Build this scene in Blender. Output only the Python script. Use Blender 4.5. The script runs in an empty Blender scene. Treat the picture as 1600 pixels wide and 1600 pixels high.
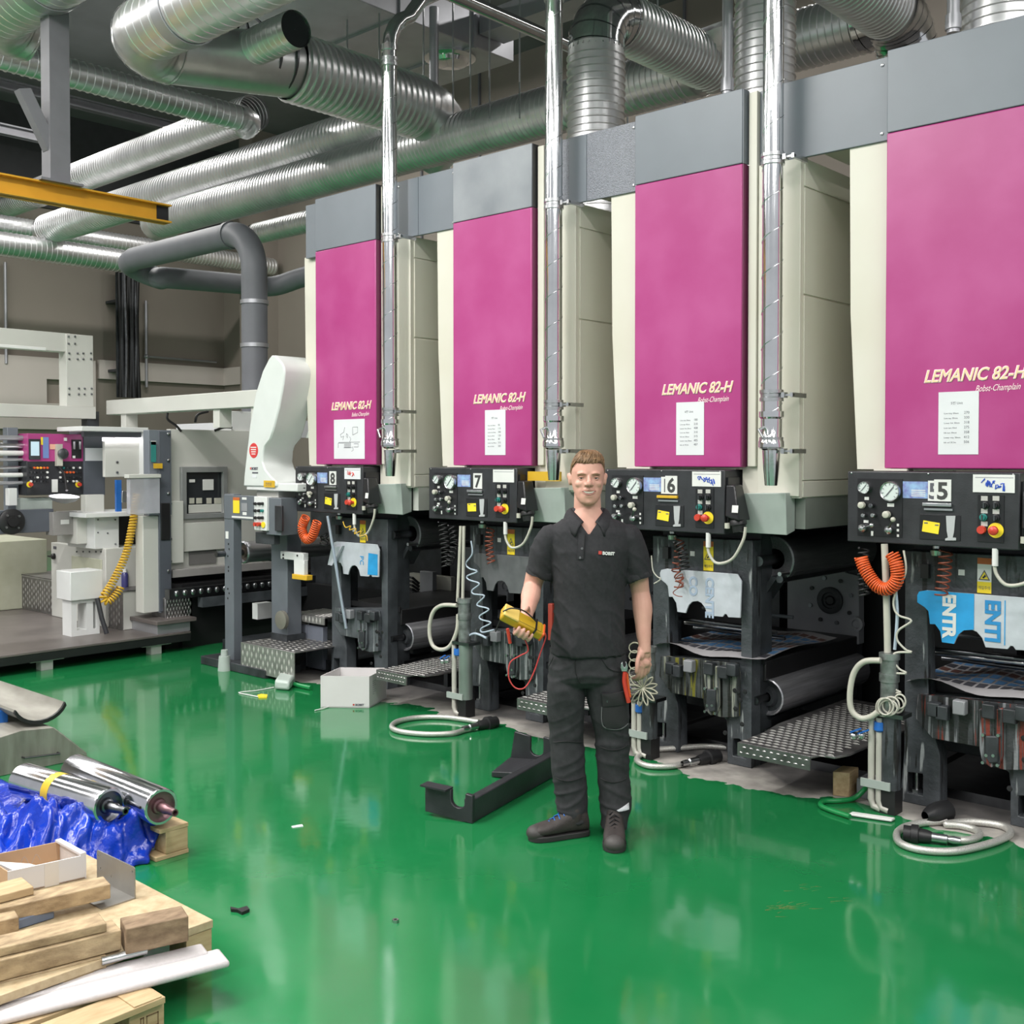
import bpy, bmesh, math, random
import numpy as np
from mathutils import Vector, Matrix, geometry, noise
random.seed(7)
S = bpy.context.scene
COL = S.collection
PI = math.pi

# ---------------------------------------------------------------- camera
# World axes: x runs along the press line (to the right), y goes into the machines, z up.
F, H, PITCH, CX, YAW = 1700.0, 1.75, math.radians(1.3), 800.0, math.atan2(.675, .738)
CY = 715 + F * math.tan(PITCH)
cam = bpy.data.cameras.new('camera'); co = bpy.data.objects.new('camera', cam); COL.objects.link(co)
cam.sensor_width = 36; cam.lens = 36 * F / 1600; cam.shift_y = -(800 - CY) / 1600
cam.clip_start = .05; cam.clip_end = 100
co.location = (0, 0, H); co.rotation_euler = (PI / 2 - PITCH, 0, YAW)
S.camera = co

# ---------------------------------------------------------------- light
w = bpy.data.worlds.new('world'); S.world = w; w.use_nodes = True
bg = w.node_tree.nodes['Background']; bg.inputs[0].default_value = (.93, .96, 1, 1); bg.inputs[1].default_value = .62
S.view_settings.view_transform = 'Standard'; S.view_settings.look = 'None'
S.view_settings.gamma = 1; S.view_settings.use_curve_mapping = False; S.view_settings.exposure = -0.12
try:
    S.cycles.max_bounces = 8; S.cycles.diffuse_bounces = 4; S.cycles.glossy_bounces = 4
    S.cycles.sample_clamp_indirect = 6
except Exception: pass
def strip(name, loc, sx, sy, power, col=(1, .98, .95), rot=(0, 0, 0)):
    l = bpy.data.lights.new(name, 'AREA'); l.shape = 'RECTANGLE'; l.size = sx; l.size_y = sy
    l.energy = power; l.color = col
    o = bpy.data.objects.new(name, l); COL.objects.link(o); o.location = loc; o.rotation_euler = rot
    return o
strip('overhead_light', (-4, 1.2, 6.2), 22, .30, 820)
strip('overhead_light', (-4, -2.2, 6.2), 22, .30, 420)
strip('overhead_light', (-15.5, 4.0, 7.6), .3, 12, 800)  # added to light the end wall, no known lamp there
strip('overhead_light', (-7, 11.0, 7.8), 18, .25, 300)  # added behind the ducts to light the back wall
strip('overhead_light', (2.6, 1.0, 6.1), .3, 10, 300)
strip('overhead_light', (-5.6, -1.4, 6.2), .3, 8.5, 680)  # added out of view to brighten the left machine and the hood sides

# ---------------------------------------------------------------- picture helpers: where a line of sight meets a plane of the hall
_c, _s, _cp, _sp = math.cos(YAW), math.sin(YAW), math.cos(PITCH), math.sin(PITCH)
def ray(x, y):
    a = (x - CX) / F; b = (CY - y) / F
    f = _cp + b * _sp; z = -_sp + b * _cp
    return Vector((a * _c - f * _s, a * _s + f * _c, z))
def pv(x, y, v): r = ray(x, y); return r * (v / r.y) + Vector((0, 0, H))
def pu(x, y, u): r = ray(x, y); return r * (u / r.x) + Vector((0, 0, H))
def pz(x, y, z=0.): r = ray(x, y); return r * ((z - H) / r.z) + Vector((0, 0, H))

# ---------------------------------------------------------------- materials
MATS = {}
def mat(name, col, rough=.5, metal=0., var=.08, scale=5., bump=0., bscale=60., coat=0., spec=.5, col2=None, fac=.5, aniso=None, emit=0., alpha=None, trans=0.):
    if name in MATS: return MATS[name]
    m = bpy.data.materials.new(name); MATS[name] = m; m.use_nodes = True
    nt = m.node_tree; n = nt.nodes; p = n['Principled BSDF']
    p.inputs['Roughness'].default_value = rough; p.inputs['Metallic'].default_value = metal
    p.inputs['Coat Weight'].default_value = coat; p.inputs['Coat Roughness'].default_value = .08
    p.inputs['Specular IOR Level'].default_value = spec
    if trans: p.inputs['Transmission Weight'].default_value = trans
    if alpha is not None: p.inputs['Alpha'].default_value = alpha
    tc = n.new('ShaderNodeTexCoord')
    nz = n.new('ShaderNodeTexNoise'); nz.inputs['Scale'].default_value = scale; nz.inputs['Detail'].default_value = 6
    mp = n.new('ShaderNodeMapping'); nt.links.new(tc.outputs['Object'], mp.inputs[0]); nt.links.new(mp.outputs[0], nz.inputs['Vector'])
    if aniso: mp.inputs['Scale'].default_value = aniso
    rp = n.new('ShaderNodeValToRGB'); nt.links.new(nz.outputs['Fac'], rp.inputs[0])
    c2 = col2 or tuple(min(1, c * (1 + var)) for c in col); c1 = col if col2 else tuple(c * (1 - var) for c in col)
    e = rp.color_ramp.elements
    e[0].color = (*c1, 1); e[1].color = (*c2, 1)
    e[0].position = fac - .18; e[1].position = fac + .18
    nt.links.new(rp.outputs[0], p.inputs['Base Color'])
    if bump:
        nb = n.new('ShaderNodeTexNoise'); nb.inputs['Scale'].default_value = bscale; nb.inputs['Detail'].default_value = 4
        nt.links.new(mp.outputs[0], nb.inputs['Vector'])
        b = n.new('ShaderNodeBump'); b.inputs['Strength'].default_value = bump; b.inputs['Distance'].default_value = .01
        nt.links.new(nb.outputs['Fac'], b.inputs['Height']); nt.links.new(b.outputs[0], p.inputs['Normal'])
    if emit:
        p.inputs['Emission Color'].default_value = (*col, 1); p.inputs['Emission Strength'].default_value = emit
    return m
CREAM = mat('cream_paint', (.63, .60, .51), .42, var=.05, scale=1.3, col2=(.69, .67, .595))
CREAM2 = mat('light_machine_paint', (.58, .58, .54), .45, var=.05, scale=2)
WHITEP = mat('white_paint', (.70, .71, .70), .4, var=.04)
PINK = mat('magenta_panel', (.39, .042, .195), .32, var=.08, scale=2.1, col2=(.475, .088, .272), fac=.60, bump=.015, bscale=3)
GREY = mat('slate_panel', (.165, .185, .212), .38, var=.06, scale=2.5)
GREYT = mat('textured_slate_panel', (.175, .185, .215), .30, var=.25, scale=160, bump=.35, bscale=170)
DARK = mat('charcoal_enamel', (.028, .029, .033), .38, var=.25, scale=9, bump=.08, bscale=120)
FRAME = mat('grey_casting_paint', (.062, .070, .078), .45, var=.35, scale=7, bump=.15, bscale=30)
FRAMED = mat('dark_casting_paint', (.030, .034, .038), .5, var=.45, scale=8, bump=.2, bscale=30)
BACKP = mat('bare_grey_casting', (.25, .255, .27), .45, var=.15, scale=4)
BLACK = mat('black_rubber', (.012, .012, .013), .45, var=.2)
BLACKP = mat('black_plastic', (.014, .014, .016), .3, var=.2)
STEEL = mat('steel', (.55, .56, .57), .28, 1., var=.08, scale=12)
STEELD = mat('dark_steel', (.16, .165, .175), .32, 1., var=.2, scale=10)
CHROME = mat('polished_chrome', (.80, .80, .82), .07, 1., var=.04, scale=3)
ROLLER = mat('ground_roller_steel', (.50, .50, .53), .30, .75, var=.25, scale=3, aniso=(20, 1, 20))
GALV = mat('galvanized_sheet', (.80, .80, .805), .33, .86, var=.10, scale=3, bump=.04, bscale=25)
GALVP = mat('polished_galvanized_pipe', (.74, .75, .76), .12, 1., var=.08, scale=6, bump=.02, bscale=40)
GALVD = mat('dull_duct_sheet', (.46, .465, .49), .4, .7, var=.08, scale=3)
PVC = mat('grey_plastic_pipe', (.175, .18, .20), .5, var=.05)
DIAM = mat('worn_diamond_plate', (.26, .25, .25), .36, .85, var=.25, scale=14)
DIAMH = mat('polished_diamond_lozenge', (.50, .49, .47), .38, .85, var=.15, scale=20)
WALL = mat('beige_wall_paint', (.27, .235, .20), .7, var=.05, scale=.7)
WALLW = mat('pale_wall_band', (.60, .54, .50), .7, var=.04, scale=1)
CEIL = mat('dark_ceiling_deck', (.17, .17, .18), .8, var=.15, scale=1)
TRUSS = mat('grey_truss_paint', (.16, .16, .175), .55, var=.08)
YELLOW = mat('crane_yellow_paint', (.60, .30, .02), .42, var=.06)
PAPER = mat('white_paper', (.70, .71, .735), .6, var=.03)
INK = mat('printed_ink', (.10, .10, .12), .6, var=.1)
BLUEINK = mat('blue_marker_ink', (.03, .09, .50), .5, var=.1)
REDINK = mat('red_marker_ink', (.62, .06, .05), .5, var=.1)
GOLD = mat('pale_gold_lettering', (.80, .62, .36), .4, var=.1)
PALEP = mat('pale_pink_lettering', (.93, .70, .72), .4, var=.04)
LABELW = mat('white_label', (.72, .72, .70), .5, var=.05)
YSTICK = mat('yellow_sticker', (.85, .66, .03), .5, var=.06)
RED = mat('red_plastic', (.55, .05, .03), .35, var=.1)
ORANGE = mat('orange_hose', (.72, .115, .025), .35, var=.1)
YHOSE = mat('yellow_hose', (.66, .40, .03), .35, var=.12)
HOSE = mat('cream_hose', (.50, .49, .42), .4, var=.1)
HOSEB = mat('braided_steel_hose', (.62, .61, .57), .34, .6, var=.25, scale=260, bump=.3, bscale=260)
BLUE = mat('blue_plastic', (.02, .13, .45), .3, var=.2)
GREENH = mat('green_hose', (.01, .22, .06), .35, var=.15)
TEAL = mat('pale_green_flap', (.37, .42, .39), .42, var=.12, scale=5, bump=.05)
WOOD = mat('pale_pine', (.40, .28, .145), .65, var=.2, scale=6, aniso=(8, 1.2, 8), bump=.1, bscale=40, col2=(.54, .405, .235))
WOODD = mat('weathered_timber', (.21, .145, .08), .75, var=.3, scale=9, aniso=(4, 1.6, 4), bump=.25, bscale=60, col2=(.46, .345, .205), fac=.44)
OSB = mat('chipboard', (.40, .30, .175), .7, var=.2, scale=26, bump=.2, bscale=60, col2=(.54, .435, .275))
CARD = mat('white_cardboard', (.64, .62, .615), .65, var=.03)
BROWNC = mat('brown_cardboard', (.46, .31, .19), .7, var=.08)
FOAM = mat('white_foam', (.54, .51, .51), .7, var=.04, scale=90, bump=.1, bscale=150)
TARP = mat('blue_tarp', (.003, .020, .30), .17, var=.35, scale=4, bump=.6, bscale=26, spec=.5, col2=(.005, .045, .46))
CONC = mat('bare_concrete', (.36, .335, .31), .8, var=.15, scale=7)
GLASSD = mat('smoked_window', (.03, .033, .037), .08, var=.1)
PLATF = mat('brown_platform_deck', (.125, .108, .102), .35, var=.2, scale=3)
GAUGE = mat('gauge_face', (.62, .68, .66), .35, var=.03)
FILMW = mat('pale_protective_film', (.50, .53, .575), .30, var=.10, scale=9, bump=.25, bscale=16)
FILMB = mat('blue_protective_film', (.03, .32, .66), .25, var=.12, scale=9, bump=.25, bscale=16)
LAMP = mat('lit_lamp', (1, .95, 1), .4, emit=6)
SCREEN = mat('lit_screen', (.45, .58, .66), .3, emit=.5)
INKSTAIN = None
def stain_mat(name, base, cols, scale=27.):
    m = mat(name, base, .4, var=.4, scale=6, bump=.4, bscale=40)
    nt = m.node_tree; n = nt.nodes; p = n['Principled BSDF']
    src = p.inputs['Base Color'].links[0].from_socket
    tc = n.new('ShaderNodeTexCoord')
    for i, (c, pos) in enumerate(cols):
        mp = n.new('ShaderNodeMapping'); mp.inputs['Scale'].default_value = (scale, scale, 1.4); mp.inputs['Location'].default_value = (i * 3.1, 0, i * 1.7)
        nz = n.new('ShaderNodeTexNoise'); nz.inputs['Scale'].default_value = 1.6; nz.inputs['Detail'].default_value = 5
        nt.links.new(tc.outputs['Object'], mp.inputs[0]); nt.links.new(mp.outputs[0], nz.inputs['Vector'])
        rp = n.new('ShaderNodeValToRGB'); rp.color_ramp.elements[0].position = pos; rp.color_ramp.elements[1].position = pos + .04
        nt.links.new(nz.outputs['Fac'], rp.inputs[0])
        mx = n.new('ShaderNodeMixRGB'); nt.links.new(rp.outputs[0], mx.inputs[0]); nt.links.new(src, mx.inputs[1]); mx.inputs[2].default_value = (*c, 1)
        src = mx.outputs[0]
    nt.links.new(src, p.inputs['Base Color'])
    return m
STAIN = {8: stain_mat('spattered_casting', (.075, .085, .092), [((.22, .24, .25), .64), ((.02, .02, .02), .63)]),
         7: stain_mat('ink_spattered_casting', (.045, .055, .055), [((.20, .215, .215), .57), ((.012, .012, .012), .6)]),
         6: stain_mat('olive_ink_stained_casting', (.05, .055, .055), [((.012, .012, .01), .55), ((.24, .25, .21), .575), ((.16, .15, .02), .62)]),
         5: stain_mat('red_ink_stained_casting', (.04, .042, .045), [((.20, .21, .22), .59), ((.17, .03, .02), .56), ((.012, .012, .012), .54), ((.20, .17, .04), .69)])}

STREAK = stain_mat('streaked_frame', (.050, .056, .062), [((.30, .32, .32), .635), ((.014, .014, .014), .60)], 12.)

# ---------------------------------------------------------------- mesh builder
class MB:
    def __init__(s): s.v = []; s.f = []
    def add(s, vs, fs):
        b = len(s.v); s.v += [tuple(x) for x in vs]; s.f += [tuple(i + b for i in f) for f in fs]; return s
    def box(s, x0, x1, y0, y1, z0, z1):
        if x0 > x1: x0, x1 = x1, x0
        if y0 > y1: y0, y1 = y1, y0
        if z0 > z1: z0, z1 = z1, z0
        return s.add([(x0,y0,z0),(x1,y0,z0),(x1,y1,z0),(x0,y1,z0),(x0,y0,z1),(x1,y0,z1),(x1,y1,z1),(x0,y1,z1)],
                     [(0,3,2,1),(4,5,6,7),(0,1,5,4),(1,2,6,5),(2,3,7,6),(3,0,4,7)])
    def hexa(s, b, t):  # bottom and top quads, counter-clockwise seen from above
        return s.add(list(b) + list(t), [(0,3,2,1),(4,5,6,7),(0,1,5,4),(1,2,6,5),(2,3,7,6),(3,0,4,7)])
    def obox(s, c, ax, ay, az, hx, hy, hz):
        c = Vector(c); X = Vector(ax).normalized() * hx; Y = Vector(ay).normalized() * hy; Z = Vector(az).normalized() * hz
        P = lambda i, j, k: c + X * i + Y * j + Z * k
        return s.add([P(-1,-1,-1),P(1,-1,-1),P(1,1,-1),P(-1,1,-1),P(-1,-1,1),P(1,-1,1),P(1,1,1),P(-1,1,1)],
                     [(0,3,2,1),(4,5,6,7),(0,1,5,4),(1,2,6,5),(2,3,7,6),(3,0,4,7)])
    def prism(s, outer, holes, fn, d0, d1):
        """outline (2-D) with holes, run through fn(a, b, d) from depth d0 to d1"""
        loops = [[(a, b) for a, b in outer]] + [[(a, b) for a, b in h] for h in holes]
        tri = geometry.tessellate_polygon([[Vector((a, b, 0)) for a, b in l] for l in loops])
        pts = [p for l in loops for p in l]; n = len(pts)
        vs = [fn(a, b, d0) for a, b in pts] + [fn(a, b, d1) for a, b in pts]
        fs = []
        for t in tri: fs.append(tuple(t)); fs.append(tuple(i + n for i in reversed(t)))
        k = 0
        for l in loops:
            m = len(l)
            for i in range(m): a = k + i; b = k + (i + 1) % m; fs.append((a, b, b + n, a + n))
            k += m
        return s.add(vs, fs)
    def cyl(s, p0, p1, r, n=20, r1=None, cap=True):
        return s.tube([p0, p1], [r, r if r1 is None else r1], n, cap)
    def tube(s, path, r, n=10, cap=True, closed=False):
        P = [Vector(p) for p in path]; m = len(P)
        R = r if isinstance(r, (list, tuple)) else [r] * m
        T = []
        for i in range(m):
            if closed: t = P[(i + 1) % m] - P[i - 1]
            else: t = P[min(i + 1, m - 1)] - P[max(i - 1, 0)]
            T.append(t.normalized() if t.length > 1e-9 else Vector((0, 0, 1)))
        up = Vector((0, 0, 1)) if abs(T[0].z) < .9 else Vector((1, 0, 0))
        N = (up - T[0] * up.dot(T[0])).normalized(); vs = []
        for i in range(m):
            N = N - T[i] * N.dot(T[i]); N = N.normalized() if N.length > 1e-6 else T[i].orthogonal().normalized()
            B = T[i].cross(N)
            for k in range(n):
                a = 2 * PI * k / n; vs.append(P[i] + (N * math.cos(a) + B * math.sin(a)) * R[i])
        fs = []
        for i in range(m if closed else m - 1):
            j = (i + 1) % m
            for k in range(n): fs.append((i*n+k, i*n+(k+1)%n, j*n+(k+1)%n, j*n+k))
        if cap and not closed: fs.append(tuple(reversed(range(n)))); fs.append(tuple(range((m-1)*n, m*n)))
        return s.add(vs, fs)
    def lathe(s, p0, axis, prof, n=24, cap=False):
        """profile [(distance along axis, radius)] turned about the axis from p0"""
        A = Vector(axis).normalized(); p0 = Vector(p0)
        N = A.orthogonal().normalized(); B = A.cross(N); vs = []
        for d, r in prof:
            for k in range(n):
                a = 2*PI*k/n; vs.append(p0 + A*d + (N*math.cos(a) + B*math.sin(a))*r)
        m = len(prof); fs = []
        for i in range(m-1):
            for k in range(n): fs.append((i*n+k, i*n+(k+1)%n, (i+1)*n+(k+1)%n, (i+1)*n+k))
        if cap: fs.append(tuple(reversed(range(n)))); fs.append(tuple(range((m-1)*n, m*n)))
        return s.add(vs, fs)
    def ball(s, c, rx, ry=None, rz=None, n=12, m=8):
        ry = ry or rx; rz = rz or rx; c = Vector(c); vs = []; fs = []
        for i in range(m+1):
            t = PI*i/m
            for k in range(n):
                a = 2*PI*k/n; vs.append(c + Vector((rx*math.sin(t)*math.cos(a), ry*math.sin(t)*math.sin(a), rz*math.cos(t))))
        for i in range(m):
            for k in range(n): fs.append((i*n+k, (i+1)*n+k, (i+1)*n+(k+1)%n, i*n+(k+1)%n))
        return s.add(vs, fs)

OFF = {}
def _link(o, parent):
    COL.objects.link(o)
    if parent is not None: o.parent = parent
def thing(name, label, cat, loc=(0, 0, 0), group=None, kind=None):
    o = bpy.data.objects.new(name, None); o.empty_display_size = .1; COL.objects.link(o); o.location = loc
    o['label'] = label; o['category'] = cat
    if group: o['group'] = group
    if kind: o['kind'] = kind
    OFF[o.name] = Vector(loc); return o
def _finish(me, m, smooth):
    bm = bmesh.new(); bm.from_mesh(me); bmesh.ops.remove_doubles(bm, verts=bm.verts, dist=1e-6)
    bmesh.ops.recalc_face_normals(bm, faces=bm.faces); bm.to_mesh(me); bm.free()
    me.materials.append(m)
    if smooth:
        me.shade_smooth(); me.set_sharp_from_angle(angle=math.radians(smooth if smooth > 1 else 38))
def part(name, mb, m, parent, label=None, bevel=0, smooth=1, stuff=False):
    off = OFF[parent.name]
    me = bpy.data.meshes.new(name); me.from_pydata([Vector(v) - off for v in mb.v], [], mb.f)
    _finish(me, m, smooth)
    o = bpy.data.objects.new(name, me); _link(o, parent); OFF[o.name] = off
    if label: o['label'] = label
    if stuff: o['kind'] = 'stuff'
    if bevel:
        b = o.modifiers.new('bevel', 'BEVEL'); b.width = bevel; b.segments = 2; b.limit_method = 'ANGLE'; b.angle_limit = .6
    return o
def single(name, mb, m, label=None, cat=None, group=None, kind=None, bevel=0, smooth=1, origin=None):
    """a thing (or piece of the setting) that is one mesh"""
    V = np.array(mb.v); off = Vector(origin) if origin is not None else Vector(((V[:,0].min()+V[:,0].max())/2, (V[:,1].min()+V[:,1].max())/2, V[:,2].min()))
    me = bpy.data.meshes.new(name); me.from_pydata([Vector(v) - off for v in mb.v], [], mb.f); _finish(me, m, smooth)
    o = bpy.data.objects.new(name, me); _link(o, None); o.location = off; OFF[o.name] = off
    if label: o['label'] = label
    if cat: o['category'] = cat
    if group: o['group'] = group
    if kind: o['kind'] = kind
    if bevel:
        b = o.modifiers.new('bevel', 'BEVEL'); b.width = bevel; b.segments = 2; b.limit_method = 'ANGLE'; b.angle_limit = .6
    return o
def text(name, s, size, M, m, parent, shear=0., extrude=.0015, align='LEFT', bold=0., width=None, label=None, round_=0.):
    """raised or printed lettering as a mesh; M places the text plane (x right, y up)"""
    cu = bpy.data.curves.new(name, 'FONT'); cu.body = s; cu.size = size; cu.shear = shear; cu.extrude = extrude; cu.align_x = align
    cu.offset = bold; cu.resolution_u = 3
    if round_: cu.bevel_depth = round_; cu.bevel_resolution = 1
    t = bpy.data.objects.new(name + '_tmp', cu); COL.objects.link(t)
    dg = bpy.context.evaluated_depsgraph_get(); dg.update()
    me = bpy.data.meshes.new_from_object(t.evaluated_get(dg)); bpy.data.objects.remove(t); bpy.data.curves.remove(cu)
    if width and len(me.vertices):
        xs = [v.co.x for v in me.vertices]; k = width / max(1e-6, max(xs) - min(xs))
        me.transform(Matrix.Diagonal((k, 1, 1, 1)))
    off = OFF[parent.name]; me.transform(Matrix.Translation(-off) @ M); me.materials.clear(); me.materials.append(m)
    me.name = name
    o = bpy.data.objects.new(name, me); _link(o, parent); OFF[o.name] = off
    if label: o['label'] = label
    return o
def MF(u, v, z, spin=0.): return Matrix.Translation((u, v, z)) @ Matrix.Rotation(PI/2, 4, 'X') @ Matrix.Rotation(spin, 4, 'Z')          # faces the aisle (-y)
def ME_(u, v, z, spin=0.): return Matrix.Translation((u, v, z)) @ Matrix.Rotation(PI/2, 4, 'Z') @ Matrix.Rotation(PI/2, 4, 'X') @ Matrix.Rotation(spin, 4, 'Z')   # faces +x
VF = lambda a, b, d: (a, d, b)      # outline in (x, z), depth in y
UF = lambda a, b, d: (d, a, b)      # outline in (y, z), depth in x
ZF = lambda a, b, d: (a, b, d)
def arc(c, r, a0, a1, n, ax, ay):
    c = Vector(c); ax = Vector(ax); ay = Vector(ay)
    return [c + ax*(r*math.cos(a0+(a1-a0)*i/n)) + ay*(r*math.sin(a0+(a1-a0)*i/n)) for i in range(n+1)]
def smoothpath(pts, k=8):
    P = [Vector(p) for p in pts]; Q = [P[0]] + P + [P[-1]]; out = []
    for i in range(1, len(Q)-2):
        for j in range(k):
            t = j/k; a, b, c, d = Q[i-1], Q[i], Q[i+1], Q[i+2]
            out.append(.5*((2*b) + (c-a)*t + (2*a-5*b+4*c-d)*t*t + (3*b-a-3*c+d)*t**3))
    out.append(P[-1]); return out
def coil(path, r, turns, k=14):
    """helix wound round a path"""
    P = smoothpath(path, 12); L = [0]
    for i in range(1, len(P)): L.append(L[-1] + (P[i]-P[i-1]).length)
    n = int(turns*k); out = []
    N = None
    for i in range(n+1):
        d = L[-1]*i/n; j = max(0, min(len(P)-2, next((q for q in range(len(L)-1) if L[q+1] >= d), len(P)-2)))
        t = (d-L[j])/max(1e-9, L[j+1]-L[j]); p = P[j].lerp(P[j+1], t); T = (P[j+1]-P[j]).normalized()
        if N is None: N = T.orthogonal().normalized()
        N = (N - T*N.dot(T)).normalized(); B = T.cross(N); a = 2*PI*i/k
        rr = r(i/n) if callable(r) else r
        out.append(p + (N*math.cos(a)+B*math.sin(a))*rr)
    return out
# ================================================================ the hall
def floor_material():
    m = bpy.data.materials.new('green_epoxy_floor'); m.use_nodes = True
    nt = m.node_tree; n = nt.nodes; L = nt.links; p = n['Principled BSDF']
    tc = n.new('ShaderNodeTexCoord'); sep = n.new('ShaderNodeSeparateXYZ'); L.new(tc.outputs['Object'], sep.inputs[0])
    def noise_(sc, det=5, rough=.55):
        z = n.new('ShaderNodeTexNoise'); z.inputs['Scale'].default_value = sc; z.inputs['Detail'].default_value = det; z.inputs['Roughness'].default_value = rough
        L.new(tc.outputs['Object'], z.inputs['Vector']); return z.outputs['Fac']
    def ramp(src, a, b, c0=(0,0,0), c1=(1,1,1)):
        r = n.new('ShaderNodeValToRGB'); r.color_ramp.elements[0].position = a; r.color_ramp.elements[1].position = b
        r.color_ramp.elements[0].color = (*c0, 1); r.color_ramp.elements[1].color = (*c1, 1); L.new(src, r.inputs[0]); return r.outputs[0]
    def mth(op, a, b):
        q = n.new('ShaderNodeMath'); q.operation = op
        for i, x in enumerate((a, b)):
            if isinstance(x, (int, float)): q.inputs[i].default_value = x
            else: L.new(x, q.inputs[i])
        return q.outputs[0]
    def mix(f, a, b):
        q = n.new('ShaderNodeMixRGB')
        for i, x in enumerate((f, a, b)):
            if isinstance(x, tuple): q.inputs[i].default_value = (*x, 1)
            else: L.new(x, q.inputs[i])
        return q.outputs[0]
    green = ramp(noise_(.8), .35, .7, (.008, .150, .043), (.016, .195, .062))
    dust = ramp(noise_(26, 8, .7), .66, .74)
    green = mix(mth('MULTIPLY', dust, .12), green, (.10, .28, .15))
    scuff = ramp(noise_(3.2, 8, .75), .70, .76)
    green = mix(mth('MULTIPLY', scuff, .35), green, (.16, .21, .06))
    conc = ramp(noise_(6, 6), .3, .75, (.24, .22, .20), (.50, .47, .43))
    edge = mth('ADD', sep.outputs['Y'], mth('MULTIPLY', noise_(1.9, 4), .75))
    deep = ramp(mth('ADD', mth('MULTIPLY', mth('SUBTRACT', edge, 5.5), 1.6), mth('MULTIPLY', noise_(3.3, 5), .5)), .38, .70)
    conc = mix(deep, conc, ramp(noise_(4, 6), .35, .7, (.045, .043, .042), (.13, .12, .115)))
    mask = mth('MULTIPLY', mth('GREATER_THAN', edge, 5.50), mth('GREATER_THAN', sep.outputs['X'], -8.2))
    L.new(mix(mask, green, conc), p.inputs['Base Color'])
    L.new(mth('ADD', mth('MULTIPLY', mask, .6), mth('ADD', mth('MULTIPLY', noise_(5), .12), .035)), p.inputs['Roughness'])
    p.inputs['Specular IOR Level'].default_value = .75; p.inputs['IOR'].default_value = 1.52
    b = n.new('ShaderNodeBump'); b.inputs['Strength'].default_value = .10; b.inputs['Distance'].default_value = .012
    L.new(noise_(3.0, 3), b.inputs['Height']); L.new(b.outputs[0], p.inputs['Normal'])
    return m
WU, WV, WZ = -20.2, 13.0, 8.2
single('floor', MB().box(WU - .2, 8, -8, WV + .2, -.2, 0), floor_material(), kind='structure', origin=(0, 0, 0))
single('wall_left', MB().box(WU - .2, WU, -8, WV + .2, 0, WZ + .2), WALL, kind='structure')
single('wall_back', MB().box(WU, 8, WV, WV + .2, 0, WZ + .2), WALL, kind='structure')
single('ceiling', MB().box(WU - .2, 8, -8, WV + .2, WZ, WZ + .2), CEIL, kind='structure')
b0, b1 = pu(190, 565, WU), pu(352, 603, WU)
single('trim_1', MB().box(WU, WU + .08, b0.y - .5, WV, b1.z, b0.z), WALLW, kind='structure')
mb = MB(); a = pu(73, 592, WU + .1); b = pu(106, 631, WU + .1); e = pu(-80, 557, WU + .1); g = pu(150, 640, WU + .1)
mb.prism([(e.y, g.z - .4), (g.y, g.z - .4), (g.y, b0.z - .03), (e.y, b0.z - .03)], [[(a.y, b.z), (b.y, b.z), (b.y, a.z), (a.y, a.z)]], UF, WU, WU + .1)
single('trim_2', mb, WALLW, kind='structure')
single('trim_3', MB().box(WU, WU + .05, 0, WV, 6.4, WZ), mat('dark_cladding', (.06, .06, .065), .8), kind='structure')
single('trim_4', MB().box(WU + .08, WU + 1.5, WV - .07, WV, b1.z, b0.z), WALLW, kind='structure')
for i, u in enumerate((-14, -12.6, -10.9, -9.8, -8.6, -7.0, -5.5, -4.0)):
    single('trim_%d' % (5 + i), MB().box(u - .016, u + .016, WV - .04, WV, 0, WZ), TRUSS, kind='structure')
single('trim_13', MB().box(WU + 1.5, WU + 1.95, WV - .6, WV, 0, WZ), WALL, kind='structure')

# ---------------------------------------------------------------- roof steel
def beam(name, p0, p1, sec, m, label, group, cat='beam'):
    p0, p1 = Vector(p0), Vector(p1); d = (p1 - p0).normalized(); up = Vector((0, 0, 1)) if abs(d.z) < .95 else Vector((1, 0, 0))
    side = d.cross(up).normalized(); up2 = side.cross(d)
    mb = MB(); c = (p0 + p1) / 2; L = (p1 - p0).length / 2
    wdt, hgt = sec
    mb.obox(c + up2 * (hgt/2 - .012), d, side, up2, L, wdt/2, .012); mb.obox(c - up2 * (hgt/2 - .012), d, side, up2, L, wdt/2, .012)
    mb.obox(c, d, side, up2, L, .012, hgt/2)
    return single(name, mb, m, label, cat, group)
RG = 'grey roof truss members above the far end'
p = pu(88, 150, -9.0); q = pu(88, 292, -9.0)
post = MB().box(-9.09, -8.91, q.y - .09, q.y + .09, q.z, 7.6)
t = thing('crane_rail', 'yellow steel crane rail beam hanging above the left machine', 'beam', (-9, 4, 3.9))
e = pu(262, 322, -9); e2 = pu(262, 350, -9); zt, zb = e.z, e2.z
mb = MB().box(-9.07, -8.93, -1, e.y, zt - .014, zt).box(-9.07, -8.93, -1, e.y, zb, zb + .014).box(-9.012, -8.988, -1, e.y, zb, zt)
part('rail', mb, YELLOW, t)
part('end_plate', MB().box(-8.985, -8.978, e.y - .12, e.y - .005, zb + .016, zt - .016), BLACKP, t, 'black stencilled end of the rail')
part('hanger_post', MB().box(-9.08, -8.92, q.y - .085, q.y + .085, zt + .02, 7.6), TRUSS, t, 'grey box section hanger post')
part('hanger_plate', MB().box(-9.12, -8.88, q.y - .18, q.y + .18, zt, zt + .02), TRUSS, t)
part('brace', MB().obox((pu(35, 140, -9) + pu(80, 235, -9)) / 2, pu(80, 235, -9) - pu(35, 140, -9), (1, 0, 0), (0, 1, .3), (pu(80, 235, -9) - pu(35, 140, -9)).length / 2, .05, .05), TRUSS, t, 'diagonal grey brace')
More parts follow.
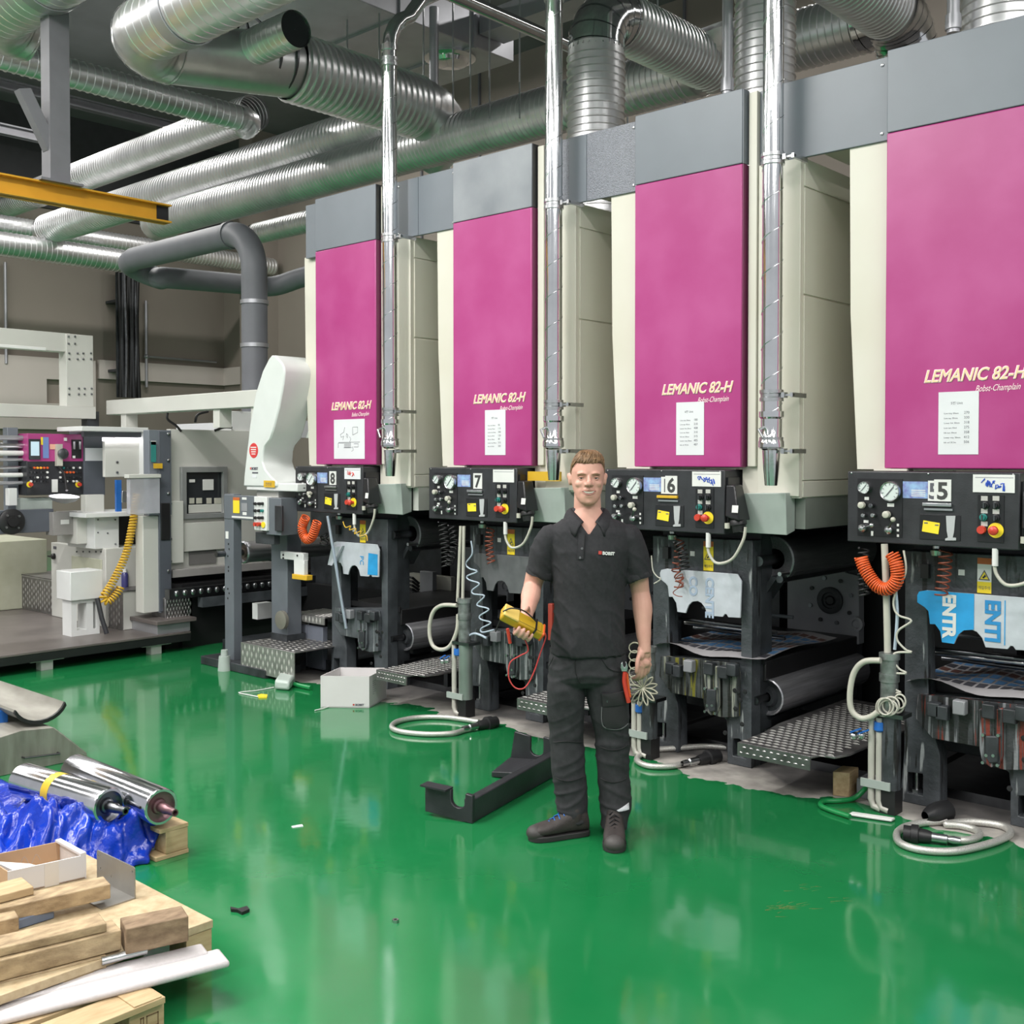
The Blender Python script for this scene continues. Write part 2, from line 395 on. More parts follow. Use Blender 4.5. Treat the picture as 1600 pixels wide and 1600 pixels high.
for i, (y0, z0, y1, z1) in enumerate(((-1, 7.6, 11, 7.6), (3.6, 6.0, 3.6, 7.5), (5.0, 6.0, 5.0, 7.5), (6.4, 6.0, 6.4, 7.5), (3.7, 6.1, 4.9, 7.4), (6.3, 6.1, 5.1, 7.4), (2, 6.9, 8, 6.9))):
    beam('roof_truss_member', (-17.5, y0, z0), (-17.5, y1, z1), (.14, .16), TRUSS, ['upper long grey truss chord near the end wall', 'first upright grey truss post from the left', 'second upright grey truss post from the left', 'third upright grey truss post from the left', 'sloping truss strut rising to the right', 'sloping truss strut falling to the right', 'thin lower grey truss rail near the end wall'][i], RG)

# ---------------------------------------------------------------- ducts
def spiral_prof(L, r, pitch, rib=.008):
    prof = [(0, r)]; d = pitch / 2
    while d < L - .03:
        prof += [(d - .008, r), (d - .003, r + rib), (d + .003, r + rib), (d + .008, r)]; d += pitch
    return prof + [(L, r)]
def elbow_path(p, d0, d1, R, n=5):
    """quarter bend: arrives along d0 and leaves along d1"""
    d0 = Vector(d0); d1 = Vector(d1); c = Vector(p) + d1 * R
    A = [c - d1 * R * math.cos(a) + d0 * R * math.sin(a) for a in [PI/2*i/n for i in range(n + 1)]]
    return [A[0] - d0 * .03] + A + [A[-1] + d1 * .03]
def elbow(p, d0, d1, R, r, m, parent, name='elbow', label=None):
    path = elbow_path(p, d0, d1, R); mb = MB().tube(path, r, 28, cap=False)
    o = part(name, mb, m, parent, label, smooth=20)
    rg = MB()
    for i in range(1, len(path) - 1):
        t = (path[min(i+1, len(path)-1)] - path[max(0, i-1)]).normalized()
        rg.tube([path[i] - t*.008, path[i] + t*.008], r + .007, 28, cap=False)
    part('seam', rg, m, o)
    return path[-2]
def duct(parent, p0, p1, r, pitch=.065, m=None, name='spiral_duct', rib=.008, collars=()):
    p0, p1 = Vector(p0), Vector(p1); L = (p1 - p0).length
    o = part(name, MB().lathe(p0, p1 - p0, spiral_prof(L, r, pitch, rib), 30), m or GALV, parent, smooth=22)
    for c in collars:
        part('collar', MB().lathe(p0 + (p1-p0).normalized()*c, p1 - p0, [(-.06, r+.003), (-.06, r+.014), (.06, r+.014), (.06, r+.003)], 30), GALVD, o)
    return o
def rfit(x, yt, yb, D):
    r1, r2 = ray(x, yt), ray(x, yb); s1, s2 = r1.z/r1.y, r2.z/r2.y; s = (s1+s2)/2
    v = D*math.sqrt(1+s*s)/(s1-s2); return v, H + s*v
def dfit(x, yt, yb, D):
    r1, r2 = ray(x, yt), ray(x, yb); s1, s2 = -r1.z/r1.x, -r2.z/r2.x; s = (s1+s2)/2
    u = D*math.sqrt(1+s*s)/(s1-s2); return -u, H + s*u
U_ = lambda x, y, v: pv(x, y, v).x
V_ = lambda x, y, u: pu(x, y, u).y
# R1: top left corner
v, z = 4.06, 5.70; u0 = U_(2, 60, v)
t = thing('ventilation_duct', 'large silver duct crossing the top left corner, nearest of the overhead ducts', 'duct', (u0, v, z))
duct(t, (u0, v, z), (-1.5, v, z), .30, .11, rib=.004, collars=(.9, 2.6)); elbow((u0, v, z), (-1, 0, 0), (0, 1, 0), .36, .30, GALV, t)
# D1
u, z1 = dfit(200, 116, 161, .29)
v0, v1 = V_(-10, 90, u), V_(375, 190, u)
t = thing('ventilation_duct', 'ribbed silver duct running back from the top left corner to the wide elbow', 'duct', (u, v0, z1))
duct(t, (u, v0, z1), (u, v1, z1), .145, .085); elbow((u, v1, z1), (0, 1, 0), (-1, 0, 0), .2, .150, GALV, t)
# R2 with elbow and D2 flexible duct
v4, z4 = rfit(280, 264, 324, .48); uE = U_(655, 160, v4); ud = uE + .55
_r = ray(235, 45); v = (ud + .36) * _r.y / _r.x; v_, z_ = rfit(266, -37, 94, .6); z = H + (z_ - H) * v / v_; r2 = .30 * v / v_; u0 = U_(235, 45, v)
v4, z4 = rfit(280, 264, 324, .48); uE = U_(655, 160, v4); ud = uE + .55
t = thing('ventilation_duct', 'large silver duct above the ribbed flexible duct, ending in a rounded elbow', 'duct', (u0, v, z))
duct(t, (u0, v, z), (-1.2, v, z), r2, .11, rib=.004, collars=(.5,)); pe = elbow((u0, v, z), (-1, 0, 0), (0, 1, 0), .36, r2, GALV, t)
# open pipe stub
vs_ = 5.45; a = pv(463, 45, vs_); b = pv(400, 85, vs_)
t = thing('duct_stub', 'short silver duct stub with a dark open end', 'duct', b)
duct(t, (b.x - .1, vs_, a.z), (a.x, vs_, a.z), .15, .07, rib=.005)
part('shade_disc', MB().lathe((a.x, vs_, a.z), (1, 0, 0), [(-.02, .146), (-.02, .001)], 28), GLASSD, t)  # dark disc painting the shade inside the open stub
e_ = elbow((b.x - .1, vs_, a.z), (-1, 0, 0), (0, .5, -.866), .2, .15, GALVP, t)
# flexible duct going back, its smooth inlet and the round elbow to the next duct
D2, dz = dfit(560, 84, 193, 1.0); Df = ud / D2; zf = H + (dz - H) * Df; Df = Df * 1.0
t = thing('ventilation_duct', 'dark ribbed flexible duct leading to the round silver elbow', 'duct', (ud, v4 - 1, zf))
vA = V_(452, 140, ud); p1 = Vector((ud, v4 - .5, zf)); p0 = Vector((ud, vA, zf))
duct(t, p0, p1, Df/2 - .01, .075, rib=.020, m=GALV)
elbow(p1, (0, 1, 0), (-.86, 0, -.5), .52, Df/2 - .012, GALV, t, 'round_elbow')
pI = Vector((ud, V_(330, 100, ud), zf + .02))
part('smooth_section', MB().tube([pe.lerp(p0, i/8) for i in range(9)], [r2 - .004 + (Df/2 - .03 - r2 + .004)*i/8 for i in range(9)], 30, cap=False), GALV, t, smooth=60); print('D2', pe, p0, r2, Df, v)
for k in range(4): part('strap', MB().lathe(p0 - (p0 - pI).normalized()*(.12 + .17*k), (0, 1, 0), [(0, Df/2 - .03), (0, Df/2 - .012), (.02, Df/2 - .012), (.02, Df/2 - .03)], 28), STEELD, t)
uL = U_(75, 352, v4)
t = thing('ventilation_duct', 'long ribbed silver duct, middle of the three running away to the far left', 'duct', (uL, v4, z4))
duct(t, (uL, v4, z4), (uE - .1, v4, z4), .24, .07); elbow((uL, v4, z4), (-1, 0, 0), (0, 1, 0), .3, .235, GALV, t)
# R3
v3, z3 = rfit(250, 202, 259, .46); uR = U_(405, 195, v3)
t = thing('ventilation_duct', 'long ribbed silver duct passing behind the yellow crane rail, highest of the three', 'duct', (uR, v3, z3))
duct(t, (WU + .1, v3, z3), (uR - .1, v3, z3), .23, .07)
# R5 / R8
v5, z5 = rfit(720, 175, 250, .45); uL5 = U_(250, 345, v5); uR5 = U_(1120, 120, v5)
t = thing('ventilation_duct', 'long ribbed silver duct along the back, passing behind the press hoods', 'duct', (uL5, v5, z5))
duct(t, (uL5, v5, z5), (uR5 - .2, v5, z5), .225, .06); elbow((uL5, v5, z5), (-1, 0, 0), (0, 1, 0), .3, .23, GALV, t)
elbow((uR5 - .2, v5, z5), (1, 0, 0), (0, -.5, .866), .26, .23, GALV, t)
uL8, uR8 = U_(1225, 70, v5), U_(1352, 60, v5)
t = thing('ventilation_duct', 'ribbed dark silver duct between the two upright ducts at the top right', 'duct', (uL8, v5, z5))
duct(t, (uL8, v5, z5), (uR8, v5, z5), .225, .06); elbow((uR8, v5, z5), (1, 0, 0), (0, -.5, .866), .3, .23, GALVP, t)
# R6
v6, z6 = rfit(440, 339, 373, .28)
t = thing('ventilation_duct', 'short ribbed duct with an elbow beside the leftmost press hood', 'duct', (U_(400, 355, v6), v6, z6))
duct(t, (U_(400, 355, v6), v6, z6), (-5.0, v6, z6), .14, .06); part('hanger_strap', MB().cyl((-6.6, v6, z6 + .13), (-6.6, v6, WZ), .01, 6), STEEL, t); elbow((U_(400, 355, v6), v6, z6), (-1, 0, 0), (0, .4, -.9165), .2, .145, GALVP, t)
# D3, D4
u3, zz3 = dfit(190, 366, 395, .32)
t = thing('ventilation_duct', 'thin ribbed duct crossing behind the crane rail near the end wall', 'duct', (u3, 6, zz3))
duct(t, (u3, V_(-30, 340, u3), zz3), (u3, 12.8, zz3), .16, .07)
u4, zz4 = dfit(90, 375, 412, .38)
t = thing('ventilation_duct', 'lowest ribbed duct at far left, below the crane rail', 'duct', (u4, 6, zz4))
duct(t, (u4, V_(-40, 380, u4), zz4), (u4, V_(195, 410, u4), zz4), .19, .085)
# upright ducts over the hoods
for (xc, hw, yb, lab) in ((931, 44, 215, 'upright ribbed duct rising from between hoods seven and six'), (1195, 45, 140, 'upright ribbed duct behind the chrome pipe between hoods six and five'), (1568, 62, 45, 'upright ribbed duct above hood five at the top right corner')):
    vv = 6.35; c0 = pv(xc - hw, yb, vv); c1 = pv(xc + hw, yb, vv); c = pv(xc, yb, vv)
    d = (ray(xc + hw, yb) - ray(xc - hw, yb)).length * vv / ray(xc, yb).y; r = d / 2
    zt = pv(931, 75, vv).z if xc == 931 else 6.3
    t = thing('ventilation_duct', lab, 'duct', (c.x, vv, 3.6))
    duct(t, (c.x, vv, 3.5), (c.x, vv, zt), r, .052, rib=.011, m=GALV)
    e = elbow((c.x, vv, zt), (0, 0, 1), (0, 1, 0), r * 1.35, r, GALVP, t)
    if xc == 931: duct(t, e, (c.x, 8.0, e.z), r, .055, rib=.010, m=GALV)
    elif xc == 1195: duct(t, e, (c.x, 8.0, e.z), r, .055, rib=.010, m=GALV)
# D6 at the top right
a = pv(1300, -5, 7.2); 
t = thing('ventilation_duct', 'bright ribbed duct end with a crumpled elbow at the top right', 'duct', pv(1330, 0, 7.0))
u6 = pv(1400, 30, 7.6).x; z6b = pv(1400, 25, 7.6).z
duct(t, (u6, 5.6, z6b), (u6, 7.5, z6b), .2, .05, m=GALV); elbow((u6, 7.5, z6b), (0, 1, 0), (0, .3, -.954), .24, .21, GALVP, t)
# thin dark pipes
for (x, y0, y1, vv, r, lab) in ((1137, -20, 148, 6.1, .034, 'dark galvanized pipe standing left of the upright duct behind hood six'), (1490, -20, 52, 6.1, .034, 'dark galvanized pipe standing above hood five'), (678, 12, 188, 8.0, .05, 'grey vent pipe with an elbow foot hanging beside the round duct elbow')):
    a, b = pv(x, y0, vv), pv(x, y1, vv)
    t = thing('vent_pipe', lab, 'pipe', (a.x, vv, b.z)); part('pipe', MB().cyl((a.x, vv, b.z), (a.x, vv, a.z), r, 16), GALVD, t)
    part('coupling', MB().cyl((a.x, vv, b.z + .02), (a.x, vv, b.z + .10), r * 1.25, 16), GALVD, t)
# grey plastic extraction pipe
vv = 6.6; c = pv(398, 560, vv); r = .5 * 40 / F * (-c.x * _s + c.y * _c)
a = pv(331, 375, vv); b = pv(196, 406, vv); zz = a.z
t = thing('extraction_pipe', 'dark grey plastic pipe with bends rising behind the white arm housing', 'pipe', (c.x, vv, 0))
pth = [Vector((c.x, vv, 0.0)), Vector((c.x, vv, zz - .45))] + arc((c.x - .42, vv, zz - .42), .42, 0, PI/2, 8, (1, 0, 0), (0, 0, 1)) + [Vector((b.x + .2, vv, zz))]
part('riser', MB().tube(pth, r, 24), PVC, t, smooth=60)
pth2 = arc((b.x + .2, vv + .27, zz), .27, -PI/2, -PI*1.5, 10, (1, 0, 0), (0, 1, 0))
g0 = pu(259, 434, b.x + .2); g1 = pu(378, 444, b.x + .2); 
pth2 = [Vector((b.x + .25, vv, zz)), Vector((b.x - .02, vv + .06, zz - .02)), Vector((b.x - .10, vv + .25, zz - .08)), Vector((b.x + .02, vv + .45, zz - .16)), Vector((b.x + .2, g0.y, g0.z)), Vector((b.x + .2, g1.y, g1.z)), Vector((b.x + .26, g1.y + .45, g1.z + .02)), Vector((b.x + .8, g1.y + .62, g1.z + .12)), Vector((b.x + 2.2, g1.y + .62, g1.z + .14))]
part('return_bend', MB().tube(smoothpath(pth2, 6), r * .97, 24), PVC, t, smooth=60)
for zc in (2.9, 3.35): part('pipe_clamp', MB().lathe((c.x, vv, zc), (0, 0, 1), [(0, r), (0, r + .012), (.04, r + .012), (.04, r)], 24), GALVD, t)
part('coupling_ring', MB().lathe((c.x - .44, vv, zz), (1, 0, 0), [(-.03, r), (-.03, r + .012), (.03, r + .012), (.03, r)], 24), PVC, t)
# rectangular duct with a round diffuser
cnr = pv(803, 97, 9.5); top = pv(803, 45, 9.5)
t = thing('rectangular_duct', 'rectangular sheet metal air duct hanging under the roof with a round diffuser', 'duct', (cnr.x, 9.5, cnr.z))
part('duct_body', MB().box(cnr.x - 1.7, cnr.x, 5.6, 9.5, cnr.z, top.z), GALVD, t, bevel=.01)
for k in range(3): part('flange', MB().box(cnr.x - 1.73, cnr.x + .03, 6.6 + k*1.1, 6.64 + k*1.1, cnr.z - .03, top.z + .03), GALVD, t)
dd = pz(703, 88, cnr.z)
part('diffuser', MB().lathe((dd.x, dd.y, cnr.z), (0, 0, -1), [(0, .30), (.03, .30), (.05, .22), (.09, .2), (.11, .12), (.12, .001)], 32), GALVP, t)
part('branch_duct', MB().box(cnr.x + .02, cnr.x + 1.9, 8.9, 9.3, cnr.z + .15, top.z), GALVD, t)
for k, x in enumerate((543, 593, 662, 708, 735, 765, 812, 985, 1027)):
    vv = 7.4 + .12 * (k % 4); a = pv(x, 185 if x < 900 else 100, vv)
    single('hanger_rod', MB().cyl((a.x, vv, a.z), (a.x, vv, 7.6), .009, 6), STEEL, '%s thin steel hanger rod from the left under the roof' % ['first', 'second', 'third', 'fourth', 'fifth', 'sixth', 'seventh', 'eighth', 'ninth'][k], 'rod', 'thin hanger rods under the roof')
# wall services at the far left
for k, (x, y0, y1, lab) in enumerate(((8, 410, 568, 'thin conduit on the end wall at the left picture edge'), (228, 470, 605, 'thin conduit with a branch on the end wall beside the cable bundle'))):
    a, b = pu(x, y0, (WU + .1)), pu(x, y1, (WU + .1))
    mb = MB().cyl((WU + .1, a.y, b.z), (WU + .1, a.y, a.z), .03, 8)
    if k: mb.cyl((WU + .1, a.y, pu(228, 557, (WU + .1)).z), (WU + .1, a.y + 1.6, pu(228, 557, (WU + .1)).z - .01), .022, 8).ball((WU + .1, a.y, pu(228, 557, (WU + .1)).z), .05)
    single('conduit', mb, GALVD, lab, 'conduit')
a, b = pu(184, 430, WU + .5), pu(217, 622, WU + .5)
t = thing('cable_riser', 'tall bundle of black cables on a tray against the end wall', 'cables', (WU + .5, a.y, b.z))
part('cable_tray', MB().box(WU + .44, WU + .47, a.y - .02, b.y + .02, b.z, a.z + .3), FRAMED, t)
for zz in (b.z + .5, a.z - .5): part('wall_bracket', MB().box(WU + .01, WU + .44, a.y, b.y, zz, zz + .05), FRAMED, t)
for k in range(8):
    yy = a.y + (b.y - a.y) * (k + .5) / 8
    part('cable', MB().tube([(WU + .52, yy + .02*math.sin(k*3+j), b.z + j*(a.z + .3 - b.z)/5) for j in range(6)], .034 + .008*(k % 3), 8), [BLACK, DARK, STEELD, BLACK][k % 4], t)
# ================================================================ the four printing units (numbers as on their plates)
U0 = {n: -2.316 - 1.5475 * (n - 5) for n in (5, 6, 7, 8)}
VP_, VC, VFR = 5.34, 5.22, 5.40      # planes of magenta panel, control box, side frame
ORD = {5: 'rightmost', 6: 'third from the left', 7: 'second from the left', 8: 'leftmost'}
NUM = {5: 'five', 6: 'six', 7: 'seven', 8: 'eight'}
def rl(px, py, v, n):
    p = pv(px, py, v); return (p.x - U0[n], p.z)
def cp(zx, zy): return rl(1300 + zx/5.3333, 700 + zy/5.3333, VC - .004, 5)
def fp(zx, zy, v=VFR): return rl(930 + zx/5.3333, 700 + zy/5.3333, v, 6)
def fq(zx, zy, v=VFR): return rl(930 + zx/5.3333, 950 + zy/5.3333, v, 6)

def hood(n):
    U = U0[n]
    t = thing('dryer_hood', '%s tall cream dryer hood with magenta and grey front above unit %s' % (ORD[n], NUM[n]), 'machine hood', (U, VP_, 1.33), 'dryer hoods over the printing units')
    mb = MB().prism([(U-.225,3.36),(U-.215,2.5),(U-.172,1.69),(U+.70,1.69),(U+.70,1.53),(U+1.05,1.53),(U+1.05,3.36)], [], VF, 5.375, 6.9)
    part('hood_body', mb, CREAM, t)
    for z0, z1 in ((1.535, 1.62), (1.628, 2.62), (2.632, 3.2), (3.21, 3.355)):
        part('side_panel', MB().box(U+1.05, U+1.058, 5.40, 6.88, z0, z1), CREAM, t, bevel=.002)
    part('front_panel', MB().box(U+.80, U+1.052, 5.362, 5.376, 1.54, 3.355), CREAM, t, bevel=.003)
    part('magenta_panel', MB().box(U, U+.727, 5.31, 5.372, 1.696, 3.371), PINK, t, 'magenta front panel with dust marks', bevel=.006)
    part('grey_panel', MB().box(U, U+.727, 5.31, 5.372, 3.374, 3.783), GREY if n != 7 else mat('dusty_slate_panel', (.18, .195, .22), .4, col2=(.30, .315, .34), scale=2.2), t, 'slate grey top panel', bevel=.004)
    part('panel_edge', MB().box(U+.7275, U+.732, 5.315, 5.373, 1.70, 3.37), mat('maroon_edge', (.17, .022, .085), .4), t); part('panel_edge', MB().box(U+.7275, U+.732, 5.315, 5.373, 3.374, 3.78), DARK if n > 6 else GREY, t)
    part('corner_trim', MB().box(U+.744, U+.795, 5.35, 5.40, 1.70, 3.765), CREAM, t, bevel=.003)
    part('ledge', MB().box(U-.05, U+.12, 5.30, 5.372, 1.684, 1.694), CREAM, t)
    part('lower_flap', MB().hexa([(U+.69,5.36,1.33),(U+1.0,5.33,1.33),(U+1.0,5.42,1.35),(U+.69,5.42,1.35)], [(U+.69,5.31,1.55),(U+1.0,5.31,1.56),(U+1.0,5.42,1.56),(U+.69,5.42,1.55)]), TEAL, t, 'pale green worn lower flap', bevel=.004)
    part('under_duct', MB().box(U+.99, U+1.05, 5.44, 6.85, 1.36, 1.53), mat('under_grey', (.24, .26, .235), .45) if n < 7 else CREAM2, t)
    part('bottom_plate', MB().box(U-.15, U+1.0, 5.5, 6.85, 1.36, 1.52), DARK, t)
    if n == 7: part('yellow_band', MB().box(U+.70, U+.98, 5.302, 5.312, 1.60, 1.66), YHOSE, t, 'yellow stained band')
    a = pv(1034, 617, 5.309); b = pv(1150, 611, 5.309)
    wd = .475; uu = a.x - U0[6]; zz = a.z
    text('outline_lettering', 'LEMANIC 82-H', .084, MF(U+uu-.002, 5.3096, zz), PALEP, t, shear=.3, extrude=0., round_=.0036, width=wd + .007)
    text('model_lettering', 'LEMANIC 82-H', .084, MF(U+uu, 5.3056, zz), GOLD, t, shear=.3, extrude=.0006, width=wd)
    text('maker_lettering', 'Bobst-Champlain', .043, MF(U+uu+.245, 5.3088, zz-.055, .02), PALEP, t, shear=.45, extrude=.0006, width=.205)
    return t
for n in (8, 7, 6, 5): hood(n)

def fascia(n):
    U = U0[n]; m = GREYT if n in (7,) else GREY
    t = thing('fascia_panel', {8: 'grey fascia panel between the hoods of units eight and seven', 7: 'speckled grey fascia panel between the hoods of units seven and six', 6: 'smooth grey fascia panel between the hoods of units six and five'}[n], 'panel', (U+1.2, 5.39, 3.356), 'grey fascia panels between hoods')
    part('sheet', MB().box(U+.90, U+1.545, 5.362, 5.385, 3.352, 3.772), m, t, bevel=.003)
    part('return_sheet', MB().box(U+.797, U+.898, 5.378, 5.40, 3.352, 3.765), GREY, t)
    part('added_cover', MB().box(U+1.062, U+1.32, 5.386, 6.9, 3.42, 3.45), CREAM, t); part('rear_closure', MB().box(U+1.062, U+1.32, 6.86, 6.9, 1.5, 3.41), CREAM, t)  # top piece added to close the gap and shade it from above
    if n in (7, 8): part('plain_strip', MB().box(U+1.0, U+1.14, 5.358, 5.363, 3.354, 3.77), GREY, t, 'plain dark vertical strip')
    for bx in (.925, 1.50):
        for bz in (3.39, 3.735): part('bolt', MB().lathe((U+bx, 5.362, bz), (0, -1, 0), [(0, .010), (.004, .008), (.006, .001)], 10), STEEL, t)
for n in (8, 7, 6): fascia(n)
single('fascia_panel', MB().box(U0[8]-.155, U0[8]-.004, 5.335, 5.37, 3.34, 3.76), GREY, 'narrow grey fascia piece left of hood eight', 'panel', 'grey fascia panels between hoods', bevel=.003)

def sheet(n, c, lines=True):
    p = [pv(x, y, 5.303) for x, y in c]; U = U0[n]
    u0, u1 = p[0].x, p[1].x; z0, z1 = p[1].z, p[0].z
    lab = {5: 'white list sheet with printed numbers taped on the rightmost magenta panel', 6: 'white list sheet taped on the magenta panel of unit six', 7: 'narrow white list sheet taped on the magenta panel of unit seven', 8: 'white sheet with a pencil drawing on the leftmost magenta panel'}[n]
    t = thing('paper_sheet', lab, 'paper', (u0, 5.303, z0), 'sheets taped on the magenta panels')
    part('sheet', MB().box(u0, u1, 5.3075, 5.3095, z0, z1), PAPER, t)
    wd, hh = u1-u0, z1-z0
    if lines:
        text('title', '%d번 Unit' % n, hh*.055, MF(u0+wd*.31, 5.3072, z0+hh*.80), INK, t, extrude=.0002)
        rows = {5: '270 330 318 275 358 412 506', 6: '180 210 408 310 315 405 407', 7: '90 115 340 120 40 315 305'}[n].split()
        for i, r in enumerate(rows):
            zz = z0 + hh*(.645 - .0775*i)
            text('entry', ['Low tray 20mm', 'Low tap 30mm', 'Lower Ink 30mm', 'Low ton 30ml', 'Ink ton 30mm', 'Lower tray 30mm', 'Ink sol 30.5m'][i], hh*.036, MF(u0+wd*.14, 5.3072, zz), INK, t, extrude=.0002)
            text('figure', r, hh*.058, MF(u0+wd*.64, 5.3072, zz), INK, t, extrude=.0002)
            part('rule', MB().box(u0+wd*.14, u0+wd*.86, 5.3070, 5.3074, zz-hh*.022, zz-hh*.019), LABELW, t)
    else:
        mb = MB(); Y = 5.307
        q = lambda fx, fz: (u0+wd*fx, Y, z0+hh*fz)
        for pth in ([(.36,.80),(.33,.68),(.22,.62),(.24,.55),(.33,.58),(.30,.48)], [(.42,.64),(.47,.60),(.45,.53),(.41,.57),(.42,.64)], [(.33,.42),(.52,.42),(.56,.50),(.52,.56)], [(.33,.28),(.54,.28)], [(.55,.42),(.55,.28),(.62,.30),(.64,.22),(.58,.19)], [(.14,.28),(.14,.40),(.33,.40)], [(.66,.30),(.80,.30),(.80,.38),(.66,.38)], [(.62,.60),(.62,.80),(.78,.80),(.78,.66),(.62,.60)], [(.16,.42),(.85,.42)]):
            mb.tube([q(*x) for x in pth], .0016, 4)
        part('drawing', mb, INK, t)
        mb = MB()
        for k in range(5): mb.box(u0+wd*.34, u0+wd*.53, Y-.0006, Y, z0+hh*(.29+.025*k), z0+hh*(.305+.025*k))
        part('hatching', mb, mat('pencil_grey', (.35, .35, .37), .6), t)
sheet(5, [(1466, 613), (1528, 710)]); sheet(6, [(1056, 629), (1099, 711)]); sheet(7, [(757, 641), (789, 711)]); sheet(8, [(521, 656), (569, 717)], False)

def control_box(n):
    U = U0[n]; V = VC
    t = thing('control_box', 'black control box with gauges and number plate %d, on unit %s' % (n, NUM[n]), 'control box', (U, V, 1.325), 'black control boxes along the press')
    X = lambda zx, zy: (U + cp(zx, zy)[0], cp(zx, zy)[1])
    enc = part('enclosure', MB().box(U-.152, U+.68, V, V+.235, 1.325, 1.682), DARK, t, bevel=.006)
    def plate(name, x0, y0, x1, y1, m, d=.004, v=V, parent=t, label=None, bevel=0):
        a = X(x0, y0); b = X(x1, y1); return part(name, MB().box(a[0], b[0], v-d, v, b[1], a[1]), m, parent, label, bevel=bevel)
    gp = plate('gauge_plate', 215, 255, 583, 745, BLACKP)
    plate('indicator_plate', 730, 550, 1068, 775, BLACKP, bevel=.001)
    sp = plate('switch_plate', 1215, 388, 1430, 790, BLACKP)
    for (gx, gz, r) in ((280, 330, .031), (495, 362, .050)):
        c = X(gx, gz)
        g = part('pressure_gauge', MB().lathe((c[0], V-.004, c[1]), (0, -1, 0), [(0, r), (.022, r), (.026, r*.95), (.022, r*.86)], 28), STEEL, t)
        f = part('dial', MB().lathe((c[0], V-.024, c[1]), (0, -1, 0), [(0, r*.88), (.001, .0005)], 28), GAUGE, g)
        mb = MB().obox((c[0], V-.0265, c[1]), (1, 0, 1.2), (0, 1, 0), (1.2, 0, -1), r*.6, .0008, r*.05)
        for k in range(9):
            a = PI*1.25 - k*PI*1.5/8; mb.obox((c[0]+math.cos(a)*r*.72, V-.0262, c[1]+math.sin(a)*r*.72), (math.cos(a), 0, math.sin(a)), (0, 1, 0), (-math.sin(a), 0, math.cos(a)), r*.09, .0006, r*.025)
        part('needle', mb, INK, g)
    for (gx, gz, r, l, m) in ((262, 475, .017, .035, HOSE), (470, 553, .018, .038, HOSE), (340, 480, .012, .03, STEELD), (275, 560, .010, .03, STEEL), (355, 560, .011, .03, STEEL)):
        c = X(gx, gz); part('adjuster_knob', MB().lathe((c[0], V-.004, c[1]), (0, -1, 0), [(0, r*.6), (l*.3, r*.6), (l*.32, r), (l*.95, r*.95), (l, r*.8), (l, .001)], 16), m, t)
    for (gx, gz, ex, ez, col) in ((268, 668, 370, 640, STEEL), (485, 682, 548, 592, HOSE)):
        c = X(gx, gz); e = X(ex, ez)
        o = part('lever_valve', MB().lathe((c[0], V-.004, c[1]), (0, -1, 0), [(0, .017), (.03, .02), (.04, .012), (.042, .001)], 16), STEEL, t)
        part('lever', MB().cyl((c[0], V-.035, c[1]), (e[0], V-.06, e[1]), .0045, 8), STEELD, o); part('lever_ball', MB().ball((e[0], V-.06, e[1]), .0125), col, o)
    for (gx, gz, ww, hh) in ((290, 420, 36, 26), (490, 475, 56, 30), (285, 612, 40, 24), (550, 642, 18, 22), (550, 685, 18, 22), (550, 730, 18, 22), (335, 712, 18, 40)):
        a = X(gx-ww/2, gz-hh/2); b = X(gx+ww/2, gz+hh/2); part('marking', MB().box(a[0], b[0], V-.0058, V-.0042, b[1], a[1]), LABELW, t)
    # photo card and number plate
    card = plate('picture_card', 590, 278, 797, 422, mat('violet_picture_card', (.17, .16, .42), .4, var=.5, scale=30, col2=(.30, .48, .70)), .003)
    a = X(660, 345); b = X(795, 415)
    for k in range(4): part('caption_line', MB().box(a[0], b[0]-.01, V-.0034, V-.003, b[1]+.006+k*.009, b[1]+.010+k*.009), LABELW, card)
    if n in (5, 6):
        pb = plate('number_plate', 800, 272, 862, 442, LABELW, .0035); c = X(803, 420)
        text('digit', '5' if n == 5 else '1', .105, MF(c[0], V-.0037, c[1]), INK, pb, extrude=.0004, bold=.003)
    pn = plate('number_plate', 852, 262, 992, 446, LABELW, .006); c = X(922, 424)
    text('digit', str(n), .112, MF(c[0], V-.0064, c[1]), mat('plate_digit', (.055, .055, .055), .5), pn, extrude=.0006, bold=.0035, align='CENTER')
    plate('clip_rail', 758, 455, 1002, 490, STEEL if n != 6 else YHOSE, .016, bevel=.002); plate('clip_lip', 770, 500, 1008, 524, STEEL, .010)
    # yellow tag with a torn strip beside it
    a = X(825, 660); 
    yt = part('yellow_tag', MB().obox((a[0], V-.006, a[1]), (1, 0, -.13 if n != 7 else .05), (0, 1, 0), (.13 if n != 7 else -.05, 0, 1), .040, .001, .027), YSTICK, t, 'yellow paper tag')
    for (gx, gz) in ((785, 625), (875, 643)):
        c = X(gx, gz); part('note', MB().box(c[0]-.009, c[0]+.009, V-.0074, V-.0071, c[1]-.003, c[1]+.003), INK, yt)
    mb = MB(); q = [X(952, 565), X(1030, 565), X(1018, 700), X(1008, 745), X(1035, 748), X(1035, 770), X(945, 770), X(945, 755), X(968, 745), X(958, 690)]
    mb.prism(q, [], VF, V-.0075, V-.004); part('roller_symbol', mb, mat('pale_symbol', (.42, .43, .44), .5), t, 'pale printed symbol of a cylinder on a stand')
    # white slate with marker scribble
    wp = plate('writing_plate', 1175, 220, 1522, 375, LABELW if n < 8 else PAPER, .005)
    mb = MB(); rr = random.Random(n)
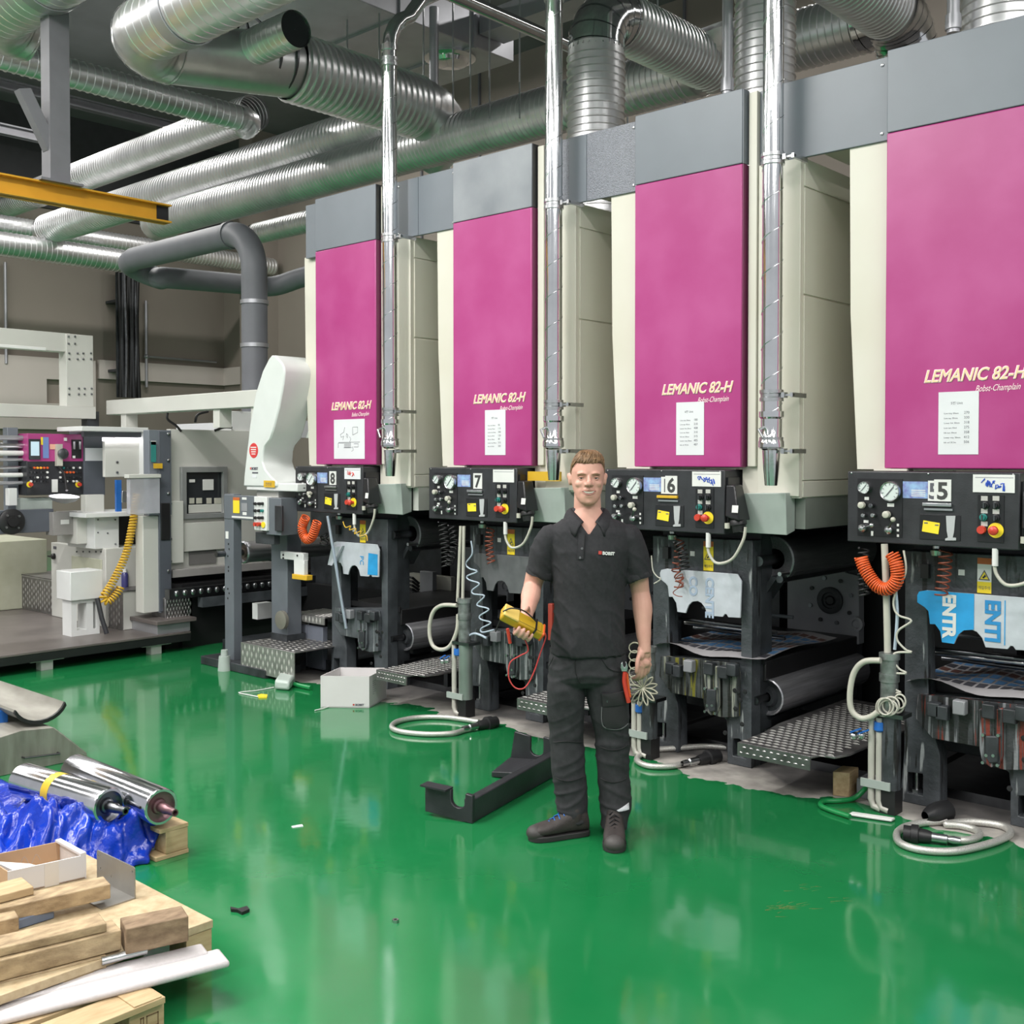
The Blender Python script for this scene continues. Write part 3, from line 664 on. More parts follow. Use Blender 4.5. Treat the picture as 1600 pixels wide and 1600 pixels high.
    if n in (5, 6, 8):
        k0 = X(1255, 285); k1 = X(1460, 330)
        for k in range(9 if n < 8 else 6):
            bx = k0[0] + (k1[0]-k0[0])*k/9; bz = k0[1] + (k1[1]-k0[1])*k/9
            pth = [(bx + rr.uniform(-.006, .014), V-.0058, bz + rr.uniform(-.02, .018)) for _ in range(4)]
            mb.tube(smoothpath(pth, 4), .0026, 5)
        part('marker_writing', mb, REDINK if n == 8 else BLUEINK, wp, 'handwriting in %s marker' % ('red' if n == 8 else 'blue'))
    c = X(1195, 245); part('printed_heading', MB().box(c[0], c[0]+.17, V-.0056, V-.005, c[1]-.002, c[1]+.002), mat('pencil_grey', (.35, .35, .37), .6), wp)
    for (gx, gz) in ((1270, 420), (1367, 420), (1270, 525), (1367, 530), (1270, 632)):
        c = X(gx, gz); part('switch_label', MB().box(c[0]-.015, c[0]+.015, V-.0055, V-.0035, c[1]-.011, c[1]+.011), mat('brushed_label', (.50, .49, .46), .4), t)
    for (gx, gz, m) in ((1278, 478, BLACKP), (1366, 478, BLACKP), (1264, 578, mat('green_button', (.02, .20, .18), .3)), (1366, 582, BLACKP)):
        c = X(gx, gz); o = part('switch', MB().lathe((c[0], V-.004, c[1]), (0, -1, 0), [(0, .0175), (.008, .0175), (.009, .013), (.022, .012), (.022, .001)], 16), m, t)
        part('switch_grip', MB().box(c[0]-.003, c[0]+.003, V-.030, V-.026, c[1]-.013, c[1]+.013), STEELD, o)
    c = X(1250, 682); part('stop_button', MB().lathe((c[0], V-.004, c[1]), (0, -1, 0), [(0, .020), (.012, .020), (.02, .018), (.02, .001)], 18), RED, t)
    c = X(1366, 686); o = part('emergency_stop', MB().lathe((c[0], V-.004, c[1]), (0, -1, 0), [(0, .035), (.004, .035), (.004, .012)], 28), YSTICK, t, 'yellow ring of the emergency stop')
    part('mushroom_button', MB().lathe((c[0], V-.004, c[1]), (0, -1, 0), [(0, .012), (.03, .012), (.031, .022), (.044, .021), (.05, .014), (.052, .001)], 20), RED, o)
    # socket, plug and cable on the right flank
    part('side_plate', MB().box(U+.681, U+.69, V+.02, V+.215, 1.36, 1.64), BLACKP, t)
    part('plug_housing', MB().hexa([(U+.69,V-.015,1.425),(U+.79,V-.035,1.405),(U+.79,V+.09,1.405),(U+.69,V+.11,1.425)], [(U+.69,V-.005,1.60),(U+.745,V-.005,1.60),(U+.745,V+.08,1.60),(U+.69,V+.10,1.60)]), BLACKP, t, bevel=.008)
    part('plug_label', MB().obox((U+.765, V-.033, 1.47), (1, -.2, 0), (.2, 1, 0), (0, .15, 1), .022, .001, .02), LABELW, t)
    part('plug_ring', MB().lathe((U+.745, V+.03, 1.41), (.15, 0, -1), [(0, .04), (.01, .047), (.03, .047), (.035, .04), (.07, .036), (.07, .001)], 20), BLACK, t)
    part('cable_gland', MB().cyl((U+.70, V-.005, 1.39), (U+.70, V-.005, 1.36), .015, 12), HOSE, t)
    cab = [fp(*q, v=VC+.0) for q in ((1245, 660), (1225, 770), (1135, 925), (1010, 962), (945, 890), (930, 800), (935, 725))]
    part('loop_cable', MB().tube(smoothpath([(U + p[0], V + .01, p[1]) for p in cab], 6), .0085, 10), HOSE, t, 'cream cable looping under the box')
    c = cab[-1]; part('cable_fitting', MB().cyl((U + c[0], V+.01, c[1]+.012), (U + c[0], V+.01, c[1]-.07), .014, 12), LABELW, t)
    for k in range(3):
        part('hinge_screw', MB().lathe((U-.13+.39*k, V, 1.672), (0, -1, 0), [(0, .005), (.003, .004), (.004, .001)], 8), STEEL, t)
for n in (8, 7, 6, 5): control_box(n)

# ---------------------------------------------------------------- frames, rollers, trays
PL = [fp(*q, v=5.36) for q in ((545,1040),(555,1015),(600,1005),(1190,1050),(1225,1110),(1215,1415),(1115,1410),(1100,1385),(1085,1383),(1070,1405),(940,1395),(920,1330),(890,1290),(860,1275),(815,1280),(785,1310),(770,1345),(760,1375),(690,1365),(680,1290),(650,1240),(620,1240),(610,1150),(590,1125),(545,1090))]
FO = [fp(480,730), fp(1310,770)] + [fq(1315,1345), fq(1100,1320), fq(1100,1020), fq(1090,930), fq(1060,900), fq(960,870), fq(940,745), fq(660,705), fq(690,830), fq(692,1205), fq(455,1160), fq(480,800)]
FH = [fp(610,1075), fp(1215,1075)] + [fq(1215,430), fq(620,410)]
def frame_poly(U, o): return [(U+a, b) for a, b in o]
def unit(n):
    U = U0[n]
    t = thing('printing_unit', '%s dark grey printing unit frame with rollers, below control box %s' % (ORD[n], NUM[n]), 'printing press', (U, VFR, 0), 'printing units of the press')
    P = lambda o: frame_poly(U, o)
    foot = [fq(1145,1090), fq(1200,1090), fq(1255,1150), fq(1255,1265), fq(1145,1265)]
    footl = [fq(500,950), fq(590,960), fq(590,1130), fq(500,1120)]
    fo = list(FO); fo[2:4] = [(FO[1][0], 0.0), (FO[3][0], 0.0)]; fo[11] = (fo[11][0], 0.0); fo[12] = (fo[12][0], 0.0)
    def lift(h): return [(a, max(b, .05)) for a, b in h]
    part('front_frame', MB().prism(P(fo), [P(FH), P(lift(foot)), P(lift(footl))], VF, VFR, VFR+.10), FRAME if n == 8 else STREAK, t, bevel=.004)
    part('flank_leg', MB().box(U+FO[1][0]-.10, U+FO[1][0]+.002, VFR+.101, VFR+.22, 0, 1.28), FRAMED, t)
    part('flank_leg', MB().box(U+FO[0][0], U+FO[0][0]+.06, VFR+.101, VFR+.22, 0, 1.28), FRAMED, t)
    for c in ((sum(x[0] for x in foot)/5, .05), (sum(x[0] for x in footl)/4 - .01, .05)):
        part('anchor_bolt', MB().cyl((U+c[0], VFR+.05, 0), (U+c[0], VFR+.05, .16), .012, 10).cyl((U+c[0], VFR+.05, .03), (U+c[0], VFR+.05, .065), .028, 6), STEEL, t)
    # ink-spattered cross plate with its brackets
    cpl = [fq(575,395), fq(1200,455), fq(1215,560), fq(1210,900), fq(1100,905), fq(1065,900), fq(965,868), fq(935,750), fq(660,700), fq(560,560)]
    part('cross_plate', MB().prism(P(cpl), [], VF, VFR-.035, VFR-.001), STAIN[n], t, 'cross plate streaked with dried ink', bevel=.004)
    pad = [fq(940,480), fq(1080,470), fq(1080,800), fq(1060,860), fq(1010,885), fq(960,840), fq(945,760)]
    part('bearing_pad', MB().prism(P(pad), [], VF, VFR-.06, VFR-.036), STAIN[n], t, bevel=.006)
    slot = [fq(985,660), fq(1060,660), fq(1060,840), fq(1010,850), fq(985,800)]
    part('oval_cover', MB().prism(P(slot), [], VF, VFR-.075, VFR-.061), FRAMED, t, bevel=.006)
    for q in ((970,655),(1058,655),(990,795),(1030,795),(1055,860),(970,845)):
        c = fq(*q); part('bolt', MB().cyl((U+c[0], VFR-.076, c[1]), (U+c[0], VFR-.06, c[1]), .008, 8), STEEL, t)
    for q, m in (((690,470), FRAMED), ((740,490), FRAMED), ((840,450), BACKP), ((1010,470), FRAMED), ((1130,500), FRAMED), ((1200,480), FRAMED)):
        c = fq(*q); part('bracket', MB().box(U+c[0]-.035, U+c[0]+.025, VFR-.085, VFR-.036, c[1]-.05, c[1]+.02), m, t, bevel=.006)
    for q in ((1190,680),(1235,760),(1275,690),(1195,830),(1110,1030),(1250,960),(1140,540),(1220,690)):
        c = fq(*q); part('bolt_hole', MB().lathe((U+c[0], VFR-.0352, c[1]), (0, -1, 0), [(0, .014), (.004, .012), (.005, .001)], 12), BLACK, t)
    # far side casting with its bearing
    g = [pv(x, y, 6.7) for x, y in ((1230,895),(1262,897),(1270,885),(1310,882),(1322,895),(1342,900),(1342,1007),(1230,1003))]
    du = U0[n] - U0[5] if n != 6 else 0
    part('rear_casting', MB().prism([(p.x - U0[6] + U, p.z) for p in g], [], VF, 6.70, 6.78), BACKP, t, bevel=.004)
    b = pv(1298, 938, 6.7); bx, bz = b.x - U0[6] + U, b.z
    o = part('bearing_housing', MB().lathe((bx, 6.70, bz), (0, -1, 0), [(0, .088), (.02, .088), (.024, .08), (.024, .055), (.01, .05), (.01, .001)], 28), FRAMED, t)
    part('bearing_bore', MB().lathe((bx, 6.69, bz), (0, -1, 0), [(0, .032), (.012, .032), (.004, .024), (.004, .001)], 20), BLACK, o)
    for k in range(8):
        a = k*PI/4 + .3; part('casting_bolt', MB().cyl((bx + math.cos(a)*.15, 6.70, bz + math.sin(a)*.15), (bx + math.cos(a)*.15, 6.69, bz + math.sin(a)*.15), .014, 10), [STEELD, BLACK][k % 2], t)
    part('rear_frame', MB().prism([(U+.07, 0), (U+.76, 0), (U+.76, 1.28), (U+.07, 1.28)], [[(U+.2, .45), (U+.62, .45), (U+.62, 1.0), (U+.2, 1.0)]], VF, 6.72, 6.8), FRAMED, t)
    part('clamp_block', MB().box(bx-.12, bx+.09, 6.55, 6.69, bz-.33, bz-.22), BLACK, t, bevel=.01)
    part('gear_cap', MB().lathe((bx+.19, 6.70, bz-.135), (0, -1, 0), [(0, .045), (.03, .045), (.034, .03), (.02, .025), (.02, .001)], 20), BACKP, t)
    # rollers seen in the gap
    a = pv(1203, 1086, 5.6); ru, rz = a.x - U0[6] + U, a.z - .005
    o = part('chrome_roller', MB().lathe((ru, 5.56, rz), (0, 1, 0), [(.03, .080), (.012, .094), (0, .098), (.004, .106), (.03, .106), (1.14, .106), (1.14, .05)], 36), ROLLER, t, 'polished steel roller lying low in the gap')
    part('roller_hub', MB().lathe((ru, 5.585, rz), (0, -1, 0), [(0, .085), (0, .06), (.03, .05), (.03, .03), (-.02, .028), (-.02, .001)], 24), FRAMED, o)
    part('journal', MB().cyl((ru, 5.43, rz), (ru, 5.60, rz), .022, 14), STEELD, o)
    a = pv(1207, 874, 5.6); iu, iz = a.x - U0[6] + U, a.z
    o = part('impression_roller', MB().lathe((iu, 5.60, iz), (0, 1, 0), [(.03, .06), (0, .125), (.004, .135), (.05, .135), (.055, .132), (1.1, .132), (1.1, .05)], 36), mat('worn_rubber_roller', (.17, .17, .18), .35, .5, var=.2, aniso=(20, 1, 20)), t, 'dark impression roller high in the gap')
    part('journal', MB().cyl((iu, 5.44, iz), (iu, 5.64, iz), .03, 14), STEELD, o)
    for q, v0, v1, r, m in (((1218, 905), 5.55, 6.7, .022, STEELD), ((1218, 897), 5.5, 6.7, .012, STEEL)):
        a = pv(q[0], q[1], v0); part('tie_bar', MB().cyl((a.x-U0[6]+U, v0, a.z), (a.x-U0[6]+U, v1, a.z), r, 14), m, t)
    part('doctor_arm', MB().hexa([(iu-.08, 5.56, iz-.22), (iu-.05, 5.56, iz-.24), (iu-.05, 5.7, iz-.24), (iu-.08, 5.7, iz-.22)], [(iu+.02, 5.56, iz-.09), (iu+.05, 5.56, iz-.1), (iu+.05, 5.7, iz-.1), (iu+.02, 5.7, iz-.09)]), FRAMED, t)
    for k, (zz, hh) in enumerate(((.235, .02), (.16, .025))):
        part('guard_rail', MB().box(U+.765 + .05*k, U+.80 + .05*k, 5.52, 6.65, zz - .05, zz - .05 + hh), STEELD, t)
    # ink tray across the unit
    a = pv(1190, 1030, 5.5); tz = a.z
    part('ink_tray', MB().box(U+.06, U+.77, 5.52, 6.70, tz-.13, tz-.012), BLACK, t, 'black ink tray', bevel=.006)
    part('tray_lip', MB().box(U+.06, U+.77, 5.505, 5.52, tz-.03, tz+.01), BLACK, t)
    if n == 6 or n == 5:
        for k, (q0, zz) in enumerate(((1062, 968), (1065, 978), (1075, 990), (1070, 960))):
            a = pv(q0, zz, 5.55); part('cross_shaft', MB().cyl((U+.12, 5.58 + .1*k, a.z), (U+.75, 5.58 + .1*k, a.z), .011, 10), [STEELD, STEEL, STEELD, FRAME][k], t)
    part('bottom_beam', MB().box(U+.12, U+.70, 5.7, 6.7, .22, .42), FRAMED, t, bevel=.006)
    part('bottom_shaft', MB().cyl((U+.1, 6.0, .30), (U+.7, 6.0, .30), .07, 18), STEELD, t)
    part('base_beam', MB().box(U+.05, U+1.55, 5.62, 6.75, .0, .05), STEELD, t)
    part('dark_backdrop', MB().box(U-.75, U+.80, 6.90, 6.94, 0, 1.5), BLACK, t)  # black sheet added as a dark backdrop behind the gaps
    # top links between frame and hood
    part('top_beam', MB().box(U+.08, U+.75, 5.5, 6.8, 1.28, 1.34), FRAMED, t)
    for q, mm in (((610, 875), LABELW), ((812, 880), LABELW)):
        c = fp(*q); part('tag', MB().box(U+c[0]-.015, U+c[0]+.015, VFR-.003, VFR-.0005, c[1]-.014, c[1]+.014), mm, t)
    c = fp(945, 900); w2 = .033
    o = part('warning_label', MB().box(U+c[0]-w2, U+c[0]+w2, VFR-.003, VFR-.0005, c[1]-.085, c[1]+.085), YSTICK if n != 5 else LABELW, t, 'yellow warning label with a triangle')
    part('label_head', MB().box(U+c[0]-w2, U+c[0]+w2, VFR-.0036, VFR-.0031, c[1]+.055, c[1]+.085), mat('orange_label', (.55, .13, .03), .5), o)
    if n == 5: part('label_foot', MB().box(U+c[0]-w2, U+c[0]+w2, VFR-.0036, VFR-.0031, c[1]-.085, c[1]-.03), YSTICK, o)
    tri = [(U+c[0]-.027, c[1]-.022), (U+c[0]+.027, c[1]-.022), (U+c[0], c[1]+.028)]
    part('triangle', MB().prism(tri, [[((x-U-c[0])*.72+U+c[0], (z-c[1])*.72+c[1]-.001) for x, z in tri]], VF, VFR-.0042, VFR-.0031), INK, o)
    part('triangle_field', MB().prism([((x-U-c[0])*.72+U+c[0], (z-c[1])*.72+c[1]-.001) for x, z in tri], [], VF, VFR-.0040, VFR-.0033), YSTICK, o)
    part('figure', MB().obox((U+c[0], VFR-.0043, c[1]-.006), (1, 0, .5), (0, 1, 0), (-.5, 0, 1), .010, .0004, .0035).obox((U+c[0], VFR-.0043, c[1]-.004), (.4, 0, 1), (0, 1, 0), (-1, 0, .4), .010, .0004, .0025), INK, o)
    text('label_text', '개입주의', .019, MF(U+c[0], VFR-.0038, c[1]-.066), INK, o, extrude=.0003, align='CENTER', width=.055)
    c = fp(690, 870); part('cable_cover', MB().box(U+c[0]-.09, U+c[0]-.05, VFR-.03, VFR-.001, c[1]-.04, c[1]+.03), BLACK, t)
    part('top_fitting', MB().lathe((U+c[0], VFR-.06, 1.325), (0, 0, -1), [(0, .018), (.02, .018), (.03, .03), (.055, .026), (.055, .001)], 16), STEEL, t)
    return t
UNITS = {n: unit(n) for n in (8, 7, 6, 5)}

# plates hung on the frames, most of them wrapped in film
def guard_plate(n):
    U = U0[n]; o2 = [(U+a, b) for a, b in PL]
    m, lab = {5: (FILMW, 'guard plate in blue and white lettered film, on unit five'), 6: (FILMW, 'guard plate in pale crinkled film, on unit six'), 7: (mat('bare_guard_plate', (.13, .135, .14), .4, .3, var=.3), 'bare dark guard plate behind the man, on unit seven'), 8: (FILMW, 'guard plate in pale film with a blue corner, on unit eight')}[n]
    t = thing('guard_plate', lab, 'plate', (U+.4, 5.36, 1.0), 'guard plates on the unit frames')
    part('plate', MB().prism(o2, [], VF, 5.352, 5.363), m, t, bevel=.002)
    if n == 5:
        Q = lambda x, y: (pv(1300+x/5.3333, 700+y/5.3333, 5.349).x, pv(1300+x/5.3333, 700+y/5.3333, 5.349).z)
        zmax = max(b for a, b in o2); k = lambda f, g: (o2[0][0] + f*(o2[4][0]-o2[0][0]), g)
        left = [p for p in o2 if p[0] < U+PL[0][0]+.34*(PL[4][0]-PL[0][0])]
        cut = U+PL[0][0]+.50*(PL[4][0]-PL[0][0])
        # blue half: follow the outline left of the cut
        blue = [o2[i] for i in (24, 0, 1, 2)] + [(cut, o2[2][1]+(o2[3][1]-o2[2][1])*.48)] + [(cut, o2[13][1]+.002)] + [o2[i] for i in range(14, 24)]
        part('blue_film', MB().prism(blue, [], VF, 5.349, 5.3515), FILMB, t, 'bright blue film on the left half')
        a = pv(1300+1200/5.3333, 700+1235/5.3333, 5.3485)
        part('stripe', MB().box(U+PL[0][0]+.755*(PL[4][0]-PL[0][0]), U+PL[0][0]+.762*(PL[4][0]-PL[0][0]), 5.3495, 5.352, PL[10][1]+.02, PL[3][1]-.02), FILMB, t)
        w0 = PL[0][0]; ww = PL[4][0]-PL[0][0]
        text('film_lettering', 'ENTR', .085, MF(U+w0+.235*ww, 5.3475, PL[2][1]-.01, -PI/2), LABELW, t, extrude=.0006, bold=.004)
        text('film_lettering', 'ENTI', .095, MF(U+w0+.60*ww, 5.3495, PL[2][1]-.02, -PI/2), mat('film_print_blue', (.03, .25, .55), .4), t, extrude=.0006, bold=.004)
    if n == 6:
        w0 = PL[0][0]; ww = PL[4][0]-PL[0][0]; fm = mat('faded_film_print', (.36, .44, .56), .4)
        text('film_lettering', 'CO', .075, MF(U+w0+.38*ww, 5.3500, PL[2][1]-.03, -PI/2), fm, t, extrude=.0006, bold=.003)
        text('film_lettering', 'CENTE', .075, MF(U+w0+.58*ww, 5.3500, PL[2][1]-.03, -PI/2), fm, t, extrude=.0006, bold=.003)
    if n == 8:
        w0 = PL[0][0]; ww = PL[4][0]-PL[0][0]
        part('blue_film', MB().prism([(U+w0+.76*ww, PL[5][1]+.01), (U+w0+.97*ww, PL[5][1]+.012), (U+w0+.97*ww, PL[5][1]+.17), (U+w0+.78*ww, PL[5][1]+.175)], [], VF, 5.349, 5.3515), FILMB, t, 'blue film patch')
        text('film_lettering', 'PC', .06, MF(U+w0+.60*ww, 5.3495, PL[5][1]+.15, -PI/2), FILMB, t, extrude=.0006)
        part('torn_corner', MB().hexa([(U+w0-.03, 5.32, PL[21][1]-.02), (U+w0+.05, 5.30, PL[21][1]-.02), (U+w0+.05, 5.35, PL[21][1]), (U+w0, 5.35, PL[21][1])], [(U+w0+.03, 5.31, PL[0][1]-.02), (U+w0+.14, 5.33, PL[0][1]), (U+w0+.14, 5.35, PL[0][1]), (U+w0+.05, 5.35, PL[0][1])]), FILMW, t)
for n in (8, 7, 6, 5): guard_plate(n)

# printed sheets lying on the trays of units six and five
def printed_sheet(n):
    U = U0[n]; c = [(1055,1019,.0),(1215,990,.0),(1285,1008,.0),(1180,1036,.0)]
    zt = pv(1190, 1030, 5.5).z + .012
    t = thing('printed_sheet', 'printed sheet of small cards lying on the ink tray of unit %s' % NUM[n], 'printed sheet', (U+.4, 5.8, zt), 'printed sheets on the ink trays')
    u0, u1, v0, v1 = U+.10, U+.80, 5.36, 6.35
    nx, ny = 12, 10; mb = MB(); vs = []; fs = []
    hgt = lambda i, j: zt + .012*math.sin(i*.9)*math.cos(j*.7) + .012*(j/ny) + (.02 if j == 0 else 0)*math.sin(i*.6)
    for i in range(nx+1):
        for j in range(ny+1): vs.append((u0+(u1-u0)*i/nx + .0*j/ny, v0+(v1-v0)*j/ny, hgt(i, j)+.008))
    for i in range(nx):
        for j in range(ny): a = i*(ny+1)+j; fs.append((a, a+ny+1, a+ny+2, a+1))
    mb.add(vs, fs); part('paper', mb, mat('grey_paper', (.36, .35, .36), .5), t)
    cols = [mat('brown_print', (.13, .06, .05), .5), mat('blue_print', (.09, .22, .42), .5), mat('dark_print', (.05, .05, .06), .5)]
    for row, m in ((0, 2), (1, 1), (2, 1), (3, 0), (4, 2), (5, 1), (6, 1), (7, 0)):
        q = MB()
        for i in range(nx):
            for a0, a1 in ((.1, .85),):
                P = lambda fi, fj: ((u0+(u1-u0)*fi/nx, v0+(v1-v0)*fj/ny, zt+.0105 + hgt(int(fi+.5), int(fj+.5))-zt))
                q.add([P(i+a0, row+1.15), P(i+a1, row+1.15), P(i+a1, row+1.85), P(i+a0, row+1.85)], [(0,1,2,3)])
        part('print_row', q, cols[m], t)
printed_sheet(6); printed_sheet(5)

# ---------------------------------------------------------------- diamond-plate steps
def lozenges(o, ex, ey, nz, nx, ny, lx, ly, h, jitter=False):
    """raised lozenges in staggered rows over a rectangle spanned by ex, ey (full vectors)"""
    o = Vector(o); ex = Vector(ex); ey = Vector(ey); nz = Vector(nz); mb = MB()
    X = ex.normalized(); Y = ey.normalized(); sx, sy = ex.length/nx, ey.length/ny
    for j in range(ny):
        for i in range(nx):
            c = o + X*((i+.5+(.25 if j % 2 else -.25))*sx) + Y*((j+.5)*sy)
            a, b = (X*lx, Y*ly)
            mb.add([c-a, c-b, c+a, c+b, c-a*.35+nz*h, c+a*.35+nz*h], [(0,1,4),(1,5,4),(1,2,5),(2,3,5),(3,4,5),(3,0,4)])
    return mb
def gap_step(n, label, ua=.93, ub=1.46):
    U = U0[n]; z = .27; u0, u1 = U+ua, U+ub
    t = thing('diamond_step', label, 'step', (U+1.2, 5.4, 0), 'diamond plate steps along the press')
    o = [(u0, 4.95), (u1-.12, 4.95), (u1-.10, 5.02), (u1-.03, 5.03), (u1, 5.12), (u1+.02, 6.3), (u0-.04, 6.3), (u0-.04, 5.45), (u0, 5.2)]
    part('tread', MB().prism(o, [], ZF, z-.012, z), DIAM, t, bevel=.002)
    part('front_lip', MB().box(u0, u1-.12, 4.945, 4.955, z-.07, z-.001), DIAM, t)
    part('raised_lozenges', lozenges((u0+.01, 4.97, z), (u1-u0-.06, 0, 0), (0, 1.25, 0), (0, 0, 1), 11, 26, .022, .009, .005), DIAMH, t, stuff=True)
    part('lip_lozenges', lozenges((u0+.01, 4.945, z-.065), (u1-u0-.14, 0, 0), (0, 0, .06), (0, -1, 0), 10, 2, .013, .005, .003), DIAM, t, stuff=True)
    for x in (u0+.02, u1-.06): part('support', MB().box(x-.02, x+.02, 5.6, 5.64, .05, z-.012), FRAMED, t)
gap_step(6, 'wide diamond plate step between units six and five')
gap_step(8, 'diamond plate step right of the white box between units eight and seven', 1.15, 1.58)
gap_step(7, 'diamond plate step behind the man between units seven and six')
# ================================================================ chrome pipes in front of the hoods
def riser(n, x, label, bend=False):
    vv = 5.22; b = pv(x, 748, vv); u = b.x; r = .054
    Z = lambda y: pv(x, y, vv).z
    t = thing('metal_pipe', label, 'pipe', (u, vv, b.z), 'polished pipes in front of the hoods')
    ztop = Z(75) if bend else 6.4
    if bend:
        pth = [Vector((u, vv, Z(690))), Vector((u, vv, ztop))] + arc((u, vv + .30, ztop), .30, PI, PI*.62, 4, (0, 1, 0), (0, 0, 1))
        p = pth[-1]; pth += [p + Vector((0, .12, .16)), p + Vector((0, .35, .30)), p + Vector((0, 2.2, .30))]
        part('pipe', MB().tube(pth, r, 22), GALVP, t, smooth=25)
        part('joint_ring', MB().lathe((u, vv, ztop), (0, 0, 1), [(-.02, r), (-.02, r+.008), (.02, r+.008), (.02, r)], 22), GALVP, t)
    else:
        part('pipe', MB().cyl((u, vv, Z(690)), (u, vv, ztop), r, 24), GALVP, t)
    mb = MB(); zz = Z(690); turns = (ztop - zz) / .19; k = 14
    mb.tube([(u + math.cos(2*PI*i/k)*(r+.0005), vv + math.sin(2*PI*i/k)*(r+.0005), zz + (ztop-zz)*i/(turns*k)) for i in range(int(turns*k)+1)], .0028, 4)
    part('spiral_seam', mb, STEEL, t)
    hoodtop = 3.33
    for zc in (Z(692), 2.08, hoodtop, min(ztop - .1, 4.62)):
        part('pipe_clamp', MB().lathe((u, vv, zc), (0, 0, 1), [(-.03, r), (-.03, r+.009), (-.012, r+.009), (-.008, r+.004), (.008, r+.004), (.012, r+.009), (.03, r+.009), (.03, r)], 24), STEEL, t)
    for zc in (2.08, hoodtop, Z(705)):
        part('wall_bracket', MB().box(u+r, u+r+.075, vv-.008, vv+.008, zc-.005, zc+.005).box(u+r+.012, u+r+.03, vv-.02, vv+.02, zc-.014, zc+.014).box(u+r+.06, u+r+.075, vv-.012, 5.36, zc-.012, zc+.012), STEEL, t)
    part('damper_collar', MB().lathe((u, vv, Z(690)), (0, 0, -1), [(-.16, r), (-.16, r+.012), (-.13, r+.012), (-.12, r+.002), (-.02, r+.002), (0, r+.014), (.03, r+.014), (.04, r), (.05, r-.01)], 24), GALVP, t)
    part('clear_sleeve', MB().lathe((u, vv, Z(703)), (0, 0, -1), [(0, r-.006), (.10, r-.012), (.19, r-.020), (.19, .001)], 20), GALVP, t)
    part('handle', MB().tube([(u-r*.3, vv-r, Z(668)), (u-r*.3, vv-r-.05, Z(672)), (u+.01, vv-r-.05, Z(684))], .008, 8), STEEL, t)
riser(8, 610, 'polished pipe with a bend at the top, in front of hood eight', True)
riser(7, 865, 'polished straight pipe above the man, in front of hood seven')
riser(6, 1205, 'polished straight pipe in front of hood six, thickest looking of the three')

# ================================================================ hoses under the control boxes
def P3(pts, v): return [pv(x, y, v) for x, y in pts]
def hose_thing(name, label, cat, mb, m, group=None): return single(name, mb, m, label, cat, group, smooth=70)
CG = 'coiled hoses under the control boxes'
hose_thing('coiled_hose', 'bright orange coiled air hose under control box 5', 'hose', MB().tube(coil(P3([(1345,870),(1352,890),(1370,915),(1388,920),(1402,905),(1400,880),(1393,865)], 5.16), .030, 34, 12), .0045, 6), ORANGE, CG)
hose_thing('coiled_hose', 'orange coiled air hose looped under control box 8', 'hose', MB().tube(coil(P3([(478,808),(472,825),(478,842),(488,838),(496,815)], 5.16), .033, 24, 12), .0055, 6), ORANGE, CG)
for (n, pts, turns, r, lab) in ((5, [(1478,860),(1476,895),(1470,930)], 7, .030, 'loose red brown coil spring hose under control box 5'), (7, [(767,826),(764,850),(768,880)], 8, .026, 'red brown coil spring hose under control box 7'), (6, [(1062,842),(1060,870),(1056,890),(1062,905),(1060,918)], 8, .024, 'dark red coil spring hose under control box 6')):
    hose_thing('coiled_hose', lab, 'hose', MB().tube(coil(P3(pts, 5.315), r, turns, 12), .0045, 6), mat('rust_red_hose', (.22, .055, .03), .4), CG)
hose_thing('coiled_hose', 'thin brown wire curl hanging over the pale film of unit six', 'wire', MB().tube(smoothpath(P3([(1060,918),(1067,897),(1055,905),(1068,912),(1052,925),(1058,931),(1066,932)], 5.25), 5), .003, 5), mat('rust_red_hose', (0,0,0)), CG)
for (pts, turns, r, lab) in (([(692,815),(695,845),(698,885)], 10, .032, 'left black coiled hose under control box 7'), ([(706,820),(710,850),(702,882)], 9, .026, 'right thinner black coiled hose under control box 7'), ([(1350,856),(1349,900),(1351,930)], 9, .026, 'black coiled hose beside the bright orange hose'), ([(1060,845),(1066,865),(1070,890)], 7, .028, 'black tangled coil hose under control box 6'), ([(505,835),(508,842),(506,850)], 4, .03, 'small black coiled hose right of the orange hose under control box 8')):
    hose_thing('coiled_hose', lab, 'hose', MB().tube(coil(P3(pts, 5.25), r, turns, 11), .0055, 6), BLACK, CG)
hose_thing('coiled_hose', 'loose yellow curled air hose under control box 8', 'hose', MB().tube(smoothpath(P3([(536,815),(540,824),(548,822),(546,828),(556,826),(554,834),(564,830),(562,838),(572,836),(574,845)], 5.2), 5), .0045, 6), YHOSE, CG)
hose_thing('coiled_hose', 'stretched pale blue spiral air hose hanging left of unit seven frame', 'hose', MB().tube(smoothpath(P3([(736,845),(738,865),(728,880),(733,888),(746,893),(730,900),(733,906),(749,912),(738,922),(740,928),(757,931),(746,943),(748,947),(764,952),(750,962),(752,968),(767,973),(752,982),(754,988),(772,984)], 5.22), 5), .0055, 8), mat('pale_blue_hose', (.42, .50, .58), .35), CG)
hose_thing('coiled_hose', 'stretched cream spiral air hose hanging left of unit five frame', 'hose', MB().tube(smoothpath(P3([(1412,860),(1415,895),(1398,930),(1397,950),(1405,962),(1424,970),(1404,985),(1402,1000),(1415,1015),(1424,1019),(1400,1020),(1395,1030),(1405,1045),(1416,1052),(1392,1053),(1390,1065),(1400,1078),(1406,1082),(1380,1084)], 5.18), 5), .0055, 8), HOSE, CG)
mb = MB()
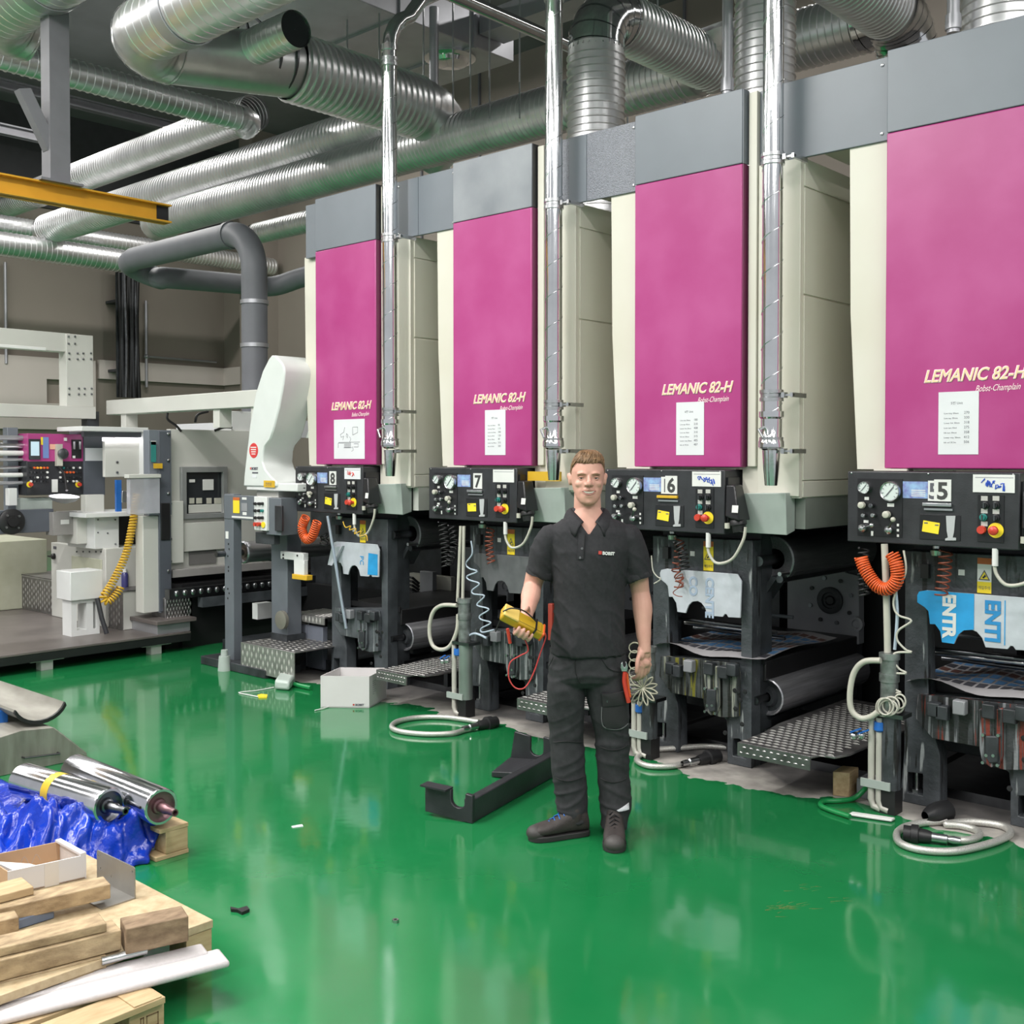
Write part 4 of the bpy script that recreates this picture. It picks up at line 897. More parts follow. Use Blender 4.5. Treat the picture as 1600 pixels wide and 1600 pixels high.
for k, (x, y, rx, ry) in enumerate(((1384,1104,12,13),(1388,1106,14,12),(1380,1105,11,14),(1392,1102,13,13),(1406,1096,9,11),(1402,1102,10,12))):
    mb.tube([pv(x + rx*math.cos(2*PI*i/20), y + ry*math.sin(2*PI*i/20), 5.12 + .008*k) for i in range(20)], .0048, 6, closed=True)
hose_thing('coiled_hose', 'wound bundle of cream air hose tied at the valve left of unit five', 'hose', mb, HOSE, CG)
mb = MB()
for k in range(12):
    a = 2*PI*k/12 + .2; c = pv(1004, 1075, 5.12); e = pv(1004 + 24*math.cos(a), 1078 + 26*math.sin(a), 5.12 - .03*math.sin(k))
    s_ = (e - c).cross(Vector((_c*0 - _s, _c, 0))).normalized() * .012
    mb.tube(smoothpath([c, c.lerp(e, .6) + s_, e, c.lerp(e, .6) - s_, c], 5), .0045, 6)
for k in range(5): mb.tube([pv(992 + 9*math.cos(2*PI*i/16) , 1012 + 13*k + 8*math.sin(2*PI*i/16), 5.14) for i in range(16)], .004, 5, closed=True)
hose_thing('coiled_hose', 'spread bundle of beige coiled hose beside the hand of the man', 'hose', mb, mat('beige_hose', (.33, .32, .24), .4), CG)
# tubes down to the pumps and side loops
def tube_px(label, pts, v, r, m, cat='hose', name='tube_line', group='pale tubes at the ink pumps'): return hose_thing(name, label, cat, MB().tube(smoothpath(P3(pts, v), 6), r, 10), m, group)
tube_px('left of two pale tubes running down from control box 7', [(720,822),(718,870),(716,915),(715,940)], 5.2, .011, HOSE)
tube_px('right of two pale tubes running down from control box 7', [(725,822),(724,880),(723,940)], 5.2, .011, HOSE)
tube_px('long pale tube running down from control box 5', [(1382,850),(1385,930),(1387,1020)], 5.2, .017, HOSE)
tube_px('thin bluish tube running down beside the orange hose', [(1398,910),(1402,960),(1398,1015)], 5.2, .008, mat('pale_blue_hose', (0,0,0)))
tube_px('cream hose loop on the pump left of unit seven', [(714,946),(690,946),(676,958),(671,985),(676,1008),(690,1015),(704,1008),(714,985),(716,960)], 5.16, .014, HOSE)
tube_px('cream hose loop on the valve left of unit five', [(1376,1032),(1350,1034),(1334,1052),(1328,1085),(1331,1110),(1345,1122),(1360,1120),(1372,1112)], 5.12, .015, HOSE)
tube_px('short pale hose end above the bracket of unit seven', [(730,995),(740,990),(750,992),(760,997)], 5.2, .008, mat('pale_blue_hose', (0,0,0)))
tube_px('thin pale cable hanging right of the arm of the man', [(1018,868),(1020,890),(1026,900),(1032,905),(1022,912)], 5.3, .004, HOSE)
def pump(n, cx, by, ty, label, lower=True):
    v = 5.19; b = pv(cx, by, v); b.z = 0; Z = lambda y: pv(cx, y, v).z
    sc = 1.0; u = b.x
    t = thing('ink_pump', label, 'pump', (u, v, 0), 'ink pumps left of the units')
    top = Z(ty)
    part('upper_cylinder', MB().lathe((u, v, top), (0, 0, -1), [(0, .001), (0, .05), (.03, .05), (.03, .043), (.10, .043), (.10, .048), (.14, .048), (.14, .042), (.29, .042)], 20), mat('stained_cylinder', (.24, .26, .25), .35, .6, var=.4, scale=22), t)
    part('collar', MB().box(u-.07, u+.09, v-.05, v+.06, top-.31, top-.29), STEELD, t)
    part('lower_cylinder', MB().cyl((u+.01, v, .12), (u+.01, v, top-.31), .048, 20), mat('silver_green_cylinder', (.30, .35, .32), .3, .6, var=.15) if n == 7 else STREAK, t)
    part('foot', MB().box(u-.03, u+.05, v-.04, v+.05, 0, .12), BLACK, t)
    for k, dx in enumerate((-.075, -.035) if n != 7 else (-.07,)):
        part('supply_pipe', MB().tube([(u+dx, v-.03, top-.32), (u+dx, v-.03, .06), (u+dx+.012, v-.03, .025), (u+dx+.05, v-.03, .017)], .017, 10), mat('aged_white_pipe', (.46, .45, .40), .4), t)
    part('pipe_bracket', MB().box(u-.12, u+.03, v-.055, v-.045, .12, .16), TEAL, t)
    for k, dx in enumerate((-.12, -.16)):
        o = part('ball_valve', MB().ball((u+dx, v-.05, .37-.01*k), .022), STEEL, t)
        part('valve_lever', MB().obox((u+dx+.02, v-.07, .395), (1, -.3, .5), (0, 1, 0), (-.5, 0, 1), .035, .008, .004), BLUE, o)
    part('blue_cap', MB().lathe((u-.035, v-.03, top-.34), (0, 0, -1), [(0, .018), (0, .026), (.04, .028), (.05, .018)], 14), BLUE, t)
    return t
pump(7, 726, 1100, 935, 'ink pump column left of unit seven')
pump(6, 1012, 1165, 1010, 'ink pump column left of unit six, half hidden by the man')
pump(5, 1388, 1256, 1020, 'ink pump column with two pale pipes left of unit five')
c = pv(860, 972, 5.37); single('red_strip', MB().box(c.x - .018, c.x + .018, 5.365, 5.398, c.z - .12, c.z + .12), mat('dull_red', (.30, .04, .025), .45), 'dull red vertical strip on the frame just left of the man', 'strip', bevel=.004)
# rod leaning across unit eight
a, b = pv(512, 806, 5.24), pv(541, 982, 5.305)
single('steel_rod', MB().cyl(a, b, .012, 12), mat('pale_blue_rod', (.45, .52, .60), .3, .5), 'thin pale steel rod leaning across the frame of unit eight', 'rod')

# ================================================================ things on the floor
def F3(pts, z): return [pz(x, y, z) for x, y in pts]
def braided(label, pts, m=HOSEB, r=.017, z=.018, conn=None, close=None):
    t = thing('braided_hose', label, 'hose', F3(pts, 0)[0], 'braided hoses lying on the floor')
    P = smoothpath(F3(pts, z), 7)
    part('hose', MB().tube(P, r, 12), m, t, smooth=70)
    if conn:
        a, b = pz(*conn[0], .03), pz(*conn[1], .03); d = (b - a).normalized(); L = (b-a).length
        part('steel_ferrule', MB().lathe(a - d*.12, d, [(0, .014), (.03, .018), (.05, .013), (.055, .020), (.13, .021)], 16), STEEL, t)
        part('connector', MB().lathe(a, d, [(0, .024), (.02, .030), (L*.45, .034), (L*.47, .046), (L*.72, .046), (L*.74, .038), (L, .038), (L, .028), (L*.9, .026), (L*.9, .001)], 20), BLACK, t)
    return t
braided('braided hose loop with a black connector on the green floor left of the man', [(748,1128),(700,1121),(655,1121),(622,1127),(612,1136),(626,1143),(665,1147),(705,1146),(725,1141),(738,1138)], conn=((746,1134), (775,1128)))
braided('braided hose loop with a black connector at the foot of unit six', [(1135,1168),(1100,1166),(1060,1169),(1020,1172),(1000,1180),(996,1189),(1015,1197),(1050,1197),(1070,1192)], conn=((1090,1188), (1122,1181)))
t = braided('double coiled braided hose with a black connector at bottom right', [(1478,1283),(1440,1286),(1412,1293),(1401,1304),(1408,1318),(1440,1328),(1490,1330),(1540,1320),(1572,1308),(1578,1298),(1560,1289),(1515,1284),(1478,1288),(1500,1290),(1525,1297),(1530,1306),(1510,1313),(1480,1311)], conn=((1456,1308), (1412,1302)))
a, b = pz(1445, 1275, .05), pz(1472, 1268, .05); d = (b-a).normalized()
mb = MB().lathe(a, d, [(0, .02), (.03, .035), (.06, .045), (.10, .05), (.16, .05), (.17, .04), (.17, .001)], 20)
single('hose_connector', mb, BLACK, 'loose black hose connector behind the coiled hose at bottom right', 'connector')
single('green_hose', MB().tube(smoothpath([pz(1358, 1222, .12), pz(1352, 1232, .07), pz(1335, 1247, .02)] + F3([(1312,1251),(1288,1252),(1282,1258),(1295,1265),(1328,1276)], .014), 6), .013, 10), GREENH, 'short bright green hose lying beside the wooden block', 'hose', smooth=70)
single('spatula', MB().obox(pz(1362, 1276, .01), pz(1388, 1279, 0) - pz(1340, 1272, 0), (0, 1, 0), (0, 0, 1), .10, .022, .006), LABELW, 'flat white spatula blade beside the green hose', 'spatula', bevel=.004)
def block(name, fl, fr, br, h, m, label, cat, z0=0., bevel=.003, group=None, open_=0.):
    """box standing on three floor points: front-left, front-right, back-right (pixels)"""
    A, B, C = pz(*fl, z0), pz(*fr, z0), pz(*br, z0); D = A + C - B
    return A, B, C, D
A, B, C, D = block('x', (1301,1243), (1327,1246), (1338,1238), .14, WOOD, '', '')
C = B + (C - B).normalized() * .14; D = A + C - B
single('wood_block', MB().hexa([A, B, C, D], [p + Vector((0, 0, .125)) for p in (A, B, C, D)]), WOOD, 'squared pine block under the corner of the wide step', 'block', bevel=.004)
A = pz(1338, 1246); single('grey_box', MB().box(A.x, A.x+.09, A.y, A.y+.12, 0, .10), BACKP, 'small grey steel box beside the pine block', 'box', bevel=.004)
# white open carton
A, B, C, D = block('x', (501,1105.5), (577,1106.5), (604,1091), .22, CARD, '', '')
t = thing('white_box', 'open white cardboard box on the floor in front of unit eight', 'box', A)
hh = .222; up = Vector((0, 0, hh)); th = .006
part('base', MB().hexa([A, B, C, D], [p + Vector((0, 0, .008)) for p in (A, B, C, D)]), CARD, t)
for nm, p, q in (('front_wall', A, B), ('side_wall', B, C), ('back_wall', C, D), ('side_wall', D, A)):
    n_ = (q - p).cross(Vector((0, 0, 1))).normalized() * -th
    part(nm, MB().hexa([p, q, q + n_, p + n_], [p + up, q + up, q + n_ + up, p + n_ + up]), CARD, t)
d = (B - A).normalized(); nn = d.cross(Vector((0, 0, 1)))
Mx = Matrix((( d.x, 0, nn.x, 0), (d.y, 0, nn.y, 0), (0, 1, 0, 0), (0, 0, 0, 1)))
o = B - d*.098 + nn*.002 + Vector((0, 0, .016)); L_ = Matrix.Translation(o) @ Mx
text('box_lettering', 'BOBST', .020, L_, INK, t, extrude=.0004, bold=.0008)
part('box_mark', MB().obox(o + d*-.012 + Vector((0, 0, .007)), d, nn, (0, 0, 1), .006, .0006, .006), mat('print_red', (.45, .05, .04), .5), t)
e = (C - B).normalized(); n2 = e.cross(Vector((0, 0, 1))); mb = MB()
for k, w_ in enumerate((.06, .05, .066, .04, .06, .05, .03)):
    mb.obox(B + e*(.06 + w_/2) + n2*.001 + Vector((0, 0, .175 - k*.015)), e, n2, (0, 0, 1), w_/2, .0005, .0018)
part('side_print', mb, mat('pencil_grey', (0,0,0)), t)
# black cast bracket beam
A, B, C = pz(664.5, 1274), pz(739, 1287), pz(880, 1206)
ax = (C - B); L = ax.length; ax.normalize(); pd = (A - B).normalized(); pd = (pd - ax*pd.dot(ax)*.35).normalized()
t = thing('cast_bracket', 'long black cast bracket with notched end plates lying on the green floor', 'bracket', B)
tf = lambda a, b, d: B + pd*a + Vector((0, 0, b)) + ax*d
part('beam', MB().hexa([B, B + ax*L, B + ax*L + pd*.05, B + pd*.05], [p + Vector((0, 0, h)) for p, h in ((B, .115), (B + ax*L, .125), (B + ax*L + pd*.05, .125), (B + pd*.05, .115))]), DARK, t, bevel=.006)
W_ = (A - B).length
notch = [(W_*.30 + .045*math.cos(a), .145 - .005 + .05*math.sin(a)*-1) for a in [PI*k/8 for k in range(9)]]
part('near_plate', MB().prism([(0, .0), (W_, .02), (W_, .155)] + [(W_*.30 + .04, .147)] + [(W_*.30 + .04*math.cos(PI*k/8), .10 - .035*math.sin(PI*k/8)) for k in range(9)] + [(W_*.30 - .04, .14), (0, .135)], [], tf, -.006, .02), DARK, t, bevel=.004)
part('top_flange', MB().hexa([tf(W_*.46, .148, -.05), tf(W_*.46, .148, .02), tf(W_, .155, .02), tf(W_, .155, -.05)], [tf(W_*.46, .156, -.05), tf(W_*.46, .156, .02), tf(W_, .163, .02), tf(W_, .163, -.05)]), DARK, t)
part('far_plate', MB().prism([(0, .05), (.30, .03), (.27, .21), (.17, .195)] + [(.13 + .04*math.cos(PI*k/8), .12 - .03*math.sin(PI*k/8)) for k in range(9)] + [(.09, .20), (0, .19)], [], tf, L*.93, L*.93 + .02), DARK, t, bevel=.004)
part('far_shelf', MB().hexa([tf(0, .03, L*.72), tf(.30, .0, L*.72), tf(.30, .03, L*.93), tf(0, .05, L*.93)], [tf(0, .06, L*.72), tf(.30, .03, L*.72), tf(.30, .06, L*.93), tf(0, .08, L*.93)]), DARK, t, bevel=.004)
# scraps on the floor
def scrap(px, label, pts, m, h=.004, cat='scrap'):
    P = [pz(x, y, 0) for x, y in pts]; c = sum(P, Vector())/len(P)
    single('floor_scrap', MB().prism([(p.x, p.y) for p in P], [], ZF, .0005, h), m, label, cat, 'scraps lying on the green floor')
scrap(0, 'small black rubber chip on the green floor near the pallet', [(360,1421),(372,1424),(386,1420),(390,1425),(378,1430),(371,1426),(361,1425)], BLACK, .012)
scrap(0, 'bit of torn yellow tape on the floor left of the white box', [(402,1088),(408,1086),(418,1087),(417,1091),(404,1091)], YSTICK, .01)
scrap(0, 'pale torn paper strip in the middle of the green floor', [(455,1292),(472,1289),(474,1292),(458,1294)], PAPER)
scrap(0, 'tiny yellow wrapper beside the black bracket', [(762,1236),(769,1233),(772,1236),(764,1239)], YSTICK, .008)
rr = random.Random(11); mb = MB()
for k in range(46):
    x, y = (rr.gauss(1222, 17), rr.gauss(1417, 4.5)) if k < 32 else (rr.gauss(1312, 9), rr.gauss(1410, 3)) if k < 38 else (rr.gauss(1255, 16), rr.gauss(1392, 8))
    a, b = pz(x, y), pz(x + rr.uniform(6, 20), y + rr.uniform(-4, 1)); d = (b - a).normalized(); n_ = Vector((-d.y, d.x, 0)) * rr.uniform(.0006, .0016)
    mb.add([a - n_ + Vector((0,0,.0006)), b + Vector((0,0,.0006)), a + n_ + Vector((0,0,.0006))], [(0, 1, 2)])
single('floor_scratch', mb, mat('rust_scratch', (.20, .19, .05), .5), 'faint rusty scratches on the green floor at lower right', 'scratch', kind='stuff')
c = pz(618, 1441); single('hex_nut', MB().lathe(c, (0, 0, 1), [(0, .006), (0, .013), (.011, .013), (.011, .006)], 6), STEEL, 'single steel hex nut lying in the open green floor', 'nut')
P = [pz(x, y, .0) for x, y in ((429,1078),(452,1080),(461,1070),(456,1062),(438,1064))]
single('plastic_wrap', MB().prism([(p.x, p.y) for p in P], [], ZF, .001, .075), mat('cloudy_plastic', (.45, .52, .48), .3), 'crumpled clear plastic piece left of the white box', 'wrap', bevel=.02)
single('cable_tie', MB().tube(smoothpath(F3([(428,1074),(400,1079),(373,1082),(390,1086),(405,1089)], .006), 4), .004, 6), LABELW, 'bent white cable tie on the floor left of the plastic piece', 'cable tie')
single('green_tube', MB().cyl(pz(458, 1069, .018), pz(486, 1075, .018), .018, 12), GREENH, 'short green tube on the floor between plastic piece and white box', 'tube')
single('cable_tie', MB().tube(F3([(492,1110),(505,1107),(514,1104)], .006), .004, 6), LABELW, 'white cable tie stub at the front corner of the white box', 'cable tie')

# ================================================================ left foreground: hopper, rollers, pallets, timber
t0 = pz(140, 1186); b0 = pz(0, 1211); u1 = (t0.x + b0.x)/2
t = thing('metal_hopper', 'grimy sheet metal hopper with sloping sides lying at left', 'hopper', (u1, t0.y, 0))
va, vb = pz(-60, 1222).y, t0.y; tz = .225
T = lambda x, y: pu(x, y, u1)
p1, p2, p3 = T(30, 1142), T(85, 1137), T(140, 1184)
GRIME = mat('grimy_sheet_metal', (.20, .19, .165), .5, .35, var=.3, scale=3, aniso=(1, 5, 1), col2=(.33, .32, .28))
prof = [(va - .2, 0), (vb, 0), (vb, .03), (p2.y, p2.z), (p1.y, p1.z), (va - .2, .16)]
part('hopper_body', MB().prism(prof, [], UF, u1 - 1.5, u1), GRIME, t, bevel=.004)
h1, h2 = T(35, 1183), T(90, 1176)
part('handle', MB().tube([(u1, h1.y, h1.z), (u1+.03, h1.y, h1.z), (u1+.03, h2.y, h2.z), (u1, h2.y, h2.z)], .006, 8), STEELD, t)
gz = .27; e = pz(62, 1120, gz)
t = thing('curved_pan', 'curved grimy metal pan lying on top of the hopper', 'pan', (e.x, e.y, tz))
prof = [(e.y + .16*math.cos(a), gz + .10 - .13*math.sin(a)) for a in [PI*.12 + PI*.76*k/10 for k in range(11)]]
inner = [(y + (e.y - y)*.05, z + .012) for y, z in prof]
part('pan_sheet', MB().prism(prof + inner[::-1], [], UF, e.x - 1.6, e.x), GRIME, t)
part('seal_strip', MB().prism([(y, z - .008) for y, z in prof] + inner[::-1], [], UF, e.x, e.x + .02), BLACK, t)
bk = pz(35, 1124, .25); part('blue_clip', MB().box(e.x - .25, e.x - .18, e.y - .18, e.y - .10, .225, .30), BLUE, t, bevel=.006)
# two chrome rollers on the tarp
def lone_roller(r, l, label, endm, tape=None):
    zc = .235; a, b = pz(*r, zc), pz(*l, zc); d = (b - a); L = d.length; d.normalize(); R = .080
    t = thing('steel_roller', label, 'roller', (a + b)/2 - Vector((0, 0, R)), 'loose steel rollers on the blue tarp')
    part('shell', MB().lathe(a, d, [(.025, R-.014), (0, R-.014), (0, R-.004), (.006, R), (L-.006, R), (L, R-.006), (L, .001)], 40), mat('scuffed_chrome', (.66, .66, .69), .16, 1., var=.15, scale=5, bump=.04, bscale=20), t)
    part('end_disc', MB().lathe(a + d*.022, -d, [(0, R-.012), (0, .035), (.012, .030), (.02, .001)], 32), endm, t)
    part('shaft', MB().lathe(a, -d, [(-.02, .022), (.05, .021), (.055, .017), (.115, .016), (.115, .010), (.08, .009), (.08, .001)], 20), endm, t)
    if tape: part('yellow_tape', MB().lathe(a + d*L*tape, d, [(0, R+.0008), (.055, R+.0008)], 40), mat('yellow_tape', (.62, .42, .03), .4), t, 'band of yellow tape')
lone_roller((171,1260), (37,1219), 'left chrome roller banded with yellow tape, on the blue tarp', STEELD, .52)
lone_roller((252,1261), (118,1204), 'right chrome roller with a purplish shaft end, on the blue tarp', mat('purplish_steel', (.20, .11, .12), .35, .7, var=.25))
# far pallet under the tarp
C = pz(295, 1332); hz = .135
t = thing('pallet', 'pine pallet under the blue tarp, its corner sticking out', 'pallet', C, 'wooden pallets at left')
for k in range(1):
    part('deck_board', MB().box(C.x - 1.0, C.x, C.y - .09 - .2*k - .05, C.y - .2*k, hz - .018, hz), WOOD, t, bevel=.002)
for k in (0, 1): part('block', MB().box(C.x - .1 - .45*k, C.x - .002 - .45*k, C.y - .11, C.y - .002, .02, hz - .018), WOOD, t, bevel=.003)
part('bottom_board', MB().box(C.x - .1, C.x, C.y - .16, C.y, 0, .019), WOOD, t, bevel=.002)
# the tarp
NL, NR, FR, FL = pz(-110, 1420, 0), pz(226, 1352, 0), pz(283, 1268, .12), pz(-90, 1215, .12)
nx, ny = 110, 46; vs = []; fs = []
for j in range(ny+1):
    for i in range(nx+1):
        s_, q = i/nx, j/ny
        p = (NL*(1-s_) + NR*s_)*(1-q) + (FL*(1-s_) + FR*s_)*q
        n1 = noise.noise(Vector((s_*7, q*4, 1.3))); n2 = noise.noise(Vector((s_*17, q*10, 4.1))); n3 = abs(noise.noise(Vector((s_*10 + n1, q*7, 9.7))))
        edge = min(1, q/.20); edge = edge*edge*(3 - 2*edge); right = min(1, (1-s_)/.10)
        z = .004 + (.150*edge + (.10*math.exp(-((q-.33)/.13)**2))*(.75 + .5*n1) - .012*q)*(.35 + .65*right)
        z += (.055*n1 + .035*n2 - .06*n3 + .018*noise.noise(Vector((s_*40, q*22, 2.2))))*(.25 + .75*math.exp(-((q-.3)/.3)**2))*edge
        if s_ < .22: z += .05*math.exp(-((q-.62)/.2)**2)
        p = p + Vector((.03*n2, .03*n1, 0)); vs.append((p.x, p.y, max(.003, z)))
for j in range(ny):
    for i in range(nx): a = j*(nx+1)+i; fs.append((a, a+1, a+nx+2, a+nx+1))
o = single('blue_tarp', MB().add(vs, fs), TARP, 'crumpled shiny blue plastic tarp under the two chrome rollers', 'tarp', smooth=80)
md = o.modifiers.new('thickness', 'SOLIDIFY'); md.thickness = .003; md.offset = 1
# near pallet with chipboard top
PH = .17; C = pz(333, 1437, PH)
t = thing('pallet', 'pine pallet with a chipboard top carrying the carton and timbers', 'pallet', (C.x, C.y, 0), 'wooden pallets at left')
part('chipboard_top', MB().box(C.x - 1.05, C.x, C.y - 1.0, C.y, PH - .028, PH), OSB, t, 'chipboard deck', bevel=.002)
for k in (0, 1, 2):
    for j in (0, 1): part('block', MB().box(C.x - .115 - .46*k, C.x - .003 - .46*k, C.y - .10 - .42*j, C.y - .003 - .42*j, .0, PH - .029), WOOD, t, bevel=.003)
# front pallet
C2 = pz(257, 1606, 0)
t = thing('pallet', 'pale pine pallet at the bottom left corner with a stamped block', 'pallet', C2, 'wooden pallets at left')
part('block', MB().box(C2.x - .15, C2.x, C2.y - .115, C2.y, 0, .088), WOOD, t, 'stamped pine block', bevel=.003)
for k in range(4): part('deck_board', MB().box(C2.x - .10 - .15*k, C2.x - .15*k + .025, C2.y - 1.0, C2.y - .01, .089, .109), WOOD, t, bevel=.002)
part('deck_end_board', MB().box(C2.x - .6, C2.x + .02, C2.y - .11, C2.y - .02, .1095, .113), WOOD, t)
for (y0, y1, z0, z1) in ((.02, .06, .02, .06), (.068, .080, .02, .06)): part('stamp', MB().box(C2.x + .0005, C2.x + .001, C2.y - y1, C2.y - y0, z0, z0 + .004).box(C2.x + .0005, C2.x + .001, C2.y - y1, C2.y - y0, z1 - .004, z1).box(C2.x + .0005, C2.x + .001, C2.y - y1, C2.y - y1 + .003, z0, z1).box(C2.x + .0005, C2.x + .001, C2.y - y0 - .003, C2.y - y0, z0, z1), mat('burnt_stamp', (.17, .10, .05), .7), t)
def timber(label, r, l, z0, h, depth, m, ext=.35, group='timbers stacked at left', name='timber', bev=.0035):
    P1, P0 = pz(*r, z0), pz(*l, z0); d = (P1 - P0).normalized(); P0 = P0 - d*ext
    n_ = Vector((-d.y, d.x, 0)); 
    if n_.x > 0: n_ = -n_
    up = Vector((0, 0, h))
    q = [P0, P1, P1 + n_*depth, P0 + n_*depth]
    if d.cross(n_).z < 0: q = q[::-1]
    return single(name, MB().hexa(q, [p + up for p in q]), m, label, 'timber', group, bevel=bev)
timber('squared timber topmost of the stack in front of the white carton', (173,1404), (0,1444), .20, .052, .09, WOODD)
timber('weathered dark short beam lying at the right edge of the chipboard', (295,1471), (207,1490), .171, .083, .10, mat('dark_weathered_timber', (.15, .095, .055), .75, var=.3, scale=9, aniso=(4, 1.6, 4), bump=.2, bscale=40, col2=(.31, .22, .135)), ext=.02)
timber('flat plank resting on top of the thicker timbers', (167,1456), (0,1496), .243, .028, .10, WOODD)
timber('thick timber with a nail hole in the middle of the stack', (190,1484), (0,1534), .178, .064, .10, WOODD)
timber('lowest timber of the stack just behind the white foam', (167,1524), (0,1566), .114, .062, .10, WOODD)
timber('short timber piece at the left picture edge under the topmost timber', (30,1463), (0,1470), .172, .065, .07, WOODD)
timber('pale plank end at the left picture edge beside the carton', (53,1398), (0,1412), .253, .028, .12, WOOD)
a = pz(229, 1484, .165); b = pz(165, 1500, .165); single('steel_tube', MB().cyl(a, b + (b-a)*.1, .013, 14), STEEL, 'short bright steel tube sticking out between the timbers', 'tube')
for k, (r, l, z0, h, dp, lab) in enumerate((((360,1512), (0,1605), .110, .022, .115, 'front white foam strip lying across the front pallet'), ((327,1500), (0,1580), .112, .026, .085, 'rear white foam strip behind the front foam strip'))):
    timber(lab, r, l, z0, h, dp, FOAM, name='foam_strip', bev=.009, group='white foam strips')
# carton
z0 = PH + .001; A, B, C = pz(12, 1400, z0), pz(135, 1372, z0), pz(95, 1349, z0); D = A + C - B
t = thing('carton', 'open white carton with brown inside on the chipboard pallet', 'box', A)
hh = .088; up = Vector((0, 0, hh)); th = .005
for nm, p, q, m in (('front_wall', A, B, CARD), ('side_wall', B, C, CARD), ('back_wall', C, D, BROWNC), ('side_wall', D, A, BROWNC)):
    n_ = (q - p).cross(Vector((0, 0, 1))).normalized() * -th
    part(nm, MB().hexa([p, q, q + n_, p + n_], [p + up, q + up, q + n_ + up, p + n_ + up]), m, t)
part('floor_flap', MB().hexa([A, B, C, D], [p + Vector((0, 0, .006)) for p in (A, B, C, D)]), BROWNC, t)
dd = (C - B).normalized(); part('inner_flap', MB().hexa([B + up*1.0, C + up*1.0, C + up + (B-A).normalized()*-.02, B + up + (B-A).normalized()*-.02], [B + up*1.12, C + up*1.12, C + up*1.1 + (B-A).normalized()*-.02, B + up*1.1 + (B-A).normalized()*-.02]), CARD, t)
part('hand_marking', MB().tube(smoothpath([D.lerp(C, f) - (C-B).normalized()*.004 + up*(.45 + .2*math.sin(f*40)) - Vector((0,0,0)) for f in [.45 + .03*k for k in range(10)]], 4), .0016, 5), mat('pencil_grey', (0,0,0)), t)
tt = (B - A).normalized(); nn = tt.cross(Vector((0, 0, 1))); part('tape', MB().obox(A.lerp(B, .55) + nn*.001 + up*.5, tt, nn, (0, 0, 1), .025, .0006, hh/2), mat('beige_tape', (.62, .58, .53), .5), t)
part('packing', MB().hexa([A.lerp(C, .15), A.lerp(C, .25) + tt*.05, A.lerp(C, .4), D.lerp(B, .1)], [p + up*.8 for p in (A.lerp(C, .15), A.lerp(C, .25) + tt*.05, A.lerp(C, .4), D.lerp(B, .1))]), CARD, t)
# bent plate
A, B = pz(153, 1374, z0), pz(212, 1404, z0); d = (B - A).normalized(); n_ = Vector((-d.y, d.x, 0)); n_ = n_ if n_.y < 0 else -n_
t = thing('bent_plate', 'upright bent steel plate with drilled corners beside the carton', 'plate', A)
BP = mat('scratched_plate', (.34, .33, .31), .4, .8, var=.15, scale=5)
W_ = (B - A).length; hl = [[(x + .005*math.cos(a), z + .005*math.sin(a)) for a in [2*PI*k/8 for k in range(8)]] for x, z in ((.012, .095), (W_-.014, .095), (.03, .05), (W_*.4, .04))]
part('upright', MB().prism([(0, 0), (W_, 0), (W_, .107), (W_-.008, .113), (.006, .113), (0, .107)], hl, lambda a, b, dd: A + d*a + Vector((0, 0, b)) + n_*dd, 0, .004), BP, t)
part('foot', MB().hexa([A, B, B + n_*.13, A + n_*.13], [p + Vector((0, 0, .004)) for p in (A, B, B + n_*.13, A + n_*.13)]), BP, t)
A = pz(30, 1452, .172); single('blue_box', MB().box(A.x - .12, A.x, A.y - .02, A.y + .12, .171, .205), mat('slate_blue_lid', (.12, .16, .24), .4), 'small slate blue flat box under the topmost timber', 'box', bevel=.004)
# ================================================================ the machine end at the left
def rect_u(u, x0, y0, x1, y1):
    ym = (y0 + y1) / 2
    return pu(x0, ym, u).y, pu(x1, ym, u).y, pu((x0+x1)/2, y1, u).z, pu((x0+x1)/2, y0, u).z
def fu(name, u, x0, y0, x1, y1, depth, m, parent, label=None, bevel=.004, hole=None):
    v0, v1, z0, z1 = rect_u(u, x0, y0, x1, y1)
    if hole:
        a, b, c, d = rect_u(u, *hole)
        mb = MB().prism([(v0, z0), (v1, z0), (v1, z1), (v0, z1)], [[(a, c), (b, c), (b, d), (a, d)]], UF, u - depth, u)
    else: mb = MB().box(u - depth, u, v0, v1, z0, z1)
    return part(name, mb, m, parent, label, bevel=bevel)
def fv(name, v, x0, y0, x1, y1, depth, m, parent, label=None, bevel=.004):
    a, b = pv(x0, (y0+y1)/2, v).x, pv(x1, (y0+y1)/2, v).x; z0, z1 = pv((x0+x1)/2, y1, v).z, pv((x0+x1)/2, y0, v).z
    return part(name, MB().box(a, b, v, v + depth, z0, z1), m, parent, label, bevel=bevel)
def bolts_u(parent, u, pts, r=.014, m=None, name='bolt'):
    for x, y in pts:
        c = pu(x, y, u); part(name, MB().lathe(c, (1, 0, 0), [(0, r), (.008, r*.9), (.012, r*.4), (.012, .001)], 10), m or STEEL, parent)

